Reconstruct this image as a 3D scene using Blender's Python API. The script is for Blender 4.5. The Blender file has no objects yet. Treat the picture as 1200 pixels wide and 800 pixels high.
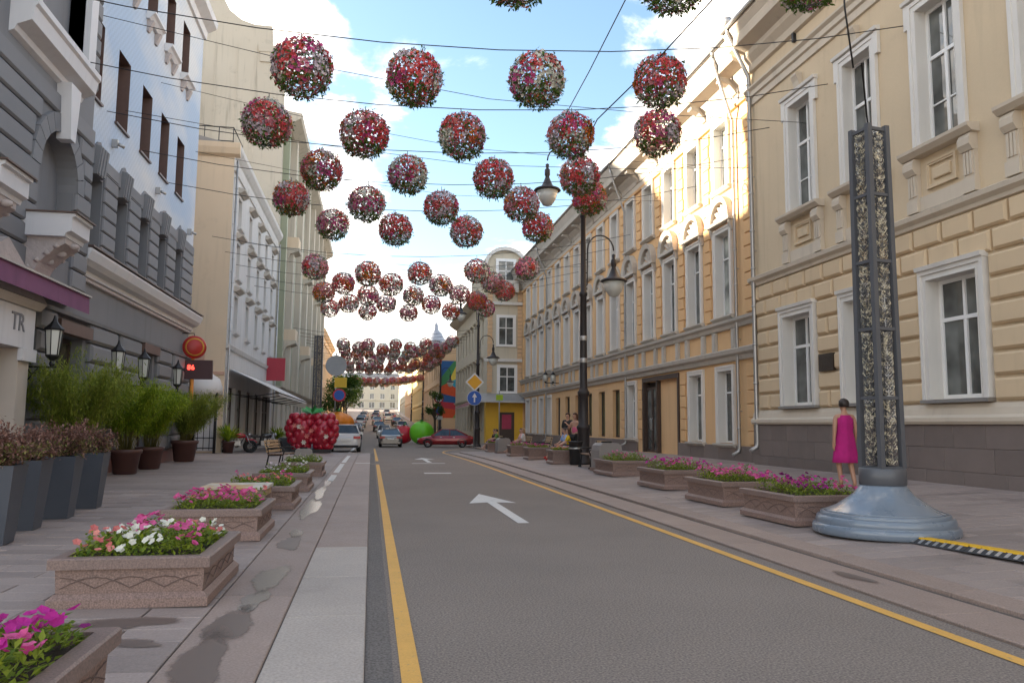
import bpy, bmesh, math, random
from mathutils import Vector, Matrix
R = math.radians
rnd = random.Random(7)
scene = bpy.context.scene
C = scene.collection

# ---------------------------------------------------------------- camera
F, CX, CY, CAMZ = 925.0, 600.0, 400.0, 1.5
YAW, PITCH, ROLL = 0.1747389, 0.1058910, 0.008
_f = Vector((math.sin(YAW)*math.cos(PITCH), math.cos(YAW)*math.cos(PITCH), math.sin(PITCH)))
_r = _f.cross(Vector((0, 0, 1))).normalized(); _u = _r.cross(_f)
RT = _r*math.cos(ROLL) + _u*math.sin(ROLL); UP = -_r*math.sin(ROLL) + _u*math.cos(ROLL)
cam_data = bpy.data.cameras.new('camera'); cam = bpy.data.objects.new('camera', cam_data); C.objects.link(cam)
cam.matrix_world = Matrix(((RT.x, UP.x, -_f.x, 0), (RT.y, UP.y, -_f.y, 0), (RT.z, UP.z, -_f.z, CAMZ), (0, 0, 0, 1)))
cam_data.sensor_width = 36; cam_data.lens = 36*F/1200; cam_data.clip_end = 3000; cam_data.clip_start = .05
scene.camera = cam

# ---------------------------------------------------------------- sky, sun, exposure
SUN_AZ = Vector((-.912, .41, 0)).normalized(); SUN_EL = R(16)
sun_dir = Vector((SUN_AZ.x*math.cos(SUN_EL), SUN_AZ.y*math.cos(SUN_EL), math.sin(SUN_EL)))
w = bpy.data.worlds.new('World'); scene.world = w; w.use_nodes = True
nt = w.node_tree; nt.nodes.clear()
def N(t, **k):
    n = nt.nodes.new(t)
    for a, b in k.items(): setattr(n, a, b)
    return n
sky = N('ShaderNodeTexSky', sky_type='NISHITA', sun_disc=False, sun_elevation=SUN_EL, altitude=150, dust_density=1.2, ozone_density=2.0)
sky.sun_rotation = math.atan2(sun_dir.x, sun_dir.y)
tc = N('ShaderNodeTexCoord'); sep = N('ShaderNodeSeparateXYZ')
nt.links.new(tc.outputs['Generated'], sep.inputs[0])
def M_(op, a, b=None, clamp=False):
    n = N('ShaderNodeMath', operation=op, use_clamp=clamp)
    for i, v in enumerate((a, b)):
        if v is None: continue
        if isinstance(v, (int, float)): n.inputs[i].default_value = v
        else: nt.links.new(v, n.inputs[i])
    return n.outputs[0]
zc = M_('ADD', M_('MAXIMUM', sep.outputs[2], 0.0), 0.22)
comb = N('ShaderNodeCombineXYZ')
nt.links.new(M_('DIVIDE', sep.outputs[0], zc), comb.inputs[0]); nt.links.new(M_('DIVIDE', sep.outputs[1], zc), comb.inputs[1])
comb.inputs[2].default_value = 11.3
no = N('ShaderNodeTexNoise'); no.inputs['Scale'].default_value = 2.3; no.inputs['Detail'].default_value = 9; no.inputs['Roughness'].default_value = .56; no.inputs['Distortion'].default_value = .25
nt.links.new(comb.outputs[0], no.inputs['Vector'])
# more cloud towards the horizon (clouds stack up along the line of sight)
hz = M_('MULTIPLY', M_('POWER', M_('SUBTRACT', 1.0, M_('MAXIMUM', sep.outputs[2], 0.0)), 4.0), .17)
dens = M_('ADD', no.outputs['Fac'], hz)
ramp = N('ShaderNodeMapRange'); ramp.interpolation_type = 'SMOOTHSTEP'
ramp.inputs['From Min'].default_value = .505; ramp.inputs['From Max'].default_value = .64
nt.links.new(dens, ramp.inputs['Value'])
no2 = N('ShaderNodeTexNoise'); no2.inputs['Scale'].default_value = 5.5; no2.inputs['Detail'].default_value = 6
nt.links.new(comb.outputs[0], no2.inputs['Vector'])
cr = N('ShaderNodeValToRGB'); cr.color_ramp.elements[0].position = .36; cr.color_ramp.elements[1].position = .66
cr.color_ramp.elements[0].color = (3.5, 3.35, 3.2, 1); cr.color_ramp.elements[1].color = (9.8, 8.6, 7.3, 1)
nt.links.new(no2.outputs['Fac'], cr.inputs[0])
tint = N('ShaderNodeMix', data_type='RGBA', blend_type='MULTIPLY'); tint.inputs[0].default_value = 1
tint.inputs[7].default_value = (.84, .83, .76, 1)
nt.links.new(sky.outputs[0], tint.inputs[6])
mx = N('ShaderNodeMix', data_type='RGBA')
nt.links.new(ramp.outputs[0], mx.inputs[0]); nt.links.new(tint.outputs[2], mx.inputs[6]); nt.links.new(cr.outputs[0], mx.inputs[7])
bg = N('ShaderNodeBackground'); bg.inputs['Strength'].default_value = .10
nt.links.new(mx.outputs[2], bg.inputs[0])
wo = N('ShaderNodeOutputWorld'); nt.links.new(bg.outputs[0], wo.inputs[0])
sl = bpy.data.lights.new('sun', 'SUN'); sl.energy = 5.0; sl.angle = R(.6); sl.color = (1, .86, .66)
so = bpy.data.objects.new('sun', sl); C.objects.link(so); so.location = (-40, 40, 60)
so.rotation_euler = sun_dir.to_track_quat('Z', 'Y').to_euler()
vs = scene.view_settings
vs.view_transform = 'Standard'; vs.look = 'None'; vs.gamma = 1; vs.use_curve_mapping = False; vs.exposure = 2.52

# ---------------------------------------------------------------- pixel -> direction helpers (photo pixels, 1200 x 800)
def ray(x, y): return _f + RT*((x-CX)/F) - UP*((y-CY)/F)
EYE = Vector((0, 0, CAMZ))
def on_ground(x, y, z=0.0):
    d = ray(x, y); return EYE + d*((z-CAMZ)/d.z)
def on_wall(x, y, X):
    d = ray(x, y); return EYE + d*(X/d.x)
def at_depth(x, y, Y):
    d = ray(x, y); return EYE + d*(Y/d.y)

# ---------------------------------------------------------------- materials
MATS = {}
def new_mat(name):
    m = bpy.data.materials.new(name); m.use_nodes = True; MATS[name] = m
    n = m.node_tree; b = n.nodes['Principled BSDF']
    return m, n, b
def mat(name, col, rough=.8, var=.12, scale=3.0, fine=40.0, fvar=.0, bump=.15, bscale=60.0, metal=0.0, rand=0.0, streak=0.0, col2=None, c2scale=1.0, c2lo=.45, c2hi=.62, spec=.5, emit=None, coat=0.0, trans=0.0, rvar=0.0, grime=0.0):
    """stucco / stone / paint: base colour with broad patches, fine grain, rain streaks, per-piece variation and bump"""
    m, n, b = new_mat(name)
    L = n.links.new
    def nd(t, **k):
        x = n.nodes.new(t)
        for a, v in k.items(): setattr(x, a, v)
        return x
    geo = nd('ShaderNodeNewGeometry')
    def noise(sc, det=4, vec=None, rough_=.55):
        t = nd('ShaderNodeTexNoise'); t.inputs['Scale'].default_value = sc; t.inputs['Detail'].default_value = det; t.inputs['Roughness'].default_value = rough_
        L(vec or geo.outputs['Position'], t.inputs['Vector']); return t.outputs['Fac']
    def mth(op, a, c):
        t = nd('ShaderNodeMath', operation=op)
        for i, v in enumerate((a, c)):
            if isinstance(v, (int, float)): t.inputs[i].default_value = v
            else: L(v, t.inputs[i])
        return t.outputs[0]
    cur = None
    base = nd('ShaderNodeRGB'); base.outputs[0].default_value = (*col, 1); cur = base.outputs[0]
    if col2:
        mr = nd('ShaderNodeMapRange', interpolation_type='SMOOTHSTEP'); mr.inputs['From Min'].default_value = c2lo; mr.inputs['From Max'].default_value = c2hi
        L(noise(c2scale, 6), mr.inputs['Value'])
        mi = nd('ShaderNodeMix', data_type='RGBA'); L(mr.outputs[0], mi.inputs[0]); L(cur, mi.inputs[6]); mi.inputs[7].default_value = (*col2, 1); cur = mi.outputs[2]
    val = 1.0
    if var: val = mth('ADD', 1-var, mth('MULTIPLY', noise(scale, 5), 2*var))
    if fvar: val = mth('MULTIPLY', val, mth('ADD', 1-fvar, mth('MULTIPLY', noise(fine, 2), 2*fvar)))
    if streak:
        mp = nd('ShaderNodeMapping'); mp.inputs['Scale'].default_value = (3.0, 3.0, .22); L(geo.outputs['Position'], mp.inputs[0])
        mr = nd('ShaderNodeMapRange', interpolation_type='SMOOTHSTEP'); mr.inputs['From Min'].default_value = .5; mr.inputs['From Max'].default_value = .78
        mr.inputs['To Min'].default_value = 1; mr.inputs['To Max'].default_value = 1-streak
        L(noise(1.0, 5, mp.outputs[0]), mr.inputs['Value']); val = mth('MULTIPLY', val, mr.outputs[0])
    if grime:
        mr = nd('ShaderNodeMapRange', interpolation_type='SMOOTHSTEP'); mr.inputs['From Min'].default_value = .56; mr.inputs['From Max'].default_value = .75
        mr.inputs['To Min'].default_value = 1; mr.inputs['To Max'].default_value = 1-grime
        L(noise(.9, 8, None, .7), mr.inputs['Value']); val = mth('MULTIPLY', val, mr.outputs[0])
    if rand:
        oi = nd('ShaderNodeObjectInfo'); val = mth('MULTIPLY', val, mth('ADD', 1-rand, mth('MULTIPLY', oi.outputs['Random'], 2*rand)))
    if not isinstance(val, float):
        vm = nd('ShaderNodeVectorMath', operation='SCALE'); L(cur, vm.inputs[0]); L(val, vm.inputs['Scale']); cur = vm.outputs[0]
    L(cur, b.inputs['Base Color'])
    b.inputs['Roughness'].default_value = rough; b.inputs['Metallic'].default_value = metal; b.inputs['Specular IOR Level'].default_value = spec
    if rvar: L(mth('ADD', rough-rvar, mth('MULTIPLY', noise(2.2, 5), 2*rvar)), b.inputs['Roughness'])
    if coat: b.inputs['Coat Weight'].default_value = coat; b.inputs['Coat Roughness'].default_value = .05
    if emit: b.inputs['Emission Color'].default_value = (*emit[0], 1); b.inputs['Emission Strength'].default_value = emit[1]
    if bump:
        bp = nd('ShaderNodeBump'); bp.inputs['Strength'].default_value = bump; bp.inputs['Distance'].default_value = .02
        L(noise(bscale, 4), bp.inputs['Height']); L(bp.outputs[0], b.inputs['Normal'])
    return m
def leaf_mat(name, col, col2, trans=.35, rough=.55):
    m, n, b = new_mat(name); L = n.links.new
    geo = n.nodes.new('ShaderNodeNewGeometry')
    cr_ = n.nodes.new('ShaderNodeMix'); cr_.data_type = 'RGBA'
    L(geo.outputs['Random Per Island'], cr_.inputs[0]); cr_.inputs[6].default_value = (*col, 1); cr_.inputs[7].default_value = (*col2, 1)
    L(cr_.outputs[2], b.inputs['Base Color']); b.inputs['Roughness'].default_value = rough; b.inputs['Specular IOR Level'].default_value = .3
    t = n.nodes.new('ShaderNodeBsdfTranslucent'); L(cr_.outputs[2], t.inputs[0])
    ms = n.nodes.new('ShaderNodeMixShader'); ms.inputs[0].default_value = trans
    L(b.outputs[0], ms.inputs[1]); L(t.outputs[0], ms.inputs[2]); L(ms.outputs[0], n.nodes['Material Output'].inputs[0])
    return m
def glass_mat(name, col, rough=.03, wob=.06):
    m, n, b = new_mat(name); L = n.links.new
    b.inputs['Base Color'].default_value = (*col, 1); b.inputs['Roughness'].default_value = rough; b.inputs['Specular IOR Level'].default_value = .8
    g = n.nodes.new('ShaderNodeNewGeometry'); t = n.nodes.new('ShaderNodeTexNoise'); t.inputs['Scale'].default_value = .9
    L(g.outputs['Position'], t.inputs['Vector']); bp = n.nodes.new('ShaderNodeBump'); bp.inputs['Strength'].default_value = wob; bp.inputs['Distance'].default_value = .3
    L(t.outputs['Fac'], bp.inputs['Height']); L(bp.outputs[0], b.inputs['Normal'])
    # hint of a dim interior: blinds and furniture as soft uneven tone
    t2 = n.nodes.new('ShaderNodeTexNoise'); t2.inputs['Scale'].default_value = 1.3; L(g.outputs['Position'], t2.inputs['Vector'])
    mr = n.nodes.new('ShaderNodeMapRange'); mr.inputs['From Min'].default_value = .35; mr.inputs['From Max'].default_value = .7; mr.inputs['To Min'].default_value = .5; mr.inputs['To Max'].default_value = 1.8
    L(t2.outputs['Fac'], mr.inputs['Value']); vm = n.nodes.new('ShaderNodeVectorMath'); vm.operation = 'SCALE'; vm.inputs[0].default_value = col; L(mr.outputs[0], vm.inputs['Scale']); L(vm.outputs[0], b.inputs['Base Color'])
    return m

# ---------------------------------------------------------------- mesh builder
class MB:
    def __init__(s): s.v = []; s.f = []; s.m = []; s.mats = []; s.sm = []
    def mi(s, m):
        if m is None: return 0
        if m not in s.mats: s.mats.append(m)
        return s.mats.index(m)
    def add(s, vs, fs, m=None, smooth=False):
        o = len(s.v); s.v += [tuple(p) for p in vs]; k = s.mi(m)
        for f in fs: s.f.append(tuple(i+o for i in f)); s.m.append(k); s.sm.append(smooth)
    def quad(s, a, b, c, d, m=None): s.add([a, b, c, d], [(0, 1, 2, 3)], m)
    def box(s, x0, x1, y0, y1, z0, z1, m=None):
        s.add([(x0, y0, z0), (x1, y0, z0), (x1, y1, z0), (x0, y1, z0), (x0, y0, z1), (x1, y0, z1), (x1, y1, z1), (x0, y1, z1)],
              [(0, 3, 2, 1), (4, 5, 6, 7), (0, 1, 5, 4), (1, 2, 6, 5), (2, 3, 7, 6), (3, 0, 4, 7)], m)
    def block(s, x0, x1, z0, z1, d, c=.03, y=0.0, m=None):
        """raised facade block: front face (towards -y) bevelled by c, standing d proud of the plane y"""
        s.add([(x0, y, z0), (x1, y, z0), (x1, y, z1), (x0, y, z1), (x0, y-d+c, z0), (x1, y-d+c, z0), (x1, y-d+c, z1), (x0, y-d+c, z1),
               (x0+c, y-d, z0+c), (x1-c, y-d, z0+c), (x1-c, y-d, z1-c), (x0+c, y-d, z1-c)],
              [(0, 1, 5, 4), (1, 2, 6, 5), (2, 3, 7, 6), (3, 0, 4, 7), (4, 5, 9, 8), (5, 6, 10, 9), (6, 7, 11, 10), (7, 4, 8, 11), (8, 9, 10, 11)], m)
    def slab(s, x0, x1, y0, y1, z0, z1, c=.01, m=None):
        """box with its top edge bevelled"""
        s.add([(x0, y0, z0), (x1, y0, z0), (x1, y1, z0), (x0, y1, z0), (x0, y0, z1-c), (x1, y0, z1-c), (x1, y1, z1-c), (x0, y1, z1-c),
               (x0+c, y0+c, z1), (x1-c, y0+c, z1), (x1-c, y1-c, z1), (x0+c, y1-c, z1)],
              [(0, 3, 2, 1), (0, 1, 5, 4), (1, 2, 6, 5), (2, 3, 7, 6), (3, 0, 4, 7), (4, 5, 9, 8), (5, 6, 10, 9), (6, 7, 11, 10), (7, 4, 8, 11), (8, 9, 10, 11)], m)
    def prof(s, pts, u0, u1, m=None, y=0.0, cap=True):
        """extrude a (d, z) outline along x; d = outwards (-y). outline listed from bottom to top, closed against the wall"""
        n = len(pts); o = [(u0, y-d, z) for d, z in pts] + [(u1, y-d, z) for d, z in pts]
        fs = [(i, i+n, i+1+n, i+1) for i in range(n-1)]
        fs = [(a, b, c, d) for a, b, c, d in fs]
        if cap: fs += [tuple(range(n)), tuple(reversed(range(n, 2*n)))]
        s.add(o, fs, m)
    def tube(s, pts, r, n=6, m=None, cap=True, smooth=True):
        pts = [Vector(p) for p in pts]; rs = r if isinstance(r, (list, tuple)) else [r]*len(pts)
        vs = []; prev = None
        for i, p in enumerate(pts):
            t = ((pts[min(i+1, len(pts)-1)] - pts[max(i-1, 0)])).normalized()
            if prev is None:
                a = Vector((0, 0, 1)) if abs(t.z) < .9 else Vector((1, 0, 0)); e1 = t.cross(a).normalized()
            else: e1 = (prev - t*prev.dot(t)).normalized()
            prev = e1; e2 = t.cross(e1)
            for k in range(n):
                a = 2*math.pi*k/n; vs.append(p + (e1*math.cos(a) + e2*math.sin(a))*rs[i])
        fs = [(i*n+k, i*n+(k+1) % n, (i+1)*n+(k+1) % n, (i+1)*n+k) for i in range(len(pts)-1) for k in range(n)]
        if cap: fs += [tuple(reversed(range(n))), tuple(range((len(pts)-1)*n, len(pts)*n))]
        s.add(vs, fs, m, smooth)
    def lathe(s, prof, n=24, c=(0, 0), m=None, smooth=True, sx=1, sy=1, cap=True):
        """(r, z) outline from bottom to top round the vertical axis at c"""
        vs = []
        for r, z in prof:
            for k in range(n):
                a = 2*math.pi*k/n; vs.append((c[0]+r*sx*math.cos(a), c[1]+r*sy*math.sin(a), z))
        fs = [(i*n+k, i*n+(k+1) % n, (i+1)*n+(k+1) % n, (i+1)*n+k) for i in range(len(prof)-1) for k in range(n)]
        if cap: fs += [tuple(reversed(range(n))), tuple(range((len(prof)-1)*n, len(prof)*n))]
        s.add(vs, fs, m, smooth)
    def poly(s, outline, y0, y1, m=None):
        """extrude an (x, z) outline (counter-clockwise seen from -y) from y0 (front) to y1 (back)"""
        n = len(outline); vs = [(x, y0, z) for x, z in outline] + [(x, y1, z) for x, z in outline]
        fs = [tuple(range(n)), tuple(reversed(range(n, 2*n)))] + [(i, i+n, (i+1) % n+n, (i+1) % n) for i in range(n)]
        s.add(vs, fs, m)
    def openwall(s, u0, u1, z0, z1, ops, reveal=.25, m=None, y=0.0, rm=None):
        """flat wall in the plane y with rectangular openings and their reveals going in (+y)"""
        us = sorted({u0, u1, *[o[0] for o in ops], *[o[1] for o in ops]}); zs = sorted({z0, z1, *[o[2] for o in ops], *[o[3] for o in ops]})
        us = [u for u in us if u0-1e-6 <= u <= u1+1e-6]; zs = [z for z in zs if z0-1e-6 <= z <= z1+1e-6]
        for i in range(len(us)-1):
            run = None
            for j in range(len(zs)-1):
                cu, cz = (us[i]+us[i+1])/2, (zs[j]+zs[j+1])/2
                if any(o[0] < cu < o[1] and o[2] < cz < o[3] for o in ops):
                    if run is not None: s.quad((us[i], y, run), (us[i+1], y, run), (us[i+1], y, zs[j]), (us[i], y, zs[j]), m); run = None
                elif run is None: run = zs[j]
            if run is not None: s.quad((us[i], y, run), (us[i+1], y, run), (us[i+1], y, zs[-1]), (us[i], y, zs[-1]), m)
        for o in ops:
            a, b, c, d = o[:4]; k = rm or m; e = y+reveal
            s.quad((a, y, c), (a, e, c), (a, e, d), (a, y, d), k); s.quad((b, y, c), (b, y, d), (b, e, d), (b, e, c), k)
            s.quad((a, y, d), (a, e, d), (b, e, d), (b, y, d), k); s.quad((a, y, c), (b, y, c), (b, e, c), (a, e, c), k)
    def mesh(s, name, m=None):
        me = bpy.data.meshes.new(name); me.from_pydata(s.v, [], s.f)
        mats = s.mats or ([m] if m else [])
        for x in mats: me.materials.append(x)
        if len(mats) > 1: me.polygons.foreach_set('material_index', s.m)
        me.polygons.foreach_set('use_smooth', s.sm); me.update()
        return me
    def build(s, name, m=None, parent=None, loc=None, rz=0.0):
        return obj(name, s.mesh(name, m), parent, loc, rz)
def obj(name, me, parent=None, loc=None, rz=0.0):
    o = bpy.data.objects.new(name, me); C.objects.link(o)
    if parent is not None: o.parent = parent
    if loc is not None: o.location = loc
    if rz: o.rotation_euler = (0, 0, rz)
    return o
def tag(o, label, cat, group=None):
    o['label'] = label; o['category'] = cat
    if group: o['group'] = group
    return o
def struct(o): o['kind'] = 'structure'; return o
def stuff(o): o['kind'] = 'stuff'; return o
def thing(name, label, cat, loc=(0, 0, 0), rz=0.0, group=None):
    o = bpy.data.objects.new(name, None); C.objects.link(o); o.empty_display_size = .2
    o.location = loc; o.rotation_euler = (0, 0, rz); return tag(o, label, cat, group)
KIDS = {}
def copy_tree(o, loc=None, rz=None, label=None, parent=None):
    c = o.copy(); C.objects.link(c); c.parent = parent
    if loc is not None: c.location = loc
    if rz is not None: c.rotation_euler = (0, 0, rz)
    if label: c['label'] = label
    for ch in list(o.children): copy_tree(ch, parent=c)
    return c
def box_part(name, m, parent, *b):
    mb = MB(); mb.box(*b); return mb.build(name, m, parent)

# ---------------------------------------------------------------- ground profile along the street and across it
def sst(a, b, x):
    t = max(0.0, min(1.0, (x-a)/(b-a))); return t*t*(3-2*t)
def prof_y(y): return -.26*sst(28, 64, y) + max(0.0, y-92)*.034*sst(85, 150, y)
XL_WALL, XR_WALL = -7.4, 12.3
def lat(x):
    if x < -4: return .10
    if x < -1.2: return .055 + .045*(-1.2-x)/2.8
    if x < -.62: return .03 + .025*(-.62-x)/.58
    if x < 4.45: return 0.0
    if x < 5.38: return .035
    return .075 + .255*min(1, (x-5.38)/(12.3-5.38))
def gz(x, y): return lat(x) + prof_y(y)
# ================================================================ GROUND
asphalt = mat('asphalt', (.222, .184, .158), rough=.88, var=.20, scale=.45, fine=60, fvar=1.1, bump=.6, bscale=160, grime=.16, rvar=.08)
asphalt_d = mat('asphalt_dark', (.15, .132, .12), rough=.88, var=.15, scale=.9, fine=60, fvar=1.1, bump=.5, bscale=220)
paint_y = mat('yellow_line_paint', (.66, .36, .075), rough=.7, var=.14, scale=3, fine=90, fvar=.2, bump=.2, bscale=200, col2=(.36, .26, .13), c2scale=14, c2lo=.6, c2hi=.74)
paint_w = mat('white_line_paint', (.62, .60, .57), rough=.7, var=.12, scale=3, fine=90, fvar=.2, bump=.2, bscale=200, col2=(.25, .24, .23), c2scale=11, c2lo=.6, c2hi=.74)
concrete = mat('concrete_slab', (.385, .335, .295), rough=.85, var=.14, scale=1.4, fine=50, fvar=.4, bump=.2, bscale=150, rand=.05, grime=.18)
granite_pk = mat('pink_granite', (.275, .205, .172), rough=.62, var=.16, scale=1.2, fine=60, fvar=.5, bump=.1, bscale=200, rand=.07, grime=.22, rvar=.12)
joint = mat('joint_sand', (.105, .09, .08), rough=.95, var=.2, scale=5)
slab_m = mat('paving_slab', (.285, .228, .205), rough=.6, var=.14, scale=.8, fine=60, fvar=.35, bump=.08, bscale=170, rand=.17, grime=.25, rvar=.14)
far_ground = mat('earth', (.16, .15, .13), var=.2, scale=.2)
def paving_mat(name, col, colj, w, h):
    m, n, b = new_mat(name); L = n.links.new
    g = n.nodes.new('ShaderNodeNewGeometry'); t = n.nodes.new('ShaderNodeTexBrick')
    t.inputs['Color1'].default_value = (*[c*.86 for c in col], 1); t.inputs['Color2'].default_value = (*[c*1.1 for c in col], 1); t.inputs['Mortar'].default_value = (*colj, 1)
    t.inputs['Scale'].default_value = 1; t.inputs['Mortar Size'].default_value = .006; t.inputs['Brick Width'].default_value = w; t.inputs['Row Height'].default_value = h
    L(g.outputs['Position'], t.inputs['Vector'])
    no_ = n.nodes.new('ShaderNodeTexNoise'); no_.inputs['Scale'].default_value = .9; no_.inputs['Detail'].default_value = 8; L(g.outputs['Position'], no_.inputs['Vector'])
    mr = n.nodes.new('ShaderNodeMapRange'); mr.inputs['To Min'].default_value = .72; mr.inputs['To Max'].default_value = 1.25; L(no_.outputs['Fac'], mr.inputs['Value'])
    vm = n.nodes.new('ShaderNodeVectorMath'); vm.operation = 'SCALE'; L(t.outputs['Color'], vm.inputs[0]); L(mr.outputs[0], vm.inputs['Scale']); L(vm.outputs[0], b.inputs['Base Color'])
    b.inputs['Roughness'].default_value = .62
    return m
paving = paving_mat('far_paving', (.28, .224, .20), (.11, .10, .09), .9, .33)
YS = [-8, -2, 4, 8, 12, 16, 20, 24, 28] + list(range(31, 67, 3)) + list(range(70, 156, 5)) + list(range(160, 421, 20))
def strip(name, xz, ya, yb, m, parent=None):
    ys = [ya] + [y for y in YS if ya < y < yb] + [yb]; mb = MB(); n = len(xz)
    mb.add([(x, y, z+prof_y(y)) for y in ys for x, z in xz], [(i*n+k, i*n+k+1, (i+1)*n+k+1, (i+1)*n+k) for i in range(len(ys)-1) for k in range(n-1)])
    return mb.build(name, m, parent)
mb = MB(); mb.quad((-900, -300, -1.2), (900, -300, -1.2), (900, 1700, -1.2), (-900, 1700, -1.2)); struct(mb.build('ground', far_ground))
road = struct(strip('road', [(0.0, 0), (4.46, 0)], -8, 45, asphalt))
struct(strip('road_far', [(-3.2, 0), (7.7, 0)], 45, 420, asphalt))
mb = MB(); mb.add([(x, y, gz(3, y)+.004) for y in [-8, 4, 12, 20, 28, 34, 40, 45] for x in (0.004, .17)], [(2*i, 2*i+1, 2*i+3, 2*i+2) for i in range(7)]); mb.build('asphalt_seam', asphalt_d, road)
# pavements: bed plus slabs that can be told apart near the camera
pl = struct(strip('pavement_left', [(-16, .082), (-4, .082), (-1.2, .037)], -8, 17.96, joint))
struct(strip('pavement_left_far', [(-16, .10), (-4, .10), (-1.2, .055)], 17.96, 45, paving)); struct(strip('pavement_left_far', [(-16, .10), (-3.2, .10)], 45, 420, paving))
kerb_far = struct(strip('kerb', [(-3.2, -.2), (-3.19, .105), (-3.4, .106), (-3.41, -.2)], 45, 200, granite_pk))
RX0, RX1 = 5.40, 12.7
pr = struct(strip('pavement_right', [(RX0, .06), (RX1, .06+.255*(RX1-RX0)/6.92)], -8, 16.62, joint))
struct(strip('pavement_right_far', [(RX0, .076), (RX1, .076+.255*(RX1-RX0)/6.92)], 16.62, 46, paving)); struct(strip('pavement_right_far', [(7.7, .10), (RX1, .33)], 46, 420, paving))
kr = struct(strip('kerb', [(7.69, -.2), (7.70, .105), (7.9, .106)], 46, 200, granite_pk))
def visible_x(x, y, z=0):
    d = Vector((x, y, z)) - EYE; k = d.dot(_f)
    return -9999 if k < .3 else CX + F*d.dot(RT)/k
sw, sh = .9, .33; tilt_r = math.atan(.255/6.92)
def slab_mesh(w_, l_):
    m_ = MB(); m_.slab(.006, w_-.006, .006, l_-.006, -.03, 0, .006); return m_.mesh('paving_slab', slab_m)
full, half = slab_mesh(sw, sh), slab_mesh(sw/2, sh)
rest_l, rest_r = MB(), MB()
n = 0
for j in range(-24, 42):
    y = 4.1 + j*sh; x = -1.2; first = j % 2
    while x > -7.3 and n < 300:
        wd = sw/2 if first else sw; me = half if first else full; first = 0
        if not (visible_x(x, y, .1) > -20 and y > 4.0):
            a, b = lat(x-wd), lat(x); g = .006; rest_l.add([(x-wd+g, y+g, a-.03), (x-g, y+g, b-.03), (x-g, y+sh-g, b-.03), (x-wd+g, y+sh-g, a-.03), (x-wd+g, y+g, a), (x-g, y+g, b), (x-g, y+sh-g, b), (x-wd+g, y+sh-g, a)], [(4, 5, 6, 7), (0, 1, 5, 4), (1, 2, 6, 5), (2, 3, 7, 6), (3, 0, 4, 7)])
        else:
            o = obj('paving_slab', me, pl, (x-wd, y, lat(x-wd) + rnd.uniform(-.002, .002))); o.rotation_euler = (0, .0161 if x > -4 else 0, 0); n += 1
        x -= wd
n = 0
for j in range(-28, 34):
    y = 5.4 + j*sh; x = RX0; first = j % 2
    while x < 12.2 and n < 300:
        wd = sw/2 if first else sw; me = half if first else full; first = 0
        if not (-50 < visible_x(x, y, .1) < 1240 and y > 5.3):
            a, b = lat(x)+.003, lat(x+wd)+.003; g = .006; rest_r.add([(x+g, y+g, a-.03), (x+wd-g, y+g, b-.03), (x+wd-g, y+sh-g, b-.03), (x+g, y+sh-g, a-.03), (x+g, y+g, a), (x+wd-g, y+g, b), (x+wd-g, y+sh-g, b), (x+g, y+sh-g, a)], [(4, 5, 6, 7), (0, 1, 5, 4), (1, 2, 6, 5), (2, 3, 7, 6), (3, 0, 4, 7)])
        else:
            o = obj('paving_slab', me, pr, (x, y, .078 + (x-RX0)*.255/6.92 + rnd.uniform(-.002, .002))); o.rotation_euler = (0, -tilt_r, 0); n += 1
        x += wd
stuff(rest_l.build('paving_slabs', slab_m, pl)); stuff(rest_r.build('paving_slabs', slab_m, pr))
# left edge: concrete slabs beside the asphalt, then the sloping granite gutter
ed = struct(strip('edge_strip', [(-1.2, .035), (-.62, .008), (0.0, .008)], -8, 45, joint))
def quadslab(name, m, parent, x0, x1, z0, z1, ya, yb, c=.008):
    mm = MB(); pa, pb = prof_y(ya), prof_y(yb); g = .004
    mm.add([(x0+g, ya+g, z0-.05+pa), (x1-g, ya+g, z1-.05+pa), (x1-g, yb-g, z1-.05+pb), (x0+g, yb-g, z0-.05+pb), (x0+g, ya+g, z0-c+pa), (x1-g, ya+g, z1-c+pa), (x1-g, yb-g, z1-c+pb), (x0+g, yb-g, z0-c+pb),
            (x0+g+c, ya+g+c, z0+pa), (x1-g-c, ya+g+c, z1+pa), (x1-g-c, yb-g-c, z1+pb), (x0+g+c, yb-g-c, z0+pb)],
           [(0, 1, 5, 4), (1, 2, 6, 5), (2, 3, 7, 6), (3, 0, 4, 7), (4, 5, 9, 8), (5, 6, 10, 9), (6, 7, 11, 10), (7, 4, 8, 11), (8, 9, 10, 11)])
    return mm.build(name, m, parent)
y = 1.6
while y < 45:
    L_ = 1.62 if y < 9 else 2.4
    if y < 10 <= y+L_: L_ = 10.0-y
    quadslab('edge_slab', concrete if y < 9.9 else granite_pk, ed, -.62, 0.0, .022, .022, y, min(y+L_, 45)); y += L_
y = 1.0
while y < 45:
    quadslab('gutter_stone', granite_pk, ed, -1.2, -.62, .053, .028, y, min(y+3.1, 45)); y += 3.1
# right edge: granite band, groove, kerb stones
er = struct(strip('edge_strip', [(4.455, .012), (5.40, .02)], -8, 46, joint))
y = 2.0
while y < 46:
    quadslab('edge_slab', granite_pk, er, 4.46, 5.02, .03, .034, y, min(y+1.9, 46))
    quadslab('kerb_stone', granite_pk, er, 5.10, 5.40, .062, .082, y+.6, min(y+2.5, 46)); y += 1.9
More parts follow.
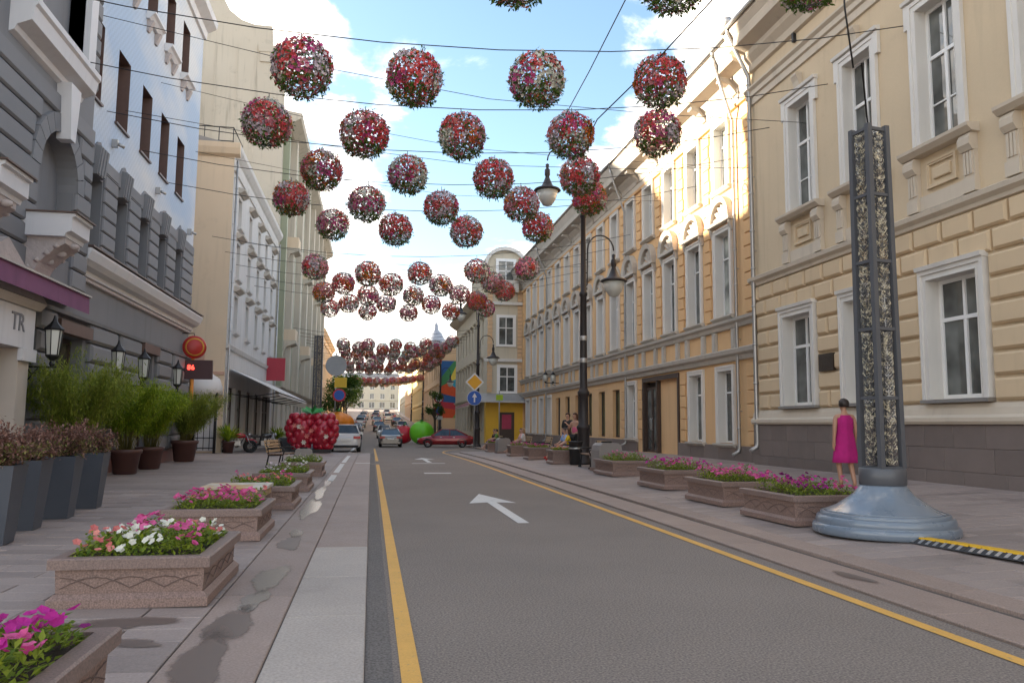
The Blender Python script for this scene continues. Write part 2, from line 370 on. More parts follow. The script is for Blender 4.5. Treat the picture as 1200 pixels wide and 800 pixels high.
# painted lines
def flat(name, pts, m, dz=.006, parent=None):
    mm = MB(); mm.add([(x, y_, gz(max(.01, min(4.4, x)), y_)+dz) for x, y_ in pts], [tuple(range(len(pts)))]); return mm.build(name, m, parent or road)
def line(name, x0, x1, ya, yb, m, dz=.006):
    ys = [ya] + [y for y in YS if ya < y < yb] + [yb]; mm = MB()
    mm.add([(x, y_, prof_y(y_)+dz) for y_ in ys for x in (x0, x1)], [(2*i, 2*i+1, 2*i+3, 2*i+2) for i in range(len(ys)-1)]); return mm.build(name, m, road)
line('yellow_line', .215, .335, -6, 30.5, paint_y); line('yellow_line', .215, .335, 33.5, 58, paint_y)
line('yellow_line', 4.13, 4.25, -6, 45, paint_y)
mm = MB(); pts = [(4.13+.9*((y-45)/14)**2*3, y) for y in range(45, 60)]
mm.add([(x+o, y, prof_y(y)+.006) for x, y in pts for o in (0, .12)], [(2*i, 2*i+1, 2*i+3, 2*i+2) for i in range(14)]); mm.build('yellow_line', paint_y, road)
def arrow(yb, s=1.0):
    x = 2.36
    flat('road_arrow', [(x-.09, yb), (x+.09, yb), (x+.09, yb+3.3*s), (x+.46, yb+3.15*s), (x, yb+5.2*s), (x-.46, yb+3.15*s), (x-.09, yb+3.3*s)], paint_w)
arrow(12.2); arrow(32.2)
flat('road_dash', [(1.66, 24.7), (2.5, 24.7), (2.5, 25.15), (1.66, 25.15)], paint_w)
flat('road_dash', [(1.6, 31.2), (2.9, 31.2), (2.9, 31.5), (1.6, 31.5)], paint_w)
line('white_line', -1.28, -1.1, 46, 120, paint_w)
for ya, yb in ((21, 23.4), (24.5, 30), (31, 39)):
    mm = MB(); mm.add([(x, y_, prof_y(y_)+(.058 if x < -1 else .05)) for y_ in (ya, (ya+yb)/2, yb) for x in (-1.08, -.92)], [(0, 1, 3, 2), (2, 3, 5, 4)]); mm.build('white_line', paint_w, ed)
mm = MB(); mm.add([(-.55, 30.9, .03+prof_y(31)), (.0, 30.9, .03+prof_y(31)), (.0, 31.2, .03+prof_y(31)), (-.55, 31.2, .03+prof_y(31))], [(0, 1, 2, 3)]); mm.build('white_line', paint_w, ed)
# shallow puddles and damp stains: thin wet film that fades out at its rim (rim weight stored on the vertices)
def wet_mat(name, col, rough, spec, full):
    m, n, b = new_mat(name); L = n.links.new
    b.inputs['Base Color'].default_value = (*col, 1); b.inputs['Roughness'].default_value = rough; b.inputs['Specular IOR Level'].default_value = spec
    a = n.nodes.new('ShaderNodeAttribute'); a.attribute_name = 'wet'; g = n.nodes.new('ShaderNodeNewGeometry'); t = n.nodes.new('ShaderNodeTexNoise'); t.inputs['Scale'].default_value = 9; t.inputs['Detail'].default_value = 6; L(g.outputs['Position'], t.inputs['Vector'])
    ad = n.nodes.new('ShaderNodeMath'); ad.operation = 'ADD'; L(a.outputs['Fac'], ad.inputs[0]); L(t.outputs['Fac'], ad.inputs[1])
    mr = n.nodes.new('ShaderNodeMapRange'); mr.interpolation_type = 'SMOOTHSTEP'; mr.inputs['From Min'].default_value = .72; mr.inputs['From Max'].default_value = 1.12; mr.inputs['To Max'].default_value = full; L(ad.outputs[0], mr.inputs['Value'])
    tr = n.nodes.new('ShaderNodeBsdfTransparent'); ms = n.nodes.new('ShaderNodeMixShader'); L(mr.outputs[0], ms.inputs[0]); L(tr.outputs[0], ms.inputs[1]); L(b.outputs[0], ms.inputs[2]); L(ms.outputs[0], n.nodes['Material Output'].inputs[0])
    return m
water = wet_mat('puddle_water', (.24, .205, .185), .2, 1.0, .92); damp = wet_mat('damp_stone', (.15, .108, .09), .4, .6, .7)
def wet(name, cx, cy, rx, ry, seed, m, zf):
    r_ = random.Random(seed); k = 24; ph = [r_.uniform(0, 6.28) for _ in range(3)]; vs_ = [(cx, cy)]; wts = [1.0]; fs = []
    for ring, wt in ((.45, 1.0), (.75, .7), (1.15, 0.0)):
        for i in range(k):
            a = 2*math.pi*i/k; q = ring*(1+.2*math.sin(2*a+ph[0])+.14*math.sin(3*a+ph[1])+.08*math.sin(5*a+ph[2])); vs_.append((cx+rx*q*math.cos(a), cy+ry*q*math.sin(a))); wts.append(wt)
    fs = [(0, 1+i, 1+(i+1) % k) for i in range(k)] + [(1+r0*k+i, 1+(r0+1)*k+i, 1+(r0+1)*k+(i+1) % k, 1+r0*k+(i+1) % k) for r0 in range(2) for i in range(k)]
    me = bpy.data.meshes.new(name); me.from_pydata([(x, y, zf(x, y)) for x, y in vs_], [], fs); me.materials.append(m)
    at = me.attributes.new('wet', 'FLOAT', 'POINT'); at.data.foreach_set('value', wts); return struct(obj(name, me))
gut = lambda x, y: .0285+.025*(-.62-max(-1.19, min(-.63, x)))/.58+.005+prof_y(y)
pavz = lambda x, y: lat(x)+.006+prof_y(y)
for a in ((-.90, 8.0, .13, .75, 1), (-.92, 7.0, .11, .4, 2), (-1.0, 14.4, .13, 2.0, 4), (-1.03, 17.6, .12, 1.6, 5), (-1.02, 21.0, .11, 1.6, 6), (-.95, 11.1, .08, .45, 7)): wet('puddle', *a, water, gut)
for a in ((-.97, 6.2, .14, .6, 3), (-.98, 5.2, .15, .8, 12), (-.94, 10.2, .12, .7, 13)): wet('damp_patch', *a, damp, gut)
for a in ((-1.72, 6.25, .36, .2, 31), (-2.35, 6.15, .34, .2, 32), (-1.5, 5.7, .2, .1, 33)): wet('damp_patch', *a, damp, pavz)
wet('damp_patch', 4.75, 7.3, .1, .3, 35, damp, lambda x, y: .041)
# yellow and black cable protector lying on the right pavement
# ================================================================ FACADE KIT
class Fac:
    """a street facade: local x along the wall, y inwards, z up"""
    def __init__(s, name, label, side, X, Y0, Y1, group=None, z=0.0):
        s.side, s.X, s.Y0, s.Y1 = side, X, Y0, Y1
        if side == 'R': loc, rz = (X, Y1, z), -math.pi/2
        elif side == 'L': loc, rz = (X, Y0, z), math.pi/2
        else: loc, rz = (Y0, X, z), 0.0            # facing the camera: X is the depth, Y0..Y1 the x range
        s.z0 = z; s.root = thing(name, label, 'building', loc, rz, group); s.len = Y1-Y0
    def U(s, a, b=None):
        if s.side == 'R': r = sorted((s.Y1-a, s.Y1-(b if b is not None else a)))
        else: r = sorted((a-s.Y0, (b if b is not None else a)-s.Y0))
        return r if b is not None else r[0]
    def part(s, name, mb, m, parent=None): return mb.build(name, m, parent or s.root)
WC = {}
def window(fac, u0, u1, z0, z1, v=.22, style='cross', fm=None, gm=None, fw=.06, name='window', parts=True):
    """frame with mullions (part) and one pane for each light (sub-parts); meshes shared between equal windows"""
    w_, h_ = round(u1-u0, 3), round(z1-z0, 3); key = (w_, h_, style, fm.name, gm.name, fw)
    if key not in WC:
        f = MB(); t = .07
        f.box(0, fw, -t/2, t/2, 0, h_); f.box(w_-fw, w_, -t/2, t/2, 0, h_); f.box(fw, w_-fw, -t/2, t/2, 0, fw); f.box(fw, w_-fw, -t/2, t/2, h_-fw, h_)
        lights = []; q = fw*.42
        if style == 'cross':      # two sashes, transom at 2/3
            tz = h_*.66; c_ = w_/2
            f.box(fw, w_-fw, -t/2-.01, t/2, tz-q*1.2, tz+q*1.2); f.box(c_-q*1.3, c_+q*1.3, -t/2-.006, t/2, fw, tz-q*1.2); f.box(c_-q, c_+q, -t/2-.006, t/2, tz+q*1.2, h_-fw)
            lights = [(fw, c_-q*1.3, fw, tz-q*1.2), (c_+q*1.3, w_-fw, fw, tz-q*1.2), (fw, c_-q, tz+q*1.2, h_-fw), (c_+q, w_-fw, tz+q*1.2, h_-fw)]
        elif style == 'cross3':   # as above with one glazing bar in each sash
            tz = h_*.64; c_ = w_/2; bz = h_*.30
            f.box(fw, w_-fw, -t/2-.01, t/2, tz-q*1.2, tz+q*1.2); f.box(c_-q*1.3, c_+q*1.3, -t/2-.006, t/2, fw, tz-q*1.2); f.box(c_-q, c_+q, -t/2-.006, t/2, tz+q*1.2, h_-fw)
            for a, b in ((fw, c_-q*1.3), (c_+q*1.3, w_-fw)):
                f.box(a, b, -t/2+.005, t/2, bz-q*.5, bz+q*.5); lights += [(a, b, fw, bz-q*.5), (a, b, bz+q*.5, tz-q*1.2)]
            lights += [(fw, c_-q, tz+q*1.2, h_-fw), (c_+q, w_-fw, tz+q*1.2, h_-fw)]
        elif style == 'tee':
            tz = h_*.70
            f.box(fw, w_-fw, -t/2-.006, t/2, tz-q, tz+q); c_ = w_/2; f.box(c_-q, c_+q, -t/2-.003, t/2, fw, tz-q)
            lights = [(fw, c_-q, fw, tz-q), (c_+q, w_-fw, fw, tz-q), (fw, w_-fw, tz+q, h_-fw)]
        elif style == 'shop': lights = [(fw, w_-fw, fw, h_-fw)]
        elif style == 'side':     # one mullion
            c_ = w_/2; f.box(c_-q, c_+q, -t/2-.004, t/2, fw, h_-fw); lights = [(fw, c_-q, fw, h_-fw), (c_+q, w_-fw, fw, h_-fw)]
        ps = []
        for a, b, c, d in lights:
            p_ = MB(); p_.quad((a, 0, c), (b, 0, c), (b, 0, d), (a, 0, d)); ps.append(p_.mesh('pane', gm))
        WC[key] = (f.mesh('window_frame', fm), ps)
    fme, ps = WC[key]
    o = obj(name, fme, fac.root, (u0, v, z0))
    for p_ in ps: obj('pane', p_, o)
    return o
def arc(cx, cz, r, a0, a1, n):
    return [(cx+r*math.cos(a0+(a1-a0)*i/n), cz+r*math.sin(a0+(a1-a0)*i/n)) for i in range(n+1)]

def frame_ring(mb, u0, u1, z0, z1, w_, d0, d1, m=None, bottom=False):
    """moulded surround outside an opening: outer fillet and inner step, open at the bottom unless asked"""
    zb = z0-w_ if bottom else z0
    for a, b, dd in ((0, w_*.55, d1*.75), (w_*.55, w_, d1)):
        mb.box(u0-b, u0-a, -dd, -d0, zb, z1+a, m); mb.box(u1+a, u1+b, -dd, -d0, zb, z1+a, m); mb.box(u0-b, u1+b, -dd, -d0, z1+a, z1+b, m)
        if bottom: mb.box(u0-a, u1+a, -dd, -d0, z0-b, z0-a, m)

# materials of the facades
cream = mat('cream_stucco', (.60, .475, .32), rough=.88, var=.07, scale=.7, fine=25, fvar=.04, bump=.12, bscale=90, streak=.12, grime=.10)
cream_b = mat('cream_block_stucco', (.61, .465, .30), rough=.88, var=.06, scale=1.1, bump=.12, bscale=90, rand=.035, streak=.08)
cream_t = mat('cream_trim', (.56, .48, .38), rough=.8, var=.08, scale=1.5, bump=.08, streak=.14)
trim_w = mat('white_trim', (.66, .63, .585), rough=.7, var=.06, scale=1.5, bump=.06, streak=.10)
white_pvc = mat('white_window_paint', (.78, .77, .75), rough=.4, var=.03, bump=0)
plinth_m = mat('brown_granite', (.17, .135, .12), rough=.6, var=.2, scale=1.6, fine=120, fvar=.2, bump=.1, rand=.09, grime=.15)
orange_s = mat('orange_stucco', (.66, .42, .215), rough=.88, var=.06, scale=.8, bump=.12, bscale=90, streak=.10, grime=.06)
orange_b = mat('orange_block_stucco', (.66, .41, .20), rough=.88, var=.06, scale=1.1, bump=.12, bscale=90, rand=.04)
orange_t = mat('stone_grey_trim', (.47, .43, .375), rough=.8, var=.1, scale=1.4, bump=.1, streak=.18)
glass = glass_mat('window_glass', (.085, .09, .085))
glass_g = glass_mat('green_shop_glass', (.02, .055, .035))
glass_c = glass_mat('curtained_glass', (.30, .32, .29))
zinc = mat('zinc_pipe', (.42, .41, .40), rough=.42, var=.12, scale=3, metal=.75, bump=.05, fine=20, fvar=.06)
roof_m = mat('roof_sheet', (.25, .24, .235), rough=.5, metal=.4, var=.12)
dark_wood = mat('dark_brown_frame', (.055, .033, .024), rough=.5, var=.2, scale=6, bump=.08)
iron = mat('black_iron', (.022, .021, .022), rough=.5, metal=.3, var=.2, scale=8, bump=.1)
print_white = mat('off_white_paint', (.62, .60, .57), rough=.7, var=.1)
interior = mat('dim_interior', (.05, .045, .04), var=.3, scale=2)

def body(fac, depth, ztop, m, roof_rise=3.0, zb=-.4):
    """side walls, back and roof behind the facade plane"""
    L_ = fac.len; mb = MB()
    mb.quad((0, 0, zb), (0, 0, ztop), (0, depth, ztop), (0, depth, zb)); mb.quad((L_, 0, zb), (L_, depth, zb), (L_, depth, ztop), (L_, 0, ztop)); mb.quad((0, depth, zb), (0, depth, ztop), (L_, depth, ztop), (L_, depth, zb))
    fac.part('side_wall', mb, m)
    mb = MB(); h = depth/2
    mb.add([(0, .02, ztop), (L_, .02, ztop), (L_, h, ztop+roof_rise), (0, h, ztop+roof_rise), (0, depth, ztop), (L_, depth, ztop)], [(0, 1, 2, 3), (3, 2, 5, 4), (0, 3, 4), (1, 5, 2)])
    fac.part('roof', mb, roof_m)
def downpipe(fac, u, z0, z1, kink=None, m=zinc, r=.06, d=.13, shoe=True):
    mb = MB(); pts = [(u, -d, z0+.25), (u, -d, z1)]
    if kink: pts += [(u+kink[0], -kink[1], z1+kink[2]), (u+kink[0], -kink[1], z1+kink[2]+.25)]
    if shoe: pts = [(u, -d-.25, z0), (u, -d-.02, z0+.12)] + pts
    mb.tube(pts, r, 8)
    if kink: mb.lathe([(r, z1+kink[2]+.2), (r*2.3, z1+kink[2]+.42), (r*2.4, z1+kink[2]+.55)], 10, (u+kink[0], -kink[1]))
    z = z0+.9
    while z < z1: mb.lathe([(r*1.01, z-.02), (r*1.25, z-.01), (r*1.25, z+.03), (r*1.01, z+.04)], 8, (u, -d)); z += 1.25
    z = z0+1.5
    while z < z1: mb.box(u-.012, u+.012, -d, 0, z-.015, z+.015); z += 2.5
    fac.part('downpipe', mb, m)

# ================================================================ CREAM BUILDING (right, near)
cb = Fac('cream_building', 'cream stucco building with rusticated ground floor and tall white windows', 'R', 12.3, -3.0, 23.95)
r_ = cb.root; L_ = cb.len
lowY = [(14.1, 15.65), (17.2, 18.8), (20.4, 21.95), (11.0, 12.55), (7.9, 9.45)]
upY = [(14.42, 15.65), (17.32, 18.55), (20.15, 21.38), (11.5, 12.75), (8.5, 9.75)]
ops = [(*cb.U(a, b), 2.14, 4.82) for a, b in lowY] + [(*cb.U(a, b), 7.86, 11.2) for a, b in upY]
mb = MB(); mb.openwall(0, L_, -.2, 14.9, ops, .30, None); cb.part('wall', mb, cream)
body(cb, 11, 14.9, cream)
for a, b in lowY:
    u0, u1 = cb.U(a, b)
    wo_ = window(cb, u0+.02, u1-.02, 2.16, 4.8, .26, 'cross', white_pvc, glass, .085)
    mb = MB(); frame_ring(mb, u0, u1, 2.14, 4.82, .2, -.001, .15); s_ = cb.part('window_surround', mb, trim_w)
    mb = MB(); mb.box(u0+.005, u0+.02, -.13, .29, 2.15, 4.815); mb.box(u1-.02, u1-.005, -.13, .29, 2.15, 4.815); mb.box(u0+.02, u1-.02, -.13, .29, 4.8, 4.815); cb.part('reveal_lining', mb, trim_w, s_)
    mb = MB(); mb.prof([(0, 4.99), (.2, 5.03), (.22, 5.12), (0, 5.14)], u0-.22, u1+.22); cb.part('window_hood', mb, trim_w)
    mb = MB(); mb.box(u0-.22, u1+.22, -.2, .2, 2.06, 2.135); cb.part('sill', mb, zinc)
for a, b in upY:
    u0, u1 = cb.U(a, b)
    window(cb, u0+.02, u1-.02, 7.88, 11.18, .26, 'cross3', white_pvc, glass, .085)
    mb = MB(); frame_ring(mb, u0, u1, 7.86, 11.2, .22, -.001, .09); mb.box(u0-.34, u0-.2, -.088, 0, 10.85, 11.5); mb.box(u1+.2, u1+.34, -.088, 0, 10.85, 11.5); mb.prof([(0, 11.42), (.14, 11.46), (.16, 11.54), (0, 11.56)], u0-.36, u1+.36); s_ = cb.part('window_surround', mb, trim_w)
    mb = MB(); mb.box(u0+.005, u0+.02, -.07, .29, 7.87, 11.19); mb.box(u1-.02, u1-.005, -.07, .29, 7.87, 11.19); mb.box(u0+.02, u1-.02, -.07, .29, 11.18, 11.195); cb.part('reveal_lining', mb, trim_w, s_)
    c_ = (u0+u1)/2
    mb = MB(); mb.prof([(0, 11.56), (.1, 11.58), (.13, 11.75), (.2, 11.9), (.2, 11.97), (0, 12.0)], c_-.15, c_+.15); cb.part('keystone', mb, cream_t)
    mb = MB(); mb.prof([(0, 7.66), (.2, 7.68), (.30, 7.78), (.31, 7.85), (0, 7.87)], u0-.5, u1+.5); cb.part('sill', mb, cream_t)
    for s in (-1, 1):
        e = c_+s*((u1-u0)/2+.26); mb = MB(); mb.box(e-.16, e+.16, -.1, 0, 6.72, 7.3)
        for k in (-.09, 0, .09): mb.box(e+k-.03, e+k+.03, -.13, -.1, 6.8, 7.28)
        mb.prof([(0, 7.3), (.14, 7.3), (.22, 7.42), (.22, 7.56), (.16, 7.66), (0, 7.66)], e-.17, e+.17); mb.box(e-.18, e+.18, -.14, 0, 6.42, 6.72); cb.part('bracket', mb, cream_t)
    mb = MB(); frame_ring(mb, c_-.38, c_+.38, 6.95, 7.4, .08, 0, .07, None, True); mb.block(c_-.26, c_+.26, 7.05, 7.3, .06, .02); cb.part('apron_panel', mb, cream)
    mb = MB(); mb.box(c_-.7, c_+.7, -.07, 0, 6.42, 6.74); cb.part('apron_base', mb, cream_t)
for pts, m_, nm in (([(0, 6.06), (.08, 6.08), (.1, 6.16), (.2, 6.24), (.22, 6.34), (.05, 6.42), (0, 6.42)], cream_t, 'string_course'), ([(0, 12.18), (.06, 12.2), (.06, 12.42), (.12, 12.46), (.12, 12.62), (.2, 12.7), (.2, 12.76), (0, 12.8)], cream_t, 'architrave'),
                 ([(0, 1.6), (.16, 1.6), (.2, 1.66), (.2, 1.74), (.13, 1.8), (.1, 1.94), (.06, 2.03), (0, 2.05)], cream_t, 'base_moulding'),
                 ([(0, 13.3), (.1, 13.34), (.14, 13.55), (.3, 13.75), (.34, 13.9), (.7, 14.1), (.74, 14.4), (.86, 14.62), (.88, 14.74), (0, 14.85)], cream_t, 'cornice')):
    mb = MB(); mb.prof(pts, .01, L_-.01); cb.part(nm, mb, m_)
mb = MB(); mb.tube([(0, -.93, 14.78), (L_, -.93, 14.78)], .075, 8); cb.part('gutter', mb, zinc)
# rusticated blocks
BC = {}
def rblock(fac, u0, u1, z0, z1, m, name='stone_block', d=.10, c=.05, y=0.0, gap=.032):
    w_, h_ = round(u1-u0-2*gap, 3), round(z1-z0-2*gap, 3); k = (w_, h_, m.name, d)
    if k not in BC: q = MB(); q.block(0, w_, 0, h_, d, c); BC[k] = q.mesh(name, m)
    return obj(name, BC[k], fac.root, (u0+gap, y, z0+gap))
rows = 8; z0, z1 = 2.05, 6.06; rh = (z1-z0)/rows
pier = []; edges = sorted([cb.U(a, b) for a, b in lowY]); prev = .35
for e in edges: pier.append((prev, e[0]-.24)); prev = e[1]+.24
pier.append((prev, L_-6))
for j in range(rows):
    za, zb = z0+j*rh, z0+(j+1)*rh
    if za >= 5.0:
        n_b = 18; bw = .93; off = -(j % 2)*bw/2; u = off
        while u < 19:
            a, b = max(u, .02), u+bw
            if b-a > .12: rblock(cb, a, b, za, zb, cream_b)
            u += bw
    else:
        for a, b in pier:
            if b > 19: b = min(b, 19)
            if b-a < .2: continue
            if (b-a) > 1.1:
                if j % 2: rblock(cb, a, b, za, zb, cream_b)
                else: c_ = (a+b)/2; rblock(cb, a, c_, za, zb, cream_b); rblock(cb, c_, b, za, zb, cream_b)
            else: rblock(cb, a, b, za, zb, cream_b)
        rblock(cb, 0.02, .33, za, zb, cream_b) if j % 2 else None
# granite plinth slabs
for j in range(3):
    u = -(j % 2)*.55
    while u < 18:
        wd = rnd.choice((.9, 1.15, 1.4)); a = max(u, .0)
        rblock(cb, a, u+wd, .12+j*.49, .12+(j+1)*.49, plinth_m, 'granite_slab', .11, .008, 0, .004); u += wd
mb = MB(); mb.box(0, L_, -.095, -.001, -.3, 1.6); cb.part('plinth', mb, plinth_m)
downpipe(cb, .28, .75, 13.2, (.1, .9, 1.35), r=.07)
mb = MB(); mb.box(*cb.U(19.3, 20.0), -.14, -.051, 3.05, 3.52); pq = cb.part('plaque', mb, mat('bronze_plaque', (.05, .035, .025), rough=.4, metal=.6, var=.3, scale=30, bump=.6, bscale=40))
u0, u1 = cb.U(19.3, 20.0)
for k in range(4):
    mb = MB(); mb.box(u0+.08, u1-.08-.1*(k % 2), -.147, -.141, 3.42-k*.1, 3.45-k*.1); mb.build('raised_line', MATS['bronze_plaque'], pq)
mb = MB(); u = cb.U(17.0) + .0
mb.tube([(cb.U(16.85), 0, 4.05), (cb.U(16.85), -.3, 4.25), (cb.U(16.85), -.45, 4.15)], .02, 6); mb.lathe([(.02, 3.78), (.09, 3.85), (.11, 4.08), (.03, 4.16)], 8, (cb.U(16.85), -.45)); cb.part('wall_lamp', mb, iron)
mb = MB(); mb.tube([(cb.U(16.9), -.06, 4.75), (cb.U(16.75), -.3, 4.45)], .03, 6); cb.part('flag_holder', mb, iron)
mb = MB(); mb.box(cb.U(20.9)-.05, cb.U(20.9)+.05, -.1, 0, 13.05, 13.4); cb.part('cable_anchor', mb, iron)

# ================================================================ ORANGE BUILDING (right, middle)
ob = Fac('orange_building', 'long orange stucco building with grey arched window hoods and heavy cornice', 'R', 12.6, 24.1, 66.3)
L_ = ob.len; col = [26.75+2.62*k for k in range(15)]
ops = []; spec = []
for k, y in enumerate(col):
    ops.append((*ob.U(y-.56, y+.56), 10.25, 12.75)); spec.append(('up3', k))
    ops.append((*ob.U(y-.6, y+.6), 5.5, 8.65)); spec.append(('up2', k))
gfl = {0: 'w', 1: 'w', 4: 'w', 5: 'g', 6: 'g', 7: 'g', 8: 'g', 9: 'g', 10: 'd', 12: 'w', 13: 'w', 14: 'w', 11: 'w'}
for k, t in gfl.items():
    y = col[k]; ops.append((*ob.U(y-.6, y+.6), .35 if t == 'd' else .92, 3.4 if t != 'w' else 3.55)); spec.append((t, k))
door_u = ob.U(31.2, 35.6); ops.append((*door_u, .33, 3.55)); spec.append(('door', 0))
mb = MB(); mb.openwall(0, L_, -.5, 14.6, ops, .32); ob.part('wall', mb, orange_s); body(ob, 12, 14.6, orange_s)
for o_, (t, k) in zip(ops, spec):
    u0, u1, z0, z1 = o_; c_ = (u0+u1)/2
    if t in ('up3', 'up2', 'w'):
        window(ob, u0+.03, u1-.03, z0+.02, z1-.02, .26, 'tee', white_pvc, glass_c if (k*7+len(t)) % 3 == 0 else glass, .07)
        mb = MB(); frame_ring(mb, u0, u1, z0, z1, .16, -.001, .1); s_ = ob.part('window_surround', mb, trim_w)
        mb = MB(); mb.box(u0+.004, u0+.03, -.08, .3, z0+.01, z1-.004); mb.box(u1-.03, u1-.004, -.08, .3, z0+.01, z1-.004); mb.box(u0+.03, u1-.03, -.08, .3, z1-.03, z1-.004); ob.part('reveal_lining', mb, trim_w, s_)
        mb = MB(); mb.prof([(0, z0-.16), (.1, z0-.14), (.2, z0-.06), (.2, z0-.01), (0, z0)], u0-.25, u1+.25); ob.part('sill', mb, orange_t)
    elif t in ('g', 'd'):
        window(ob, u0+.02, u1-.02, z0+.02, z1-.02, .2, 'shop' if t == 'g' else 'side', dark_wood, glass_g if t == 'g' else glass, .09, 'window' if t == 'g' else 'door')
    if t == 'up2':
        # segmental hood with a fan in it, on two small brackets
        mb = MB(); ro, ri = .92, .70; zc_ = 9.05
        po = arc(c_, zc_, ro, 0, math.pi, 14); pi_ = arc(c_, zc_, ri, 0, math.pi, 14)
        for i in range(14):
            mb.add([(po[i][0], -.26, po[i][1]), (po[i+1][0], -.26, po[i+1][1]), (pi_[i+1][0], -.2, pi_[i+1][1]), (pi_[i][0], -.2, pi_[i][1]), (po[i][0], 0, po[i][1]), (po[i+1][0], 0, po[i+1][1]), (pi_[i+1][0], 0, pi_[i+1][1]), (pi_[i][0], 0, pi_[i][1])],
                   [(0, 3, 2, 1), (0, 1, 5, 4), (3, 7, 6, 2)])
        mb.box(c_-.95, c_+.95, -.24, 0, 8.92, 9.05); hd = ob.part('arched_hood', mb, orange_t)
        mb = MB()
        for i in range(7):
            a = math.pi*(i+.5)/7; mb.add([(c_, -.03, zc_+.02), (c_+.6*math.cos(a-.17), -.03, zc_+.6*math.sin(a-.17)), (c_+.64*math.cos(a), -.1, zc_+.64*math.sin(a)), (c_+.6*math.cos(a+.17), -.03, zc_+.6*math.sin(a+.17))], [(0, 1, 2), (0, 2, 3)])
        ob.part('fan_relief', mb, orange_t, hd)
        for s in (-1, 1):
            mb = MB(); mb.prof([(0, 8.55), (.08, 8.55), (.12, 8.7), (.18, 8.86), (.18, 8.92), (0, 8.92)], c_+s*.8-.08, c_+s*.8+.08); ob.part('hood_bracket', mb, orange_t, hd)
# entrance: dark frame, plain panel, glazed double door
mb = MB(); u0, u1 = door_u; mb.box(u0-.05, u1+.05, -.06, .0, 3.55, 3.75); mb.box(u0-.05, u0+.12, -.06, .3, .33, 3.55); mb.box(u1-.12, u1+.05, -.06, .3, .33, 3.55); mb.box(u0+1.72, u0+1.9, -.04, .3, .33, 3.55); ob.part('door_frame', mb, dark_wood)
mb = MB(); mb.box(u0+1.9, u1-.12, .14, .2, .33, 3.55); ob.part('door_panel', mb, orange_s)
mb = MB(); mb.quad((u0-.1, .315, .3), (u1+.1, .315, .3), (u1+.1, .315, 3.6), (u0-.1, .315, 3.6)); ob.part('lobby', mb, interior)
for k in range(2):
    a = u0+.14+k*.79; w_ = window(ob, a, a+.77, .34, 3.3, .12, 'shop', dark_wood, glass, .11, 'door')
    mb = MB(); x = .66 if k == 0 else .1; mb.tube([(x, -.05, 1.0), (x, -.1, 1.05), (x, -.1, 1.5), (x, -.05, 1.55)], .018, 6); mb.build('door_handle', zinc, w_)
# mouldings
for pts, m_, nm in (([(0, 3.82), (.1, 3.84), (.14, 3.98), (.26, 4.06), (.3, 4.2), (.06, 4.28), (0, 4.28)], orange_t, 'string_course'), ([(0, 4.98), (.1, 5.0), (.14, 5.12), (.24, 5.2), (.26, 5.3), (0, 5.36)], orange_t, 'string_course'),
                 ([(0, 12.86), (.1, 12.88), (.14, 12.98), (0, 13.04)], orange_s, 'architrave'), ([(0, 13.3), (.08, 13.3), (.12, 13.5), (.3, 13.7), (.34, 13.82), (.78, 13.95), (.82, 14.2), (.9, 14.4), (.98, 14.62), (.98, 14.72), (0, 14.8)], orange_t, 'cornice')):
    mb = MB(); mb.prof(pts, -.02 if nm != 'cornice' else -.05, L_+.004); ob.part(nm, mb, m_)
mb = MB(); mb.box(0, L_, -.05, -.001, 13.04, 13.3); ob.part('frieze', mb, orange_t)
mb = MB(); mb.tube([(0, -1.03, 14.76), (L_, -1.03, 14.76)], .075, 8); ob.part('gutter', mb, zinc)
q = MB(); q.prof([(0, 0), (.05, 0), (.12, .12), (.3, .3), (.62, .42), (.62, .52), (0, .52)], 0, .34); brk = q.mesh('cornice_bracket', orange_t)
for k in range(16):
    yb = 25.4+2.62*k
    if yb < 66: obj('cornice_bracket', brk, ob.root, (ob.U(yb)-.17, -.08, 13.32))
# pedestals of the parapet between the two string courses
q = MB(); q.box(0, .3, -.1, 0, 4.28, 4.98); q.box(.06, .24, -.12, -.1, 4.36, 4.9); ped = q.mesh('pedestal', orange_t)
for y in col:
    for dx in (-.95, .65): obj('pedestal', ped, ob.root, (ob.U(y)+dx, 0, 0))
# rusticated pilasters, block by block
def quoins(fac, u, w_, z0, z1, m, h=.46, d=.07, name='quoin_block'):
    z = z0; i = 0
    while z+h <= z1+.01:
        e = .08 if i % 2 else 0; rblock(fac, u-w_/2-e+.08, u+w_/2+e-.08, z, z+h, m, name, d, .022, 0, .012); z += h; i += 1
for yq in (24.75, 28.06, 30.68, 33.3, 35.95, 38.5):
    quoins(ob, ob.U(yq), .62, 5.4, 12.8, orange_b)
    if yq in (24.75, 30.68, 35.95, 38.5): quoins(ob, ob.U(yq), .62, .9, 3.8, orange_b)
for yq in (57.0, 65.7): quoins(ob, ob.U(yq), .62, .9, 12.8, orange_b, .9)
for k in range(6, 14):
    c_ = ob.U(col[k]-1.31); mb = MB(); mb.box(c_-.27, c_+.27, -.06, 0, 5.37, 12.86); ob.part('pilaster', mb, orange_s)
u = 0
while u < L_-.2:
    wd = 1.3
    if not (door_u[0]-.3 < u+wd/2 < door_u[1]+.3): rblock(ob, u, min(u+wd, L_), .0, .86, plinth_m, 'granite_slab', .09, .01, 0, .004)
    u += wd
downpipe(ob, ob.U(25.55), .55, 12.4, (.35, .95, 1.9)); downpipe(ob, ob.U(37.9), .55, 12.4, (.3, .95, 1.9), r=.055); downpipe(ob, ob.U(56.2), .4, 12.4, (.3, .95, 1.9), r=.055)
mb = MB(); c_ = ob.U(52.6)
for dz_ in (0, .0): pass
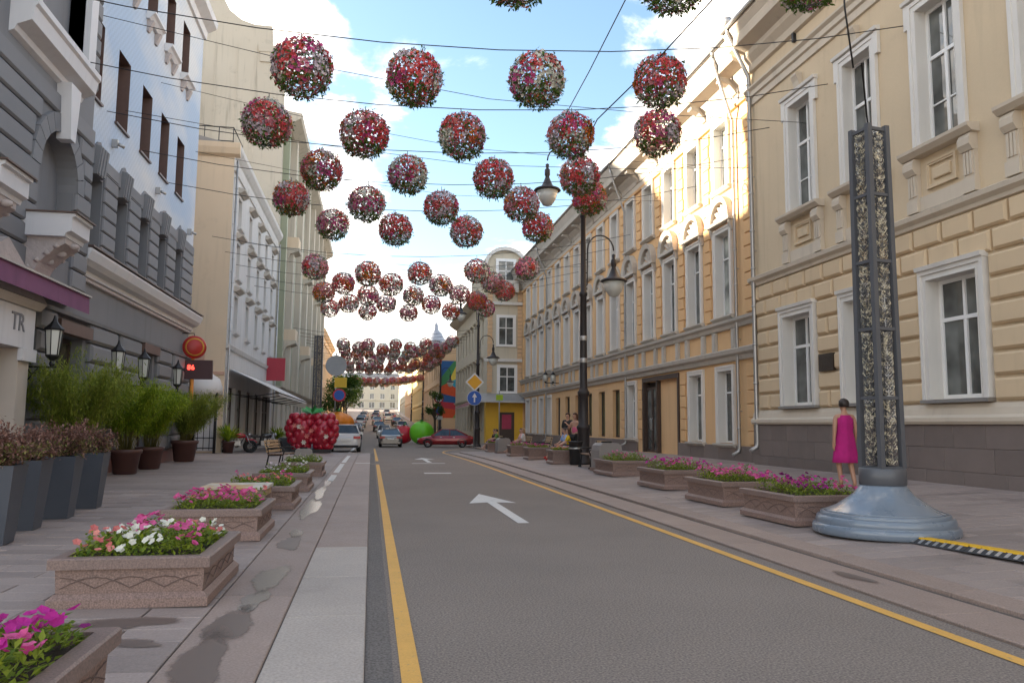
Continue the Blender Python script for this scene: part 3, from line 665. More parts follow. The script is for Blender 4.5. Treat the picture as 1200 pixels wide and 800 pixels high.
mb.tube([(c_, 0, 4.4), (c_, -1.0, 4.4)], .03, 6); mb.tube([(c_, 0, 4.05), (c_, -.6, 4.4)], .02, 6); lm = ob.part('wall_lantern', mb, iron)
for d in (.45, .98):
    q = MB(); q.lathe([(.09, 4.5), (.17, 4.95)], 6, (c_, -d), cap=True); q.build('lantern_glass', mat('lamp_glass', (.55, .55, .5), rough=.15, var=.05, bump=0) if 'lamp_glass' not in MATS else MATS['lamp_glass'], lm)
    q = MB(); q.lathe([(.2, 4.95), (.12, 5.05), (.03, 5.15), (.01, 5.28)], 6, (c_, -d)); q.lathe([(.03, 4.4), (.1, 4.5)], 6, (c_, -d)); q.build('lantern_cap', iron, lm)
# ================================================================ GREY BUILDING (left, near)
grey_s = mat('grey_stucco', (.205, .205, .215), rough=.85, var=.08, scale=.9, bump=.12, bscale=80, streak=.15)
grey_b = mat('grey_block_stucco', (.215, .215, .225), rough=.85, var=.07, scale=1.2, bump=.12, bscale=80, rand=.06)
white_st = mat('white_stucco_trim', (.66, .65, .66), rough=.75, var=.06, scale=1.5, bump=.06, streak=.12)
pinkstone = mat('pinkish_carved_stone', (.46, .40, .38), rough=.8, var=.2, scale=6, bump=.6, bscale=18)
copper = mat('brown_flashing', (.12, .075, .06), rough=.5, var=.2)
brown_rev = mat('brown_window_frame', (.13, .075, .06), rough=.6, var=.15, scale=5)
awn_p = mat('plum_awning_canvas', (.20, .075, .15), rough=.9, var=.12, scale=4, bump=.2, streak=.25)
# printed sky facade: pale blue with white cloud shapes and a fine grid of mesh
m, n_, b_ = new_mat('printed_sky_screen'); L2 = n_.links.new
g_ = n_.nodes.new('ShaderNodeNewGeometry'); mp = n_.nodes.new('ShaderNodeMapping'); mp.inputs['Scale'].default_value = (.2, .12, .26); L2(g_.outputs['Position'], mp.inputs[0])
t_ = n_.nodes.new('ShaderNodeTexNoise'); t_.inputs['Scale'].default_value = 1.2; t_.inputs['Detail'].default_value = 7; L2(mp.outputs[0], t_.inputs['Vector'])
c_ = n_.nodes.new('ShaderNodeValToRGB'); c_.color_ramp.elements[0].position = .42; c_.color_ramp.elements[1].position = .62; c_.color_ramp.elements[0].color = (.36, .46, .60, 1); c_.color_ramp.elements[1].color = (.60, .60, .60, 1); L2(t_.outputs['Fac'], c_.inputs[0])
b2 = n_.nodes.new('ShaderNodeTexChecker'); b2.inputs['Scale'].default_value = 9.0; L2(g_.outputs['Position'], b2.inputs['Vector']); b2.inputs['Color1'].default_value = (.95, .95, .95, 1); b2.inputs['Color2'].default_value = (1.04, 1.04, 1.04, 1)
ml = n_.nodes.new('ShaderNodeMix'); ml.data_type = 'RGBA'; ml.blend_type = 'MULTIPLY'; ml.inputs[0].default_value = 1; L2(c_.outputs[0], ml.inputs[6]); L2(b2.outputs[0], ml.inputs[7]); L2(ml.outputs[2], b_.inputs['Base Color']); b_.inputs['Roughness'].default_value = .7
screen = m
gb = Fac('grey_building', 'dark grey rusticated building with pale blue sky printed on its upper storeys', 'L', XL_WALL, 8.0, 33.65)
L_ = gb.len; U = gb.U
cY = [22.1, 24.35, 26.65, 28.9, 31.25]
opsA = [(*U(y-.52, y+.52), 5.86, 8.0) for y in cY]
opsB = [(*U(y-.62+dy, y+.48+dy), 10.0, 12.15) for y, dy in zip(cY, (-.5, -.4, -.3, -.3, -.35))]
opsC = [(o[0], o[1], 14.6, 16.7) for o in opsB]
gw = [(*U(19.95, 21.9), .5, 3.6), (*U(26.9, 28.55), .5, 3.75)]
mb = MB(); mb.openwall(U(20.65), L_, 8.3, 18.4, opsB+opsC, .45, screen, 0.0, brown_rev); gb.part('printed_screen', mb, None)
mb = MB(); mb.openwall(0, U(20.65), 8.3, 18.4, [], .3); mb.openwall(0, L_, -.3, 8.3, opsA+gw, .4); gb.part('wall', mb, grey_s)
body(gb, 13, 18.4, grey_s, 5.0)  # unseen roof made steep so its ridge keeps sun off the cream wall
for o_ in opsA:
    window(gb, o_[0]+.02, o_[1]-.02, o_[2]+.02, o_[3]-.02, .36, 'tee', dark_wood, glass, .07)
    mb = MB(); c2 = (o_[0]+o_[1])/2
    mb.prof([(0, 8.0), (.12, 8.0), (.2, 8.75), (0, 8.8)], c2-.3, c2+.3)
    for k in (-.2, 0, .2): mb.prof([(.1, 8.02), (.16, 8.02), (.235, 8.72), (.1, 8.74)], c2+k-.05, c2+k+.05)
    gb.part('keystone', mb, grey_b)
for o_ in opsB+opsC: window(gb, o_[0]+.02, o_[1]-.02, o_[2]+.02, o_[3]-.02, .4, 'side', brown_rev, glass, .08)
for o_ in opsB: mb = MB(); mb.box(o_[0]-.06, o_[1]+.06, -.07, .1, o_[2]-.06, o_[2]-.002); gb.part('sill', mb, copper)
for o_ in opsC:
    mb = MB(); mb.prof([(0, 14.32), (.1, 14.32), (.2, 14.45), (.28, 14.5), (.28, 14.58), (0, 14.6)], o_[0]-.12, o_[1]+.12); gb.part('sill', mb, white_st)
    for e in (o_[0]+.1, o_[1]-.1): mb = MB(); mb.prof([(0, 13.95), (.06, 13.95), (.12, 14.1), (.2, 14.3), (0, 14.32)], e-.1, e+.1); gb.part('sill_bracket', mb, pinkstone)
for z, uu in ((9.2, U(23.2)), (9.2, U(27.8)), (8.95, U(32.6))):
    mb = MB(); mb.box(uu-.07, uu+.07, -.16, 0, z, z+.22); mb.tube([(uu, -.16, z+.1), (uu+.1, -.3, z+.05)], .05, 6); gb.part('floodlight', mb, zinc)
# second storey blocks in the piers, with the stepped torn edge of the print above
piers = []; prev = U(20.72)
for o_ in opsA: piers.append((prev, o_[0]-.04)); prev = o_[1]+.04
piers.append((prev, L_-.02))
for a, b in piers:
    z = 5.86; i = 0
    if b-a < .25: continue
    while z < 8.35: rblock(gb, a, b, z, z+.4, grey_b, 'stone_block', .07, .03, 0, .015); z += .4; i += 1
for i, y in enumerate(cY):
    c2 = U(y); w0, w1 = c2-1.18, c2+1.12
    if i == 0: w0 = U(20.72)
    if i == 4: w1 = L_-.02
    pts = [(w0, 8.26)]; pts += [(w1, 8.26)]; n2 = 12
    for k in range(n2+1):
        t = 1-k/n2; u = w0+(w1-w0)*t; zz = 8.52+.42*math.exp(-((u-c2)/.5)**2)+.05*math.sin(9*u)
        pts.append((u, zz))
    mb = MB(); mb.poly(pts, -.05, -.003); gb.part('torn_edge', mb, grey_b)
# white cornice with brown flashing, grey fascia below
mb = MB(); mb.prof([(0, 5.2), (.12, 5.22), (.14, 5.34), (.3, 5.4), (.42, 5.52), (.5, 5.72), (.5, 5.78), (0, 5.82)], U(20.65), L_+.1); gb.part('white_cornice', mb, white_st)
mb = MB(); mb.box(U(20.65), L_+.12, -.54, .0, 5.822, 5.856); gb.part('flashing', mb, copper)
mb = MB(); mb.prof([(0, 5.08), (.09, 5.1), (.09, 5.18), (0, 5.2)], U(20.65), L_); gb.part('bead_moulding', mb, pinkstone)
# ground floor rusticated piers
for ya, yb in ((18.75, 19.85), (22.1, 24.3), (24.6, 26.7), (28.75, 30.6), (30.9, 33.6)):
    a, b = U(ya, yb); z = .55; i = 0
    while z < 4.0:
        e = .1 if i % 2 else 0; rblock(gb, a+e*.5, b-e*.5, z, z+.5, grey_b, 'stone_block', .17, .07, 0, .02); z += .5; i += 1
mb = MB(); mb.box(U(16), L_, -.2, -.0, -.2, .5); gb.part('plinth', mb, mat('red_granite', (.18, .085, .075), rough=.35, var=.2, scale=3, fine=100, fvar=.25, bump=.05))
mb = MB(); mb.prof([(0, 4.02), (.18, 4.04), (.2, 4.12), (0, 4.16)], U(18.7), L_); gb.part('string_course', mb, grey_s)
for o_ in gw:
    window(gb, o_[0]+.02, o_[1]-.02, o_[2]+.02, o_[3]-.02, .3, 'cross', dark_wood, glass_mat('reflective_shop_glass', (.05, .05, .03), .02) if 'reflective_shop_glass' not in MATS else MATS['reflective_shop_glass'], .12)
    mb = MB(); mb.box(o_[0]-.1, o_[1]+.1, -.22, 0, o_[3]+.004, o_[3]+.3); gb.part('lintel', mb, brown_rev)
downpipe(gb, U(20.8), 8.5, 18.0, None, white_st, .09, .13, False); downpipe(gb, U(33.45), .3, 5.0, None, zinc, .05, .22, True)
mb = MB(); mb.prof([(0, 17.6), (.1, 17.62), (.15, 17.9), (.5, 18.1), (.55, 18.35), (0, 18.45)], U(20.65), L_+.05); gb.part('top_cornice', mb, white_st)
# near bay: proud by 0.35, banded rustication, arched niche, white window above, two big corbels
BD = .35; b0, b1 = U(8.3), U(20.62); aw0, aw1 = U(17.55), U(19.65); ac = (aw0+aw1)/2; ar = (aw1-aw0)/2; az = 6.85
ww = (U(16.6)+.35, U(20.0)-.35, 9.75, 13.6)
mb = MB(); mb.openwall(b0, b1, 4.55, 18.2, [(aw0, aw1, 5.2, az+ar), ww], .9, None, -BD)
gb.part('bay_wall', mb, grey_s).name = 'bay_wall'
mb = MB(); mb.quad((b1, -BD, 4.55), (b1, 0, 4.55), (b1, 0, 18.2), (b1, -BD, 18.2)); mb.box(b0, b1, -BD, .0, 4.3, 4.55); gb.part('bay_return', mb, grey_s)
# arch head cut into the band above (solid spandrels sit in front as stones)
mb = MB(); pa = arc(ac, az, ar, 0, math.pi, 18)
for i in range(18):   # soffit
    mb.quad((pa[i][0], -BD-.06, pa[i][1]), (pa[i][0], .5, pa[i][1]), (pa[i+1][0], .5, pa[i+1][1]), (pa[i+1][0], -BD-.06, pa[i+1][1]))
gb.part('arch_soffit', mb, grey_b)
mb = MB()
lft = [(aw0, az+ar)]+[(aw0, az)]+[(x, z) for x, z in reversed(pa) if x < ac+.001][1:]
mb.add([(x, -BD, z) for x, z in lft], [tuple(range(len(lft)))]); rgt = [(aw1, az)]+[(aw1, az+ar)]+[(x, z) for x, z in reversed(pa) if x > ac-.001][:-1]
mb.add([(x, -BD, z) for x, z in rgt], [tuple(range(len(rgt)))]); gb.part('spandrel', mb, grey_b)
for k in range(11):
    a0_, a1_ = math.pi*(k+.03)/11, math.pi*(k+.97)/11; ri_, ro_ = ar+.01, ar+.42; mb = MB()
    mb.poly([(ac+ri_*math.cos(a0_), az+ri_*math.sin(a0_)), (ac+ro_*math.cos(a0_), az+ro_*math.sin(a0_)), (ac+ro_*math.cos(a1_), az+ro_*math.sin(a1_)), (ac+ri_*math.cos(a1_), az+ri_*math.sin(a1_))], -BD-.1, -BD); gb.part('voussoir', mb, grey_b)
rowz = [4.6+.46*k for k in range(11)]
for k, z in enumerate(rowz[:-1]):
    zt = z+.46; 
    for a, b in ((b0, aw0), (aw1, b1)):
        if z >= 8.0:
            continue
        cut = 0
        ro = ar+.42; zz = zt-.02-az if zt > az+.1 else 0
        cut = ar-(math.sqrt(max(0, ro*ro-max(0, z-az)**2)) if zt > az+.1 else ar)
        aa, bb = (a, b+cut) if a == b0 else (a-cut, b)
        if a == b0: aa = max(aa, b-5.5)
        rblock(gb, aa, bb, z, zt, grey_b, 'stone_course', .09, .04, -BD, .018)
for k, z in enumerate(rowz[:-1]):
    if z >= 8.0:
        aa, bb = b0+4, b1
        if z+.46 < 9.0: rblock(gb, aa, bb, z, z+.46, grey_b, 'stone_course', .09, .04, -BD, .018)
for k in range(9):
    z = 9.7+.46*k; rblock(gb, ww[1]+.5, b1, z, z+.46, grey_b, 'stone_course', .09, .04, -BD, .018); rblock(gb, b0+4.0, ww[0]-.5, z, z+.46, grey_b, 'stone_course', .09, .04, -BD, .018)
for k in range(6):
    z = 5.2+.36*k
    if z < az+.7: mb = MB(); mb.block(aw0+.02, aw1-.02, z+.015, z+.345, .06, .02, .56); gb.part('niche_course', mb, grey_s)
mb = MB(); mb.quad((aw0, .55, 5.2), (aw1, .55, 5.2), (aw1, .55, 8.0), (aw0, .55, 8.0)); gb.part('niche_back', mb, grey_s)
mb = MB(); mb.poly([(ac-.14, 7.75), (ac+.14, 7.75), (ac+.3, 9.0), (ac-.3, 9.0)], -BD-.3, -BD); gb.part('keystone', mb, white_st)
mb = MB(); mb.prof([(0, 8.95), (.1, 9.0), (.14, 9.1), (.4, 9.22), (.44, 9.5), (.5, 9.55), (.5, 9.68), (0, 9.72)], U(15.9), U(19.5), None, -BD); gb.part('bay_sill', mb, white_st)
mb = MB(); mb.box(ww[0]-.45, ww[0], -BD-.14, -BD+.9, 9.72, 13.9); mb.box(ww[1], ww[1]+.45, -BD-.14, -BD+.9, 9.72, 13.9); mb.box(ww[0]-.5, ww[1]+.5, -BD-.25, -BD+.9, 13.9, 14.6); gb.part('window_surround', mb, white_st)
window(gb, ww[0]+.02, ww[1]-.02, 9.77, 13.58, .2, 'cross', white_pvc, glass, .12)
def corbel(Ya, Yb, zt, dep_):
    a, b = U(Ya, Yb); mb = MB()
    mb.prof([(0, zt-.48), (dep_-.12, zt-.48), (dep_-.1, zt-.4), (dep_, zt-.36), (dep_, zt-.08), (dep_+.06, zt-.06), (dep_+.06, zt), (0, zt)], a-.12, b+.12, None, -BD); c1 = gb.part('corbel', mb, white_st)
    mb = MB(); mb.box(a-.17, b+.17, -BD-dep_-.11, -BD, zt+.003, zt+.03); mb.build('flashing', copper, c1)
    mb = MB(); mb.prof([(0, zt-1.5), (.1, zt-1.48), (.2, zt-1.3), (.34, zt-1.0), (.62, zt-.72), (dep_-.14, zt-.6), (dep_-.14, zt-.481), (0, zt-.481)], a, b, None, -BD); mb.build('scroll', pinkstone, c1)
    mb = MB()
    for s_ in range(5):
        t = s_/4; mb.lathe([(.02, zt-.66-.17*s_), (.11-.012*s_, zt-.62-.17*s_), (.10-.012*s_, zt-.55-.17*s_), (.02, zt-.52-.17*s_)], 8, (a+(b-a)*.5, -BD-dep_+.12+.22*s_))
    for q_ in (a-.012, b+.012):
        for s_ in range(4): mb.lathe([(.01, zt-.72-.15*s_), (.07, zt-.68-.15*s_), (.01, zt-.60-.15*s_)], 7, (q_, -BD-dep_+.3+.17*s_))
    stuff(mb.build('acanthus_relief', pinkstone, c1))
corbel(17.15, 17.95, 5.72, .95); corbel(14.0, 14.85, 5.78, .95)
# plum awning box over the shop window, white portal with pediment and panelled door
mb = MB(); a, b = U(13.6, 19.35)
mb.add([(a, -.25, 4.62), (b, -.25, 4.62), (b, -.95, 4.34), (a, -.95, 4.34), (a, -.97, 3.95), (b, -.97, 3.95), (a, -.25, 4.5), (b, -.25, 4.5)], [(0, 3, 2, 1), (3, 4, 5, 2), (0, 6, 4, 3), (1, 2, 5, 7)])
awn = gb.part('awning', mb, awn_p)
mb = MB(); mb.box(a-.03, b+.03, -1.0, -.93, 4.33, 4.37); mb.build('awning_rail', zinc, awn)
pt = U(14.0, 17.5)
mat('beige_stone', (.55, .48, .41), rough=.7, var=.08, bump=.08)
for a in (pt[1]-.5, pt[0]): mb = MB(); mb.box(a, a+.5, -.5, 0, .1, 2.95); gb.part('portal_pilaster', mb, MATS['beige_stone'])
mb = MB(); mb.box(pt[0]-.05, pt[1]+.05, -.55, 0, 2.95, 3.75); lint = gb.part('portal_lintel', mb, white_st)
mb = MB(); mb.prof([(0, 3.75), (.6, 3.76), (.66, 3.82), (.72, 3.9), (0, 3.92)], pt[0]-.15, pt[1]+.15); gb.part('portal_cornice', mb, MATS['beige_stone'])
mb = MB(); mb.box(pt[1]-.55, pt[1]+.1, -.6, -.5, 2.7, 2.95); gb.part('portal_capital', mb, white_st)
pc = (pt[0]+pt[1])/2; mb = MB(); mb.add([(pt[0]-.2, -.7, 3.92), (pt[1]+.2, -.7, 3.92), (pc, -.7, 4.9), (pt[0]-.2, 0, 3.92), (pt[1]+.2, 0, 3.92), (pc, 0, 4.9)], [(0, 1, 2), (0, 2, 5, 3), (1, 4, 5, 2)]); gb.part('pediment', mb, pinkstone)
mb = MB(); mb.box(pt[0]+.5, pt[1]-.5, -.14, -.1, .1, 2.95); drw = gb.part('portal_door', mb, mat('red_brown_door', (.12, .045, .035), rough=.45, var=.2, scale=5, bump=.1))
for i in range(3):
    for j in range(4):
        a = pt[0]+.58+i*.82; mb = MB(); mb.block(a, a+.7, .3+j*.66, .86+j*.66, .05, .03, -.14); mb.build('door_panel', MATS['red_brown_door'], drw)
def text_mesh(txt, size, m, name='letters', extr=.01):
    cu = bpy.data.curves.new(name, 'FONT'); cu.body = txt; cu.size = size; cu.extrude = extr; cu.align_x = 'CENTER'; cu.align_y = 'CENTER'; cu.resolution_u = 2
    o = bpy.data.objects.new(name, cu); C.objects.link(o); dg = bpy.context.evaluated_depsgraph_get(); me = bpy.data.meshes.new_from_object(o.evaluated_get(dg)); bpy.data.objects.remove(o)
    me.materials.clear(); me.materials.append(m); return me
tx = obj('letters', text_mesh('TR', .5, mat('grey_lettering', (.22, .22, .24), var=.1)), lint, (pt[1]-.75, -.56, 3.42)); tx.rotation_euler = (R(90), 0, 0)
# wall lanterns on scrolled brackets
lampglass = MATS['lamp_glass']
def wall_lantern(Y, zc, label):
    t = thing('wall_lantern', label, 'lantern', (XL_WALL+.17, Y, zc), math.pi/2, 'black lanterns along the grey building'); t.scale = (.88, .88, .88)
    mb = MB(); mb.tube([(0, 0, -.25), (0, -.85, -.25)], .025, 6); mb.tube([(0, 0, -.75), (0, -.25, -.55), (0, -.45, -.27)], .018, 6); mb.tube([(0, -.2, -.25), (0, -.3, -.4), (0, -.42, -.4), (0, -.45, -.3)], .014, 6); mb.box(-.04, .04, -.03, 0, -.85, .0); mb.build('bracket', iron, t)
    mb = MB(); mb.lathe([(.03, -.25), (.07, -.18), (.05, -.1), (.15, .0), (.16, .04)], 6, (0, -.75), smooth=False); mb.lathe([(.2, .62), (.22, .66), (.1, .78), (.05, .86), (.02, .98)], 6, (0, -.75), smooth=False)
    for k in range(6):
        a = 2*math.pi*k/6; mb.tube([(.14*math.cos(a), -.75+.14*math.sin(a), .02), (.19*math.cos(a), -.75+.19*math.sin(a), .64)], .012, 4)
    mb.build('lantern_cage', iron, t)
    mb = MB(); mb.lathe([(.125, .04), (.17, .62)], 6, (0, -.75), smooth=False); mb.build('lantern_glass', lampglass, t)
wall_lantern(17.8, 2.85, 'black iron wall lantern beside the white portal and plum awning')
wall_lantern(22.1, 2.78, 'black iron wall lantern on the rusticated pier above the first bamboo')
wall_lantern(24.5, 2.78, 'black iron wall lantern on the pier before the small shop window')
wall_lantern(28.6, 2.78, 'black iron wall lantern next to the round red sign')

# ================================================================ BEIGE BUILDING with café awning, courtyard gate
peach = mat('peach_stucco', (.68, .54, .39), rough=.9, var=.07, scale=.5, bump=.1, streak=.12, grime=.1)
offw = mat('off_white_stucco', (.58, .56, .54), rough=.88, var=.08, scale=.6, bump=.1, streak=.2, grime=.12)
bb_ = Fac('beige_building', 'beige and off-white building with small window hoods and café awning', 'L', XL_WALL, 42.0, 62.2)
L_ = bb_.len; U = bb_.U; fc = [44.4, 48.3, 52.0, 55.5, 59.0]
ops = [(U(y)-.55, U(y)+.55, z0, z1) for y in fc for z0, z1 in ((6.4, 8.3), (9.3, 11.2), (12.1, 13.7))]
shop = [(*U(43.3, 45.5), .1, 3.4), (*U(46.2, 48.6), .1, 3.4), (*U(49.4, 52.0), .1, 3.4), (*U(52.8, 55.6), .1, 3.4), (*U(56.5, 60.5), .1, 3.4)]
mb = MB(); mb.openwall(0, L_, -.6, 16.0, ops+shop, .3); bb_.part('wall', mb, offw)
body(bb_, 9, 16.0, peach, 1.0)
for o_ in ops:
    window(bb_, o_[0], o_[1], o_[2], o_[3], .24, 'tee', white_pvc, glass, .07)
    mb = MB(); mb.prof([(0, o_[3]+.2), (.1, o_[3]+.2), (.34, o_[3]+.34), (.36, o_[3]+.42), (0, o_[3]+.5)], o_[0]-.25, o_[1]+.25); bb_.part('window_hood', mb, orange_t)
    mb = MB(); mb.prof([(0, o_[2]-.22), (.18, o_[2]-.14), (.2, o_[2]-.06), (0, o_[2])], o_[0]-.15, o_[1]+.15); bb_.part('sill', mb, offw)
for o_ in shop: window(bb_, o_[0], o_[1], o_[2], o_[3], .24, 'cross', dark_wood, glass, .1)
for pts in ([(0, 5.3), (.1, 5.32), (.18, 5.5), (0, 5.6)], [(0, 14.6), (.08, 14.62), (.12, 14.9), (0, 14.95)], [(0, 15.4), (.1, 15.5), (.28, 15.75), (.3, 16.0), (0, 16.05)]):
    mb = MB(); mb.prof(pts, -.02, L_); bb_.part('cornice', mb, offw)
mb = MB(); mb.prof([(0, 15.3), (.2, 15.45), (.3, 15.75), (.32, 16.02), (0, 16.05)], -9.0, .3, None); o = mb.build('end_cornice', peach, bb_.root); o.rotation_euler = (0, 0, -math.pi/2); o.location = (0, 0, 0)
downpipe(bb_, .2, .3, 15.2); downpipe(bb_, L_-.3, .3, 15.2)
mb = MB(); a, b = U(42.8, 60.8)
mb.add([(a, -.06, 4.35), (b, -.06, 4.35), (b, -2.6, 3.15), (a, -2.6, 3.15), (a, -2.62, 2.95), (b, -2.62, 2.95)], [(0, 3, 2, 1), (3, 4, 5, 2)]); aw = bb_.part('awning', mb, mat('white_awning_canvas', (.62, .60, .57), rough=.9, var=.08, streak=.1))
mb = MB()
for k in range(6): u = a+.1+(b-a-.2)*k/5; mb.tube([(u, -.1, 3.0), (u, -1.3, 2.9), (u, -2.55, 3.1)], .025, 5)
mb.tube([(a, -2.6, 3.1), (b, -2.6, 3.1)], .03, 6); mb.build('awning_arm', iron, aw)
mb = MB(); mb.box(U(57.6), U(57.6)+.12, -1.3, -.05, 4.5, 6.1); bb_.part('banner', mb, mat('red_banner', (.38, .03, .05), rough=.6, var=.1))
# end wall details facing the courtyard gate (drawn on the side wall plane, local x = 0)
mb = MB(); mb.box(-.06, 0, 1.0, 4.0, 4.35, 5.0); mb.box(-.1, 0, .02, 6.0, 3.95, 4.1); bb_.part('end_wall_band', mb, mat('pink_render', (.52, .33, .25), rough=.9, var=.15, scale=2))
mb = MB(); pts = [(0.0, .0), (0.0, 2.8)]; 
mb.lathe([(.95, 2.9), (.95, 3.25), (.8, 3.7), (.45, 3.95), (.02, 4.02)], 20, (-.3, .95)); bb_.part('domed_canopy', mb, mat('white_canopy', (.66, .64, .62), rough=.6, var=.06))
mb = MB(); mb.box(-.05, 0, .25, 1.6, .1, 2.9); bb_.part('end_wall_door', mb, white_st)
# roof railing
mb = MB()
for z in (16.35, 17.1): mb.tube([(.5, .2, z), (.5, 7.5, z)], .03, 6); mb.tube([(.5, .2, z), (3.5, .2, z)], .03, 6)
for k in range(11): mb.tube([(.5, .2+.73*k, 16.0), (.5, .2+.73*k, 17.1)], .025, 5)
bb_.part('roof_railing', mb, iron)
gate = thing('courtyard_gate', 'black wrought-iron gate closing the gap beside the beige building', 'gate', (-9.6, 41.2, .1+prof_y(41)))
for k in range(2):
    mb = MB(); mb.tube([(1.0+1.0*k, 0, 0), (1.0+1.0*k, 0, 3.0-.1*k)], .07, 8); mb.lathe([(.07, 2.95-.1*k), (.1, 3.0-.1*k), (.02, 3.15-.1*k)], 8, (1.0+1.0*k, 0)); mb.build('post', iron, gate)
for k in range(13):
    x = -1.6+.28*k
    if abs(x-1.0) < .1 or abs(x-2.0) < .1: continue
    mb = MB(); mb.tube([(x, 0, .15), (x, 0, 2.6)], .018, 5); mb.build('bar', iron, gate)
mb = MB()
for z in (.25, .75, 2.5): mb.box(-1.7, 2.0, -.02, .02, z-.025, z+.025)
mb.build('rail', iron, gate)
# round red sign and LED board on an orange pole by the grey corner
sg = thing('currency_sign', 'round red sign above a dark board with glowing red digits on orange pole', 'sign', (-6.95, 32.6, .1))
mb = MB(); mb.tube([(0, 0, 0), (0, 0, 4.55)], .07, 10); mb.build('pole', mat('orange_paint', (.62, .24, .03), rough=.5, var=.1), sg)
mb = MB(); mb.lathe([(.0, -.05), (.43, -.05), (.45, 0), (.43, .05), (0, .05)], 32); o = mb.build('disc', mat('red_sign', (.42, .025, .02), rough=.4, var=.1), sg, (.05, -.1, 4.35)); o.rotation_euler = (R(90), 0, R(20))
mb = MB(); mb.lathe([(.3, .052), (.36, .06), (.3, .062)], 32, cap=False); q = mb.build('ring_mark', mat('sign_gold', (.6, .3, .05), var=.1), o)
mb = MB(); mb.box(-.3, .75, -.08, .08, 3.1, 3.85); bd = mb.build('board', mat('dark_board', (.07, .03, .035), rough=.4, var=.1), sg)
led = mat('red_led', (.4, .0, .0), emit=((1, .03, .02), 2.2), var=0, bump=0)
o = obj('digits', text_mesh('86', .28, led, 'digits', .004), bd, (-.05, -.09, 3.55)); o.rotation_euler = (R(90), 0, 0)
mb = MB(); mb.tube([(-.5, 0, 4.9), (.0, 0, 4.9), (.03, -.1, 4.78)], .02, 6); mb.build('bracket', iron, sg)

# ================================================================ TALL GREEN-GREY BUILDING behind it
stone_g = mat('weathered_beige_render', (.50, .45, .37), rough=.9, var=.12, scale=.25, bump=.12, streak=.3, grime=.22)
green_g = mat('grey_green_tile', (.27, .29, .20), rough=.6, var=.12, scale=.6, bump=.06, streak=.1)
tb = Fac('tall_building', 'tall weathered beige building with curved gable and grey-green pilasters', 'L', XL_WALL, 62.25, 115.0)
L_ = tb.len; U = tb.U; H = 25.6
tc_ = [64.8+3.55*k for k in range(14)]
ops = [(U(y)-.7, U(y)+.7, z0, z0+2.2) for y in tc_ for z0 in (1.0, 5.2, 9.0, 12.8, 16.6, 20.4)]
mb = MB(); mb.openwall(0, L_, -.8, H, ops, .3); tb.part('wall', mb, stone_g)
for o_ in ops: window(tb, o_[0], o_[1], o_[2], o_[3], .22, 'side', white_pvc, glass, .08)
for k in range(15):
    y = 63.0+3.55*k
    if y < 114.6:
        mb = MB(); w2 = .3 if k % 2 == 0 else .55; mb.box(U(y)-w2, U(y)+w2, -.5 if k % 2 == 0 else -.75, 0, 4.2, H-.6); tb.part('pilaster', mb, green_g if k % 2 == 0 else stone_g)
for y, z, hh in ((66.6, 8.2, 3.4), (66.6, 15.8, 3.4), (80.8, 8.2, 3.4), (80.8, 15.8, 3.4), (95, 8.2, 3.4), (95, 15.8, 3.4)):
    mb = MB(); c2 = U(y); mb.prof([(0, z-1.4), (.2, z-1.3), (.5, z-.5), (1.2, z-.25), (1.25, z), (0, z+.01)], c2-1.0, c2+1.0); bl = tb.part('balcony', mb, stone_g)
    mb = MB(); mb.box(c2-.95, c2+.95, -1.15, -1.05, z+.01, z+.9); mb.box(c2-.95, c2-.85, -1.05, 0, z+.01, z+.9); mb.box(c2+.85, c2+.95, -1.05, 0, z+.01, z+.9); mb.build('parapet', peach, bl)
for pts in ([(0, 4.0), (.4, 4.1), (.6, 4.3), (0, 4.4)], [(0, H-.7), (.5, H-.6), (1.3, H-.1), (1.4, H+.3), (0, H+.5)]):
    mb = MB(); mb.prof(pts, 0, L_); tb.part('cornice', mb, stone_g)
# gable end facing the camera with its curved shoulder
mb = MB(); mb.quad((0, 13, -.8), (L_, 13, -.8), (L_, 13, H), (0, 13, H)); mb.quad((L_, 0, -.8), (L_, 13, -.8), (L_, 13, H), (L_, 0, H)); tb.part('side_wall', mb, stone_g)
mb = MB(); mb.add([(0.3, 0, H+.45), (L_, 0, H+.45), (L_, 6, H+4), (.3, 6, H+4), (.3, 13, H), (L_, 13, H)], [(0, 1, 2, 3), (3, 2, 5, 4)]); tb.part('roof', mb, roof_m)
# outline in (distance from the street corner, z): cornice shoulder, concave curve, tall block
pts = [(0, -.8), (13, -.8), (13, 38), (5.6, 38), (5.3, 36.2), (4.95, 34.8), (4.3, 33.6), (3.4, 32.9), (2.4, 32.6), (1.1, 32.6), (1.0, 31.0), (0, 30.9), (0, -.8)]
mb = MB(); n2 = len(pts)-1
fan = [(0, y, z) for y, z in pts[:-1]]
mb.add(fan + [(-.6, y, z) for y, z in pts[:-1]], [tuple(range(n2, 2*n2)), tuple(reversed(range(n2)))] + [(i, (i+1) % n2, (i+1) % n2+n2, i+n2) for i in range(n2)]); tb.part('gable_wall', mb, stone_g)
mb = MB(); mb.box(-.75, 0, -.5, 2.0, 30.4, 30.95); mb.box(-.7, 0, -.2, 1.9, 29.6, 30.4); tb.part('gable_cornice', mb, stone_g)
for y_, z_ in ((2.2, 8), (3.6, 8), (5.2, 8)):
    mb = MB(); mb.box(-.64, -.6, y_-.05, y_+.05, 17, 31); tb.part('gable_joint', mb, stone_g)
for k in range(3): mb = MB(); mb.box(.5+3*k, 2.6+3*k, 7.2, 12, 30, 37.5); tb.part('roof_block', mb, stone_g)

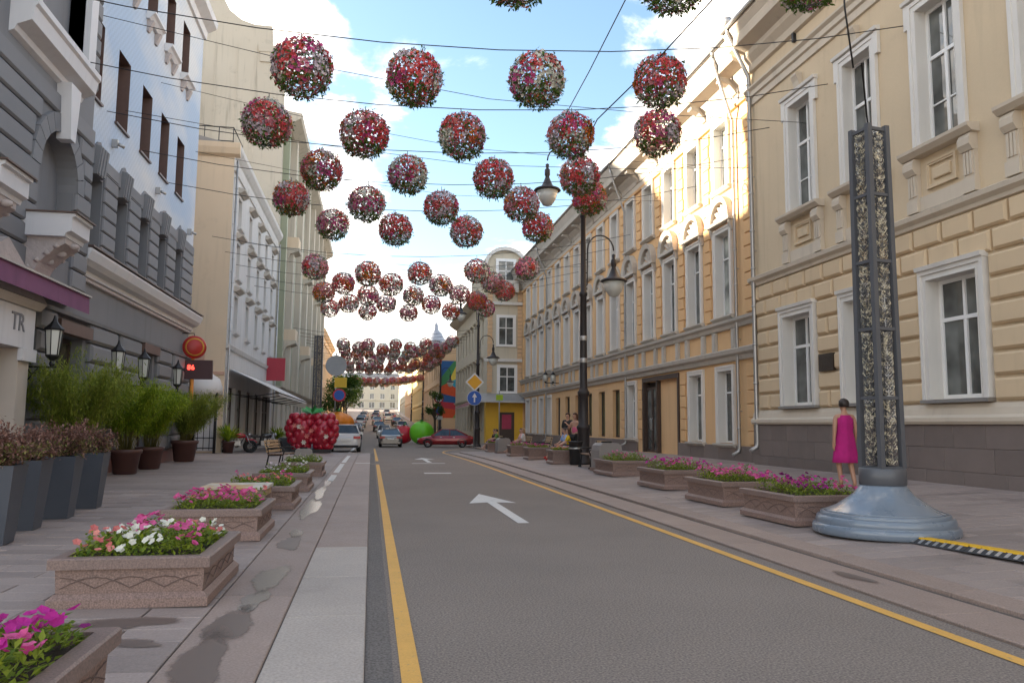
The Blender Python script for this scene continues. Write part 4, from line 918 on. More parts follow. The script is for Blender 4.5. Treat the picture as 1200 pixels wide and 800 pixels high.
# ================================================================ FAR BUILDINGS
def simple(name, label, side, X, Y0, Y1, H, wm, rows, dx=3.2, ww_=1.2, wh=1.9, z=0.0, depth=12, fm=white_pvc, gm=glass, trim=None, roof=2.5, corn=.5, base=0.9):
    f = Fac(name, label, side, X, Y0, Y1, None, z); L_ = f.len
    n2 = max(1, int((L_-.6)//dx)); off = (L_-n2*dx)/2+dx/2
    ops = [(off+dx*k-ww_/2, off+dx*k+ww_/2, zr, zr+wh) for k in range(n2) for zr in rows]
    ops += [(off+dx*k-ww_/2-.2, off+dx*k+ww_/2+.2, base, base+2.4) for k in range(n2)]
    mb = MB(); mb.openwall(0, L_, -1, H, ops, .25); f.part('wall', mb, wm); body(f, depth, H, wm, roof, -1)
    for o_ in ops: window(f, o_[0], o_[1], o_[2], o_[3], .2, 'side', fm, gm, .09)
    t = trim or wm
    mb = MB(); mb.prof([(0, H-.7), (corn*.4, H-.55), (corn, H-.15), (corn*1.1, H), (0, H+.1)], 0, L_); f.part('cornice', mb, t)
    mb = MB(); mb.prof([(0, base+2.9), (.15, base+2.95), (.2, base+3.1), (0, base+3.15)], 0, L_); f.part('string_course', mb, t)
    for zr in rows:
        for k in range(n2): 
            if L_ < 40: mb = MB(); c2 = off+dx*k; mb.prof([(0, zr+wh+.1), (.2, zr+wh+.2), (.24, zr+wh+.3), (0, zr+wh+.36)], c2-ww_/2-.2, c2+ww_/2+.2); f.part('window_hood', mb, t)
    return f
pale = mat('pale_stone_facade', (.56, .50, .39), rough=.9, var=.1, scale=.5, streak=.18, bump=.1)
peach2 = mat('apricot_facade', (.66, .45, .27), rough=.9, var=.08, scale=.4, streak=.1, bump=.08)
rose = mat('rose_facade', (.55, .37, .30), rough=.9, var=.08, scale=.4, bump=.08)
yellowf = mat('yellow_facade', (.68, .52, .24), rough=.9, var=.08, scale=.4, bump=.08)
# rounded-gable corner house: street side, then the end that faces the camera
rg = simple('gabled_corner_house', 'pale stone corner house with rounded gable, balcony window and yellow shopfront', 'R', 9.6, 66.6, 92.0, 13.2, pale, (5.0, 8.6), 2.5, 1.1, 2.2, 0, 10, corn=.8)
rt = rg.root; Lr = rg.len
# the end wall is the local plane x = L (towards the camera); build it in a child-frame: u runs from the street corner inwards (local +y)
def endq(mb, y0, y1, z0, z1, d0, d1, m=None): mb.box(Lr+d0, Lr+d1, y0, y1, z0, z1, m)
mb = MB(); endq(mb, 0, 3.1, -1, 13.2, .0, .12); rg.part('end_wall', mb, pale)
mb = MB(); prof_ = [(-.3, 13.2), (3.2, 13.2), (3.2, 15.2)] + [(1.5+1.75*math.cos(a), 15.2+1.5*math.sin(a)) for a in [math.pi*k/12 for k in range(13)]] + [(-.3, 15.2)]
mb.add([(Lr+.12, y, z) for y, z in prof_] + [(Lr-9, y, z) for y, z in prof_], [tuple(range(len(prof_))), tuple(reversed(range(len(prof_), 2*len(prof_))))] + [(i, i+len(prof_), (i+1) % len(prof_)+len(prof_), (i+1) % len(prof_)) for i in range(len(prof_))]); rg.part('rounded_gable', mb, pale)
mb = MB(); arcp = [(1.5+1.9*math.cos(math.pi*k/14), 15.2+1.68*math.sin(math.pi*k/14)) for k in range(15)]; arci = [(1.5+1.6*math.cos(math.pi*k/14), 15.2+1.38*math.sin(math.pi*k/14)) for k in range(15)]
for k in range(14): mb.add([(Lr+.45, *arcp[k]), (Lr+.45, *arcp[k+1]), (Lr+.45, *arci[k+1]), (Lr+.45, *arci[k]), (Lr-9, *arcp[k]), (Lr-9, *arcp[k+1]), (Lr+.1, *arci[k+1]), (Lr+.1, *arci[k])], [(0, 1, 2, 3), (0, 4, 5, 1), (3, 2, 6, 7)])
rg.part('gable_moulding', mb, trim_w)
for y0, y1, z0, z1 in ((1.0, 2.2, 8.4, 10.7), (1.1, 2.35, 4.4, 6.4), (.9, 2.2, 13.4, 15.6)):
    mb = MB(); 
    for a, b, c, d in ((y0-.25, y0, z0-.2, z1+.25), (y1, y1+.25, z0-.2, z1+.25), (y0, y1, z1, z1+.25), (y0, y1, z0-.2, z0)): endq(mb, a, b, c, d, .125, .24)
    w1 = rg.part('window', mb, white_pvc)
    mb = MB(); endq(mb, y0, y1, z0, z1, .123, .13); mb.build('pane', glass, w1)
    mb = MB(); endq(mb, (y0+y1)/2-.04, (y0+y1)/2+.04, z0, z1, .131, .17); endq(mb, y0, y1, z0+(z1-z0)*.6, z0+(z1-z0)*.6+.08, .131, .17); mb.build('mullion', white_pvc, w1)
mb = MB(); endq(mb, .5, 2.6, 12.9, 13.1, .12, .7); endq(mb, .5, 2.6, 13.1, 13.9, .62, .68); rg.part('balcony', mb, trim_w)
for z in (6.9, 11.8):
    mb = MB(); endq(mb, -.3, 3.1, z, z+.25, .12, .4); rg.part('end_string_course', mb, trim_w)
q = MB(); q.box(0, .12, 0, .42, 0, .3); qm = q.mesh('quoin_block', peach2)
for k in range(26):
    z = 4.3+.34*k
    if z < 13: obj('quoin_block', qm, rt, (Lr+.12, .0 if k % 2 else -.02, z)); obj('quoin_block', qm, rt, (Lr+.12, 2.6, z))
mb = MB(); endq(mb, -.2, 3.0, .0, 3.5, .12, 1.1); yk = rg.part('shopfront', mb, mat('yellow_shopfront', (.72, .42, .03), rough=.6, var=.08))
mb = MB(); endq(mb, .9, 2.2, .1, 2.6, 1.1, 1.14); mb.build('shop_door', dark_wood, yk)
mb = MB(); endq(mb, 1.15, 1.95, 1.2, 2.4, 1.14, 1.16); mb.build('shop_poster', mat('crimson_poster', (.4, .05, .1), var=.2), yk)
mb = MB(); mb.add([(Lr+.12, -.6, 4.2), (Lr+.12, 3.1, 4.2), (Lr+2.2, 3.1, 3.5), (Lr+2.2, -1.2, 3.5), (Lr+.12, -.6, 4.1), (Lr+2.2, -1.2, 3.38), (Lr+2.2, 3.1, 3.38)], [(0, 1, 2, 3), (3, 2, 6, 5), (0, 3, 5, 4)]); rg.part('canopy', mb, mat('grey_canopy_sheet', (.45, .46, .47), rough=.4, metal=.5, var=.1))
mb = MB(); mb.add([(Lr-12, -.02, 3.9), (Lr-1, -.02, 3.9), (Lr-1, -1.6, 3.1), (Lr-12, -1.6, 3.1)], [(0, 1, 2, 3)]); rg.part('awning', mb, mat('maroon_awning', (.17, .05, .06), var=.15))

# mural house: bright abstract mural painted on the end wall
mh = simple('mural_house', 'house with a bright abstract mural painted on its end wall', 'R', 8.2, 97.0, 128.0, 11.2, peach2, (4.6, 7.6), 3.2, 1.2, 1.9, prof_y(97), 12)
Lm = mh.len; mural = []
cols = [(.02, .10, .28), (.60, .08, .02), (.70, .30, .02), (.05, .22, .08), (.72, .55, .08), (.03, .30, .42), (.45, .03, .05), (.20, .33, .08)]
mms = [mat('mural_paint_%s' % nme, c, rough=.7, var=.15, scale=3, bump=.03) for nme, c in zip(('navy', 'red', 'orange', 'green', 'yellow', 'teal', 'crimson', 'olive'), cols)]
y0, y1, z0, z1 = 0.05, 3.2, 2.6, 9.6
polys = [([(0, 9.6), (0, 7.4), (1.7, 9.6)], 0), ([(0, 7.4), (0, 6.4), (1.0, 6.9), (2.2, 9.6), (1.7, 9.6)], 3), ([(2.2, 9.6), (1.0, 6.9), (2.4, 7.6), (2.75, 9.6)], 4), ([(2.75, 9.6), (2.4, 7.6), (3.2, 6.2), (3.2, 9.6)], 2), ([(2.4, 7.6), (1.0, 6.9), (3.2, 5.4), (3.2, 6.2)], 5), ([(1.0, 6.9), (0, 6.4), (0, 5.6), (3.2, 4.9), (3.2, 5.4)], 1), ([(0, 5.6), (0, 4.6), (3.2, 4.3), (3.2, 4.9)], 0), ([(0, 4.6), (0, 3.9), (3.2, 3.4), (3.2, 4.3)], 6), ([(0, 3.9), (0, 2.6), (1.6, 2.6), (2.2, 3.55)], 1), ([(2.2, 3.55), (1.6, 2.6), (3.2, 2.6), (3.2, 3.4)], 7)]
mb = MB(); mb.box(Lm, Lm+.05, 0, 3.4, -.5, 11.2); mw = mh.part('end_wall', mb, peach2)
for pts, k in polys:
    mb = MB(); mb.add([(Lm+.06, y, z) for y, z in pts], [tuple(range(len(pts)))]); mb.build('mural_field', mms[k], mw)
simple('yellow_far_house', 'sunlit yellow house beyond the mural house', 'R', 8.0, 128.5, 160.0, 13.0, yellowf, (4.5, 7.8), 3.4, z=prof_y(130), depth=12)
simple('apricot_far_house', 'sunlit apricot house far along the right of the street', 'R', 8.4, 160.5, 205.0, 12.0, peach2, (4.5, 7.6), 4.2, 1.5, 2.0, z=prof_y(165))
simple('pale_far_house', 'pale house at the far right end of the street', 'R', 9.0, 205.5, 270.0, 15.0, pale, (4.5, 8.0, 11.2), 5.0, 2.0, 2.2, z=prof_y(210))
simple('rose_far_house', 'rose plaster house beyond the tall beige building', 'L', -7.4, 115.5, 150.0, 15.0, peach2, (4.5, 8.0, 11.2), 3.4, z=prof_y(118))
simple('cream_far_house', 'low cream house far along the left of the street', 'L', -7.8, 150.5, 200.0, 11.0, pale, (4.5, 7.6), 4.2, 1.5, 2.0, z=prof_y(155))
simple('yellow_end_house', 'low yellow house at the far left end of the street', 'L', -8.6, 200.5, 270.0, 11.0, yellowf, (4.5, 7.6), 5.0, 2.0, 2.2, z=prof_y(205))
simple('street_end_house', 'wide pale house closing the far end of the street', 'F', 330.0, -45.0, 45.0, 13.0, pale, (4.5, 8.4), 4.2, 1.8, 2.2, z=prof_y(330)-.5)
simple('added_sun_blocker', 'unseen house added behind the grey building to block the sun', 'F', 58.0, -44.0, -15.5, 29.0, peach, (5, 9, 13, 17, 21, 25), 3.6, 1.3, 2.0, depth=26)  # hidden mass added to end the sun patch along the orange facade
simple('added_sun_blocker_low', 'lower unseen house added behind the gap to block low sun', 'L', -21.5, 22.0, 49.0, 19.5, peach, (5, 9, 13), 3.6, 1.3, 2.0, depth=12, roof=.5)  # hidden mass added to keep sun off the orange facade's lower part
# domed tower far off on the right
dt = thing('domed_tower', 'grey domed church tower rising above the mural house', 'tower', (10.9, 140, prof_y(140)))
mb = MB(); mb.lathe([(2.3, 0), (2.3, 12.2), (2.6, 12.4), (2.6, 12.8), (2.0, 12.9), (2.0, 13.2)], 12, smooth=False); mb.build('shaft', pale, dt)
mb = MB(); mb.lathe([(2.1, 13.2), (2.15, 14.0), (1.8, 15.2), (1.1, 16.4), (.5, 17.0), (.45, 17.8), (.1, 18.4), (.03, 19.6)], 20); mb.build('dome', mat('grey_dome_lead', (.3, .32, .36), rough=.5, metal=.3, var=.15), dt)
for k in range(8):
    a = math.pi*2*k/8; mb = MB(); mb.box(-.35, .35, -.06, .06, 8.0, 11.5); o = mb.build('louvre_window', interior, dt, (2.28*math.sin(a), -2.28*math.cos(a), 0), a)
# ================================================================ PLANTERS, POTS AND PLANTS
leaf_g = leaf_mat('petunia_leaf', (.09, .16, .015), (.30, .36, .035))
bamboo_l = leaf_mat('bamboo_leaf', (.14, .24, .015), (.42, .50, .04), .5)
bamboo_d = leaf_mat('bamboo_leaf_olive', (.14, .20, .025), (.38, .42, .07), .5)
barb_l = leaf_mat('barberry_leaf', (.13, .055, .045), (.38, .22, .17), .4)
barb_g = leaf_mat('barberry_green_leaf', (.12, .14, .025), (.30, .26, .10), .4)
def petal(name, c1, c2): return leaf_mat(name, c1, c2, .3, .6)
fl = dict(pink=petal('pink_petal', (.55, .05, .22), (.72, .16, .36)), magenta=petal('magenta_petal', (.42, .015, .22), (.60, .04, .38)), white=petal('white_petal', (.70, .68, .58), (.80, .78, .70)), salmon=petal('salmon_petal', (.60, .14, .14), (.72, .28, .24)), purple=petal('purple_petal', (.16, .01, .10), (.30, .02, .20)), red=petal('red_petal', (.42, .015, .03), (.62, .05, .06)), orange=petal('orange_petal', (.65, .14, .02), (.75, .26, .04)), lavender=petal('lavender_petal', (.62, .50, .56), (.78, .68, .70)))
def leaf(mb, p, d, up, l, w_, m=None):
    """one pointed leaf: two triangles folded along the midrib"""
    s = d.cross(up)
    if s.length < 1e-4: s = Vector((1, 0, 0))
    s.normalize(); n_ = s.cross(d).normalized()
    mb.add([p, p+d*l*.45+s*w_*.5+n_*w_*.12, p+d*l, p+d*l*.45-s*w_*.5+n_*w_*.12], [(0, 1, 2, 3)], m)
def rv(r): 
    while True:
        v = Vector((r.uniform(-1, 1), r.uniform(-1, 1), r.uniform(-1, 1)))
        if .05 < v.length < 1: return v.normalized()
def blossom(mb, p, n_, rad, m=None, r=rnd):
    """open trumpet flower: ruffled five-lobed disc, throat sunk in the middle"""
    a = n_.orthogonal().normalized(); b = n_.cross(a); ph = r.uniform(0, 6.28); vs_ = [p - n_*rad*.35]
    for k in range(10):
        t = ph+2*math.pi*k/10; q = rad*(1.0 if k % 2 == 0 else .78); vs_.append(p+(a*math.cos(t)+b*math.sin(t))*q + n_*rad*r.uniform(-.08, .14))
    mb.add(vs_, [(0, 1+k, 1+(k+1) % 10) for k in range(10)], m)
def flowers(cx, cy, z, w_, l_, cols, label, seed, n=85, h=.14, rz=0.0, patch=True):
    r = random.Random(seed); t = thing('petunias', label, 'flowers', (cx, cy, z), rz); t['kind'] = 'stuff'
    mb = MB()
    bumpf = [(r.uniform(-.5, .5)*w_, r.uniform(-.5, .5)*l_, r.uniform(.5, 1.0)) for _ in range(9)]
    def hh(x, y): return h*(.45+.85*max(q*math.exp(-((x-a)**2+(y-b)**2)/.05) for a, b, q in bumpf))
    for _ in range(2600 if cy < 9 else 1800):
        x, y = r.uniform(-.5, .5)*w_, r.uniform(-.5, .5)*l_; d = rv(r); d.z = abs(d.z)*.5+.1; d.normalize()
        leaf(mb, Vector((x, y, hh(x, y)*r.uniform(.1, 1.0))), d, Vector((0, 0, 1)), r.uniform(.035, .07), r.uniform(.02, .035))
    mb.build('foliage', leaf_g, t)
    bs = {c: MB() for c in cols}
    cen = [(r.uniform(-.5, .5)*w_, r.uniform(-.5, .5)*l_, c) for c in cols for _ in range(3)]
    for _ in range(n):
        x, y = r.uniform(-.5, .5)*w_, r.uniform(-.5, .5)*l_
        c = min(cen, key=lambda q: (q[0]-x)**2+(q[1]-y)**2+r.uniform(0, .03))[2] if patch else r.choice(cols)
        nn = (Vector((r.uniform(-.8, .8), r.uniform(-1.1, .4), 1.0))).normalized()
        blossom(bs[c], Vector((x, y, hh(x, y)+r.uniform(.005, .06))), nn, r.uniform(.024, .038), None, r)
    for c, q in bs.items():
        if q.v: q.build('blossoms', fl[c], t)
    return t
gran = mat('planter_granite', (.235, .155, .128), rough=.55, var=.12, scale=2, fine=80, fvar=.95, bump=.08, bscale=200, grime=.15)
gran_d = mat('planter_granite_rim', (.20, .138, .118), rough=.45, var=.12, scale=2, fine=80, fvar=.8, bump=.06, bscale=200)
gran_g = mat('carved_line', (.15, .10, .085), rough=.7, var=.1)
soil = mat('soil', (.05, .035, .025), rough=.95, var=.3, scale=9, bump=.5)
def frustum(mb, w0, l0, w1, l1, z0, z1, m=None):
    a = [(-w0/2, -l0/2, z0), (w0/2, -l0/2, z0), (w0/2, l0/2, z0), (-w0/2, l0/2, z0), (-w1/2, -l1/2, z1), (w1/2, -l1/2, z1), (w1/2, l1/2, z1), (-w1/2, l1/2, z1)]
    mb.add(a, [(0, 1, 5, 4), (1, 2, 6, 5), (2, 3, 7, 6), (3, 0, 4, 7)], m)
def planter_proto(W_, L_, H_):
    base = MB(); frustum(base, W_+.10, L_+.10, W_+.10, L_+.10, 0, .07); frustum(base, W_+.10, L_+.10, W_+.02, L_+.02, .07, .11)
    bod = MB(); frustum(bod, W_, L_, W_+.02, L_+.02, .10, H_-.085)
    rim = MB(); a, b = W_/2+.055, L_/2+.055; i = .10
    for z, o_ in ((H_-.085, 0), (H_-.012, 0), (H_, .012)): rim.v += [(-a+o_, -b+o_, z), (a-o_, -b+o_, z), (a-o_, b-o_, z), (-a+o_, b-o_, z)]
    rim.v += [(-a+i, -b+i, H_), (a-i, -b+i, H_), (a-i, b-i, H_), (-a+i, b-i, H_), (-a+i, -b+i, H_-.12), (a-i, -b+i, H_-.12), (a-i, b-i, H_-.12), (-a+i, b-i, H_-.12)]
    for lv in range(4):
        for k in range(4): rim.f.append((lv*4+k, lv*4+(k+1) % 4, lv*4+4+(k+1) % 4, lv*4+4+k)); rim.m.append(0); rim.sm.append(False)
    rim.f.append((3, 2, 1, 0)); rim.m.append(0); rim.sm.append(False)
    so_ = MB(); so_.quad((-a+i, -b+i, H_-.06), (a-i, -b+i, H_-.06), (a-i, b-i, H_-.06), (-a+i, b-i, H_-.06))
    car = MB()
    for (sx, sy, ln, ax) in ((0, -1, W_, 0), (1, 0, L_, 1), (-1, 0, L_, 1)):
        for ph in (0, 1):
            pts = []
            for k in range(13):
                t = k/12; u = (t-.5)*(ln-.06); z = .15+(H_-.3)*abs(math.sin(t*math.pi*2.0+ph*math.pi/2))
                e = W_/2+.013 if ax else L_/2+.013
                pts.append((sx*e, u, z) if ax else (u, sy*e, z))
            car.tube(pts, .0035, 4, cap=False)
    return [('base', base.mesh('base', gran)), ('body', bod.mesh('body', gran)), ('rim', rim.mesh('rim', gran_d)), ('soil', so_.mesh('soil', soil)), ('carved_arc', car.mesh('carved_arc', gran_g))]
PP = {}
def planter(cx, cy, W_, L_, H_, label, rz=0.0, group=None, dz=0.0):
    k = (W_, L_, H_)
    if k not in PP: PP[k] = planter_proto(*k)
    t = thing('granite_planter', label, 'planter', (cx, cy, gz(cx, cy)+dz), rz, group)
    for n_, me in PP[k]: obj(n_, me, t)
    return t
HL = .385
left = [(-1.84, 3.75, ['magenta', 'pink', 'purple', 'magenta'], 'magenta and purple petunias', 230), (-1.83, 7.5, ['white', 'salmon', 'pink', 'pink', 'white'], 'white and salmon petunias', 170), (-1.9, 11.05, ['pink', 'pink', 'salmon'], 'rose pink petunias', 190), (-1.84, 14.7, ['salmon', 'pink'], 'salmon petunias by the slatted block seat', 60), (-1.86, 18.35, ['lavender', 'white'], 'small pale flowers', 45), (-1.86, 23.3, ['white'], 'mostly green leaves', 18)]
for k, (x, y, cols_, lab, n_) in enumerate(left):
    planter(x, y, 1.08, 1.42, HL, 'square pink granite planter holding ' + lab)
    flowers(x, y, gz(x, y)+HL-.06, .98, 1.24, cols_, ('clump of ' if k < 4 else 'bed of ') + lab + ' in a left granite planter', 50+k, n_, .19)
right = [(6.56, 11.28, ['magenta', 'pink', 'purple'], 'deep magenta petunias right behind the lattice mast', .03, 120), (6.72, 13.95, ['pink', 'pink', 'pink'], 'dense hot pink petunias', .03, 150), (6.95, 17.4, ['magenta', 'pink', 'magenta'], 'mixed magenta petunias', .04, 110), (7.15, 21.85, ['pink'], 'sparse pink petunias beside a stone bin', .05, 26)]
for k, (x, y, cols_, lab, rz, n_) in enumerate(right):
    planter(x, y, 1.24, 1.48, .42, 'granite planter with ' + lab, rz)
    flowers(x, y, gz(x, y)+.36, 1.06, 1.28, cols_, 'mound of ' + lab, 70+k, int(n_*1.5), .24, rz)
for k, (x, y, lab, cols_) in enumerate(((6.95, 28.4, 'beside the seated people and the lamp post', ['salmon', 'orange']), (6.85, 32.4, 'between the two benches', ['pink', 'magenta']), (6.85, 36.6, 'next to the woman in white', ['pink', 'magenta']), (6.95, 44.6, 'past the round stone bin', ['pink']))):
    planter(x, y, .95, .95, .5, 'small granite flower box ' + lab)
    flowers(x, y, gz(x, y)+.44, .8, .8, cols_, 'little pink and red flowers in the box ' + lab, 90+k, 50, .14)
# slate-grey tall pots with barberry
slate = mat('slate_pot', (.055, .062, .078), rough=.45, var=.12, scale=4, bump=.05, fine=60, fvar=.08)
def slate_pot(x, y, label, rz=R(6)):
    t = thing('slate_pot', label, 'pot', (x, y, .1), rz)
    mb = MB(); frustum(mb, .40, .40, .56, .56, 0, .90); a, b = .28, .235
    mb.add([(-a, -a, .90), (a, -a, .90), (a, a, .90), (-a, a, .90), (-b, -b, .90), (b, -b, .90), (b, b, .90), (-b, b, .90), (-b, -b, .8), (b, -b, .8), (b, b, .8), (-b, b, .8)], [(0, 1, 5, 4), (1, 2, 6, 5), (2, 3, 7, 6), (3, 0, 4, 7), (4, 5, 9, 8), (5, 6, 10, 9), (6, 7, 11, 10), (7, 4, 8, 11)]); mb.quad((-.2, -.2, 0), (-.2, .2, 0), (.2, .2, 0), (.2, -.2, 0)); mb.build('body', slate, t)
    mb = MB(); mb.quad((-b, -b, .84), (b, -b, .84), (b, b, .84), (-b, b, .84)); mb.build('soil', soil, t)
def barberry(x, y, label, seed, g=.35):
    r = random.Random(seed); t = thing('barberry_shrub', label, 'shrub', (x, y, .94))
    st = MB(); l1, l2 = MB(), MB()
    for k in range(44):
        d = rv(r); d.z = abs(d.z)*1.1+.25; d.normalize(); L_ = r.uniform(.36, .56)
        tip = Vector((d.x*L_*.95, d.y*L_*.95, d.z*L_)); st.tube([(0, 0, 0), tip*.5+Vector((0, 0, .04)), tip], [.008, .006, .003], 4)
        for _ in range(62):
            q = tip*r.uniform(.35, 1.05)+rv(r)*r.uniform(.02, .12); e = (rv(r)+d*.6).normalized()
            leaf(l2 if r.random() < g and q.z < .3 else l1, q, e, Vector((0, 0, 1)), r.uniform(.04, .07), r.uniform(.022, .036))
    st.build('stems', mat('twig', (.06, .035, .025), var=.2) if 'twig' not in MATS else MATS['twig'], t); l1.build('red_leaves', barb_l, t); l2.build('green_leaves', barb_g, t)
for k, (px, py, lab) in enumerate(((3, 640, 'standing beside the white portal'), (38, 622, 'second from the white portal'), (79, 608, 'third from the white portal'), (113, 596, 'next to the brown bamboo pots'))):
    p = on_ground(px, py, .1); x, y = p.x-.24, p.y+.22
    slate_pot(x, y, 'tall tapered slate-grey pot ' + lab); barberry(x, y, 'dark red barberry shrub in the slate pot ' + lab, 300+k, (.5, .3, .45, .3)[k])
# brown round pots with bamboo
brown = mat('brown_pot', (.085, .036, .030), rough=.5, var=.12, scale=4, bump=.05)
def brown_pot(x, y, label, s=1.0):
    t = thing('brown_pot', label, 'pot', (x, y, .1))
    mb = MB(); mb.lathe([(.26*s, 0), (.30*s, .03), (.375*s, .55*s), (.41*s, .56*s), (.42*s, .66*s), (.40*s, .67*s), (.36*s, .665*s), (.35*s, .58*s)], 28); mb.build('body', brown, t)
    mb = MB(); mb.lathe([(.0, .6*s), (.35*s, .6*s)], 20, cap=False); mb.build('soil', soil, t)
def bamboo(x, y, label, seed, H_, spread, lean=(0, 0), n=46, lm_=None):
    r = random.Random(seed); t = thing('bamboo_plant', label, 'plant', (x, y, .7)); st, lf = MB(), MB()
    for k in range(n):
        a = r.uniform(0, 6.28); rr = r.uniform(.02, .22); f_ = spread*math.sqrt(r.uniform(.05, 1)); hh = H_*r.uniform(.68, 1)*(1-.22*f_/spread)
        b0 = Vector((rr*math.cos(a), rr*math.sin(a), 0)); tip = Vector((f_*math.cos(a)+lean[0], f_*math.sin(a)+lean[1], hh)); mid = (b0+tip)/2+Vector((-.12*f_*math.cos(a), -.12*f_*math.sin(a), .12*hh))
        st.tube([b0, mid, tip], [.008, .006, .002], 4)
        for _ in range(250):
            s_ = r.uniform(.2, 1.05)**.75; q = b0*(1-s_)**2+mid*2*s_*(1-s_)+tip*s_*s_ + rv(r)*r.uniform(0, .15*(.5+s_)); d = (Vector((math.cos(a), math.sin(a), .2))*.5+rv(r)*.9+Vector((0, 0, -.15))).normalized()
            leaf(lf, q, d, Vector((0, 0, 1)), r.uniform(.09, .16), r.uniform(.014, .024))
    st.build('stems', mat('bamboo_cane', (.22, .20, .05), rough=.5, var=.2) if 'bamboo_cane' not in MATS else MATS['bamboo_cane'], t); lf.build('leaves', lm_ or bamboo_l, t)
for k, (px, py, lab, H_, sp, lean, lm_) in enumerate(((97, 566, 'hidden behind the slate pots', 2.5, 1.25, (0, 0), bamboo_d), (142, 556, 'between the slate pots and the other bamboo', 2.35, 1.1, (0, 0), bamboo_l), (171, 550, 'in the middle of the brown pots', 2.1, .95, (.1, 0), bamboo_l), (213, 541, 'beside the grey corner and the gate', 2.2, 1.1, (.4, 0), bamboo_d))):
    p = on_ground(px, py, .1); x, y = p.x, p.y+.3
    if k == 0: x, y = -6.3, 18.6
    brown_pot(x, y, 'round brown glazed pot ' + lab, 1.0 if k < 3 else 1.15); bamboo(x, y, 'feathery green bamboo in the brown pot ' + lab, 400+k, H_, sp, lean, 80, lm_)

# ================================================================ SEATS, BINS, BENCHES
wood = mat('weathered_wood', (.40, .27, .15), rough=.75, var=.2, scale=6, fine=60, fvar=.2, bump=.2, streak=.2)
wood_p = mat('pale_wood', (.52, .50, .44), rough=.7, var=.15, scale=6, bump=.15, col2=(.50, .28, .10), c2scale=1.2)
wood_d = mat('brown_bench_slat', (.17, .10, .06), rough=.6, var=.25, scale=6, bump=.15)
t = thing('block_seat', 'low stone block seat topped with pale wooden slats', 'seat', (-2.02, 13.05, .1))
mb = MB(); mb.box(-.46, .46, -.42, -.30, 0, .40); mb.build('stone_side', gran, t); mb = MB(); mb.box(-.46, .46, .30, .42, 0, .40); mb.build('stone_side', gran, t)
mb = MB(); mb.box(.36, .46, -.30, .30, .30, .402); mb.build('wood_side', wood, t)
for k in range(8): mb = MB(); mb.slab(-.48, .48, -.44+.112*k, -.44+.112*k+.095, .405, .45, .006); mb.build('slat', wood_p, t)
def bench(x, y, rz, label, n=4, L_=1.6):
    t = thing('park_bench', label, 'bench', (x, y, gz(x, y)), rz)
    for s in (-1, 1):
        mb = MB(); e = s*(L_/2-.12); mb.tube([(e, -.28, 0), (e, -.24, .22), (e, -.26, .42), (e, .2, .40), (e, .27, 0)], .03, 6); mb.tube([(e, .2, .40), (e, .33, .88)], .028, 6); mb.tube([(e, -.26, .42), (e, -.3, .55), (e, -.22, .64), (e, .24, .62)], .024, 6); mb.lathe([(.07, 0), (.05, .05), (.02, .07)], 8, (e, -.28)); mb.build('iron_leg', iron, t)
    for k in range(5): mb = MB(); mb.slab(-L_/2, L_/2, -.26+.095*k, -.26+.095*k+.08, .425, .46, .008); mb.build('seat_slat', wood_d, t)
    for k in range(4):
        mb = MB(); mb.box(-L_/2, L_/2, -.015, .015, -.04, .04); o = mb.build('back_slat', wood, t, (0, .235+.03*k, .53+.105*k)); o.rotation_euler = (R(-15), 0, 0)
    return t
bench(-2.9, 27.2, R(80), 'slatted park bench beside the granite bin near the raspberry sculpture')
bench(7.2, 25.3, R(-92), 'dark slatted bench with iron legs left of the stone bin', 4, 1.7)
bench(7.5, 30.4, R(-92), 'dark slatted bench carrying the people in yellow and blue', 4, 1.8); bench(7.5, 34.6, R(-92), 'empty dark bench between the flower boxes', 4, 1.6); bench(7.4, 38.7, R(-92), 'slatted bench with the woman in white', 4, 1.8); bench(7.4, 47.5, R(-92), 'far slatted bench with the couple', 4, 1.8)
def stone_bin(x, y, s, label):
    t = thing('stone_bin', label, 'bin', (x, y, gz(x, y)), R(5))
    mb = MB(); pts = [(-.3*s, 0), (.3*s, 0), (.3*s, .5*s), (.27*s, .62*s), (.2*s, .68*s), (-.2*s, .68*s), (-.27*s, .62*s), (-.3*s, .5*s)]; mb.poly(pts, -.28*s, .28*s); mb.build('body', mat('grey_granite', (.25, .225, .21), rough=.6, var=.1, fine=150, fvar=.35, scale=3) if 'grey_granite' not in MATS else MATS['grey_granite'], t)
    mb = MB(); mb.box(-.33*s, .33*s, -.31*s, .31*s, 0, .08*s); mb.build('foot', gran, t)
    mb = MB(); mb.lathe([(.0, .682*s), (.12*s, .682*s), (.14*s, .70*s), (.13*s, .72*s)], 14, cap=False); mb.build('opening', iron, t)
stone_bin(-2.1, 26.2, .95, 'rounded granite litter bin on the left pavement'); stone_bin(7.15, 23.6, 1.25, 'large rounded granite bin between planter and dark bench'); stone_bin(6.9, 41.6, 1.15, 'rounded granite bin past the woman in white')
t = thing('black_bin', 'black metal bin beside the lamp post', 'bin', (7.15, 27.35, gz(7.1, 27.3)))
mb = MB(); mb.lathe([(.2, 0), (.22, .05), (.24, .75), (.27, .78), (.27, .82), (.2, .83)], 18); mb.build('body', iron, t); mb = MB(); mb.lathe([(.245, .55), (.25, .56), (.25, .6), (.245, .61)], 18, cap=False); mb.build('band', zinc, t)
t = thing('black_planter', 'black square planter with leafy shrub by the café', 'planter', (-4.2, 44.6, .1+prof_y(44)))
mb = MB(); frustum(mb, 1.3, .6, 1.4, .7, 0, .75); mb.quad((-.7, -.35, .75), (.7, -.35, .75), (.7, .35, .75), (-.7, .35, .75)); mb.build('body', slate, t)

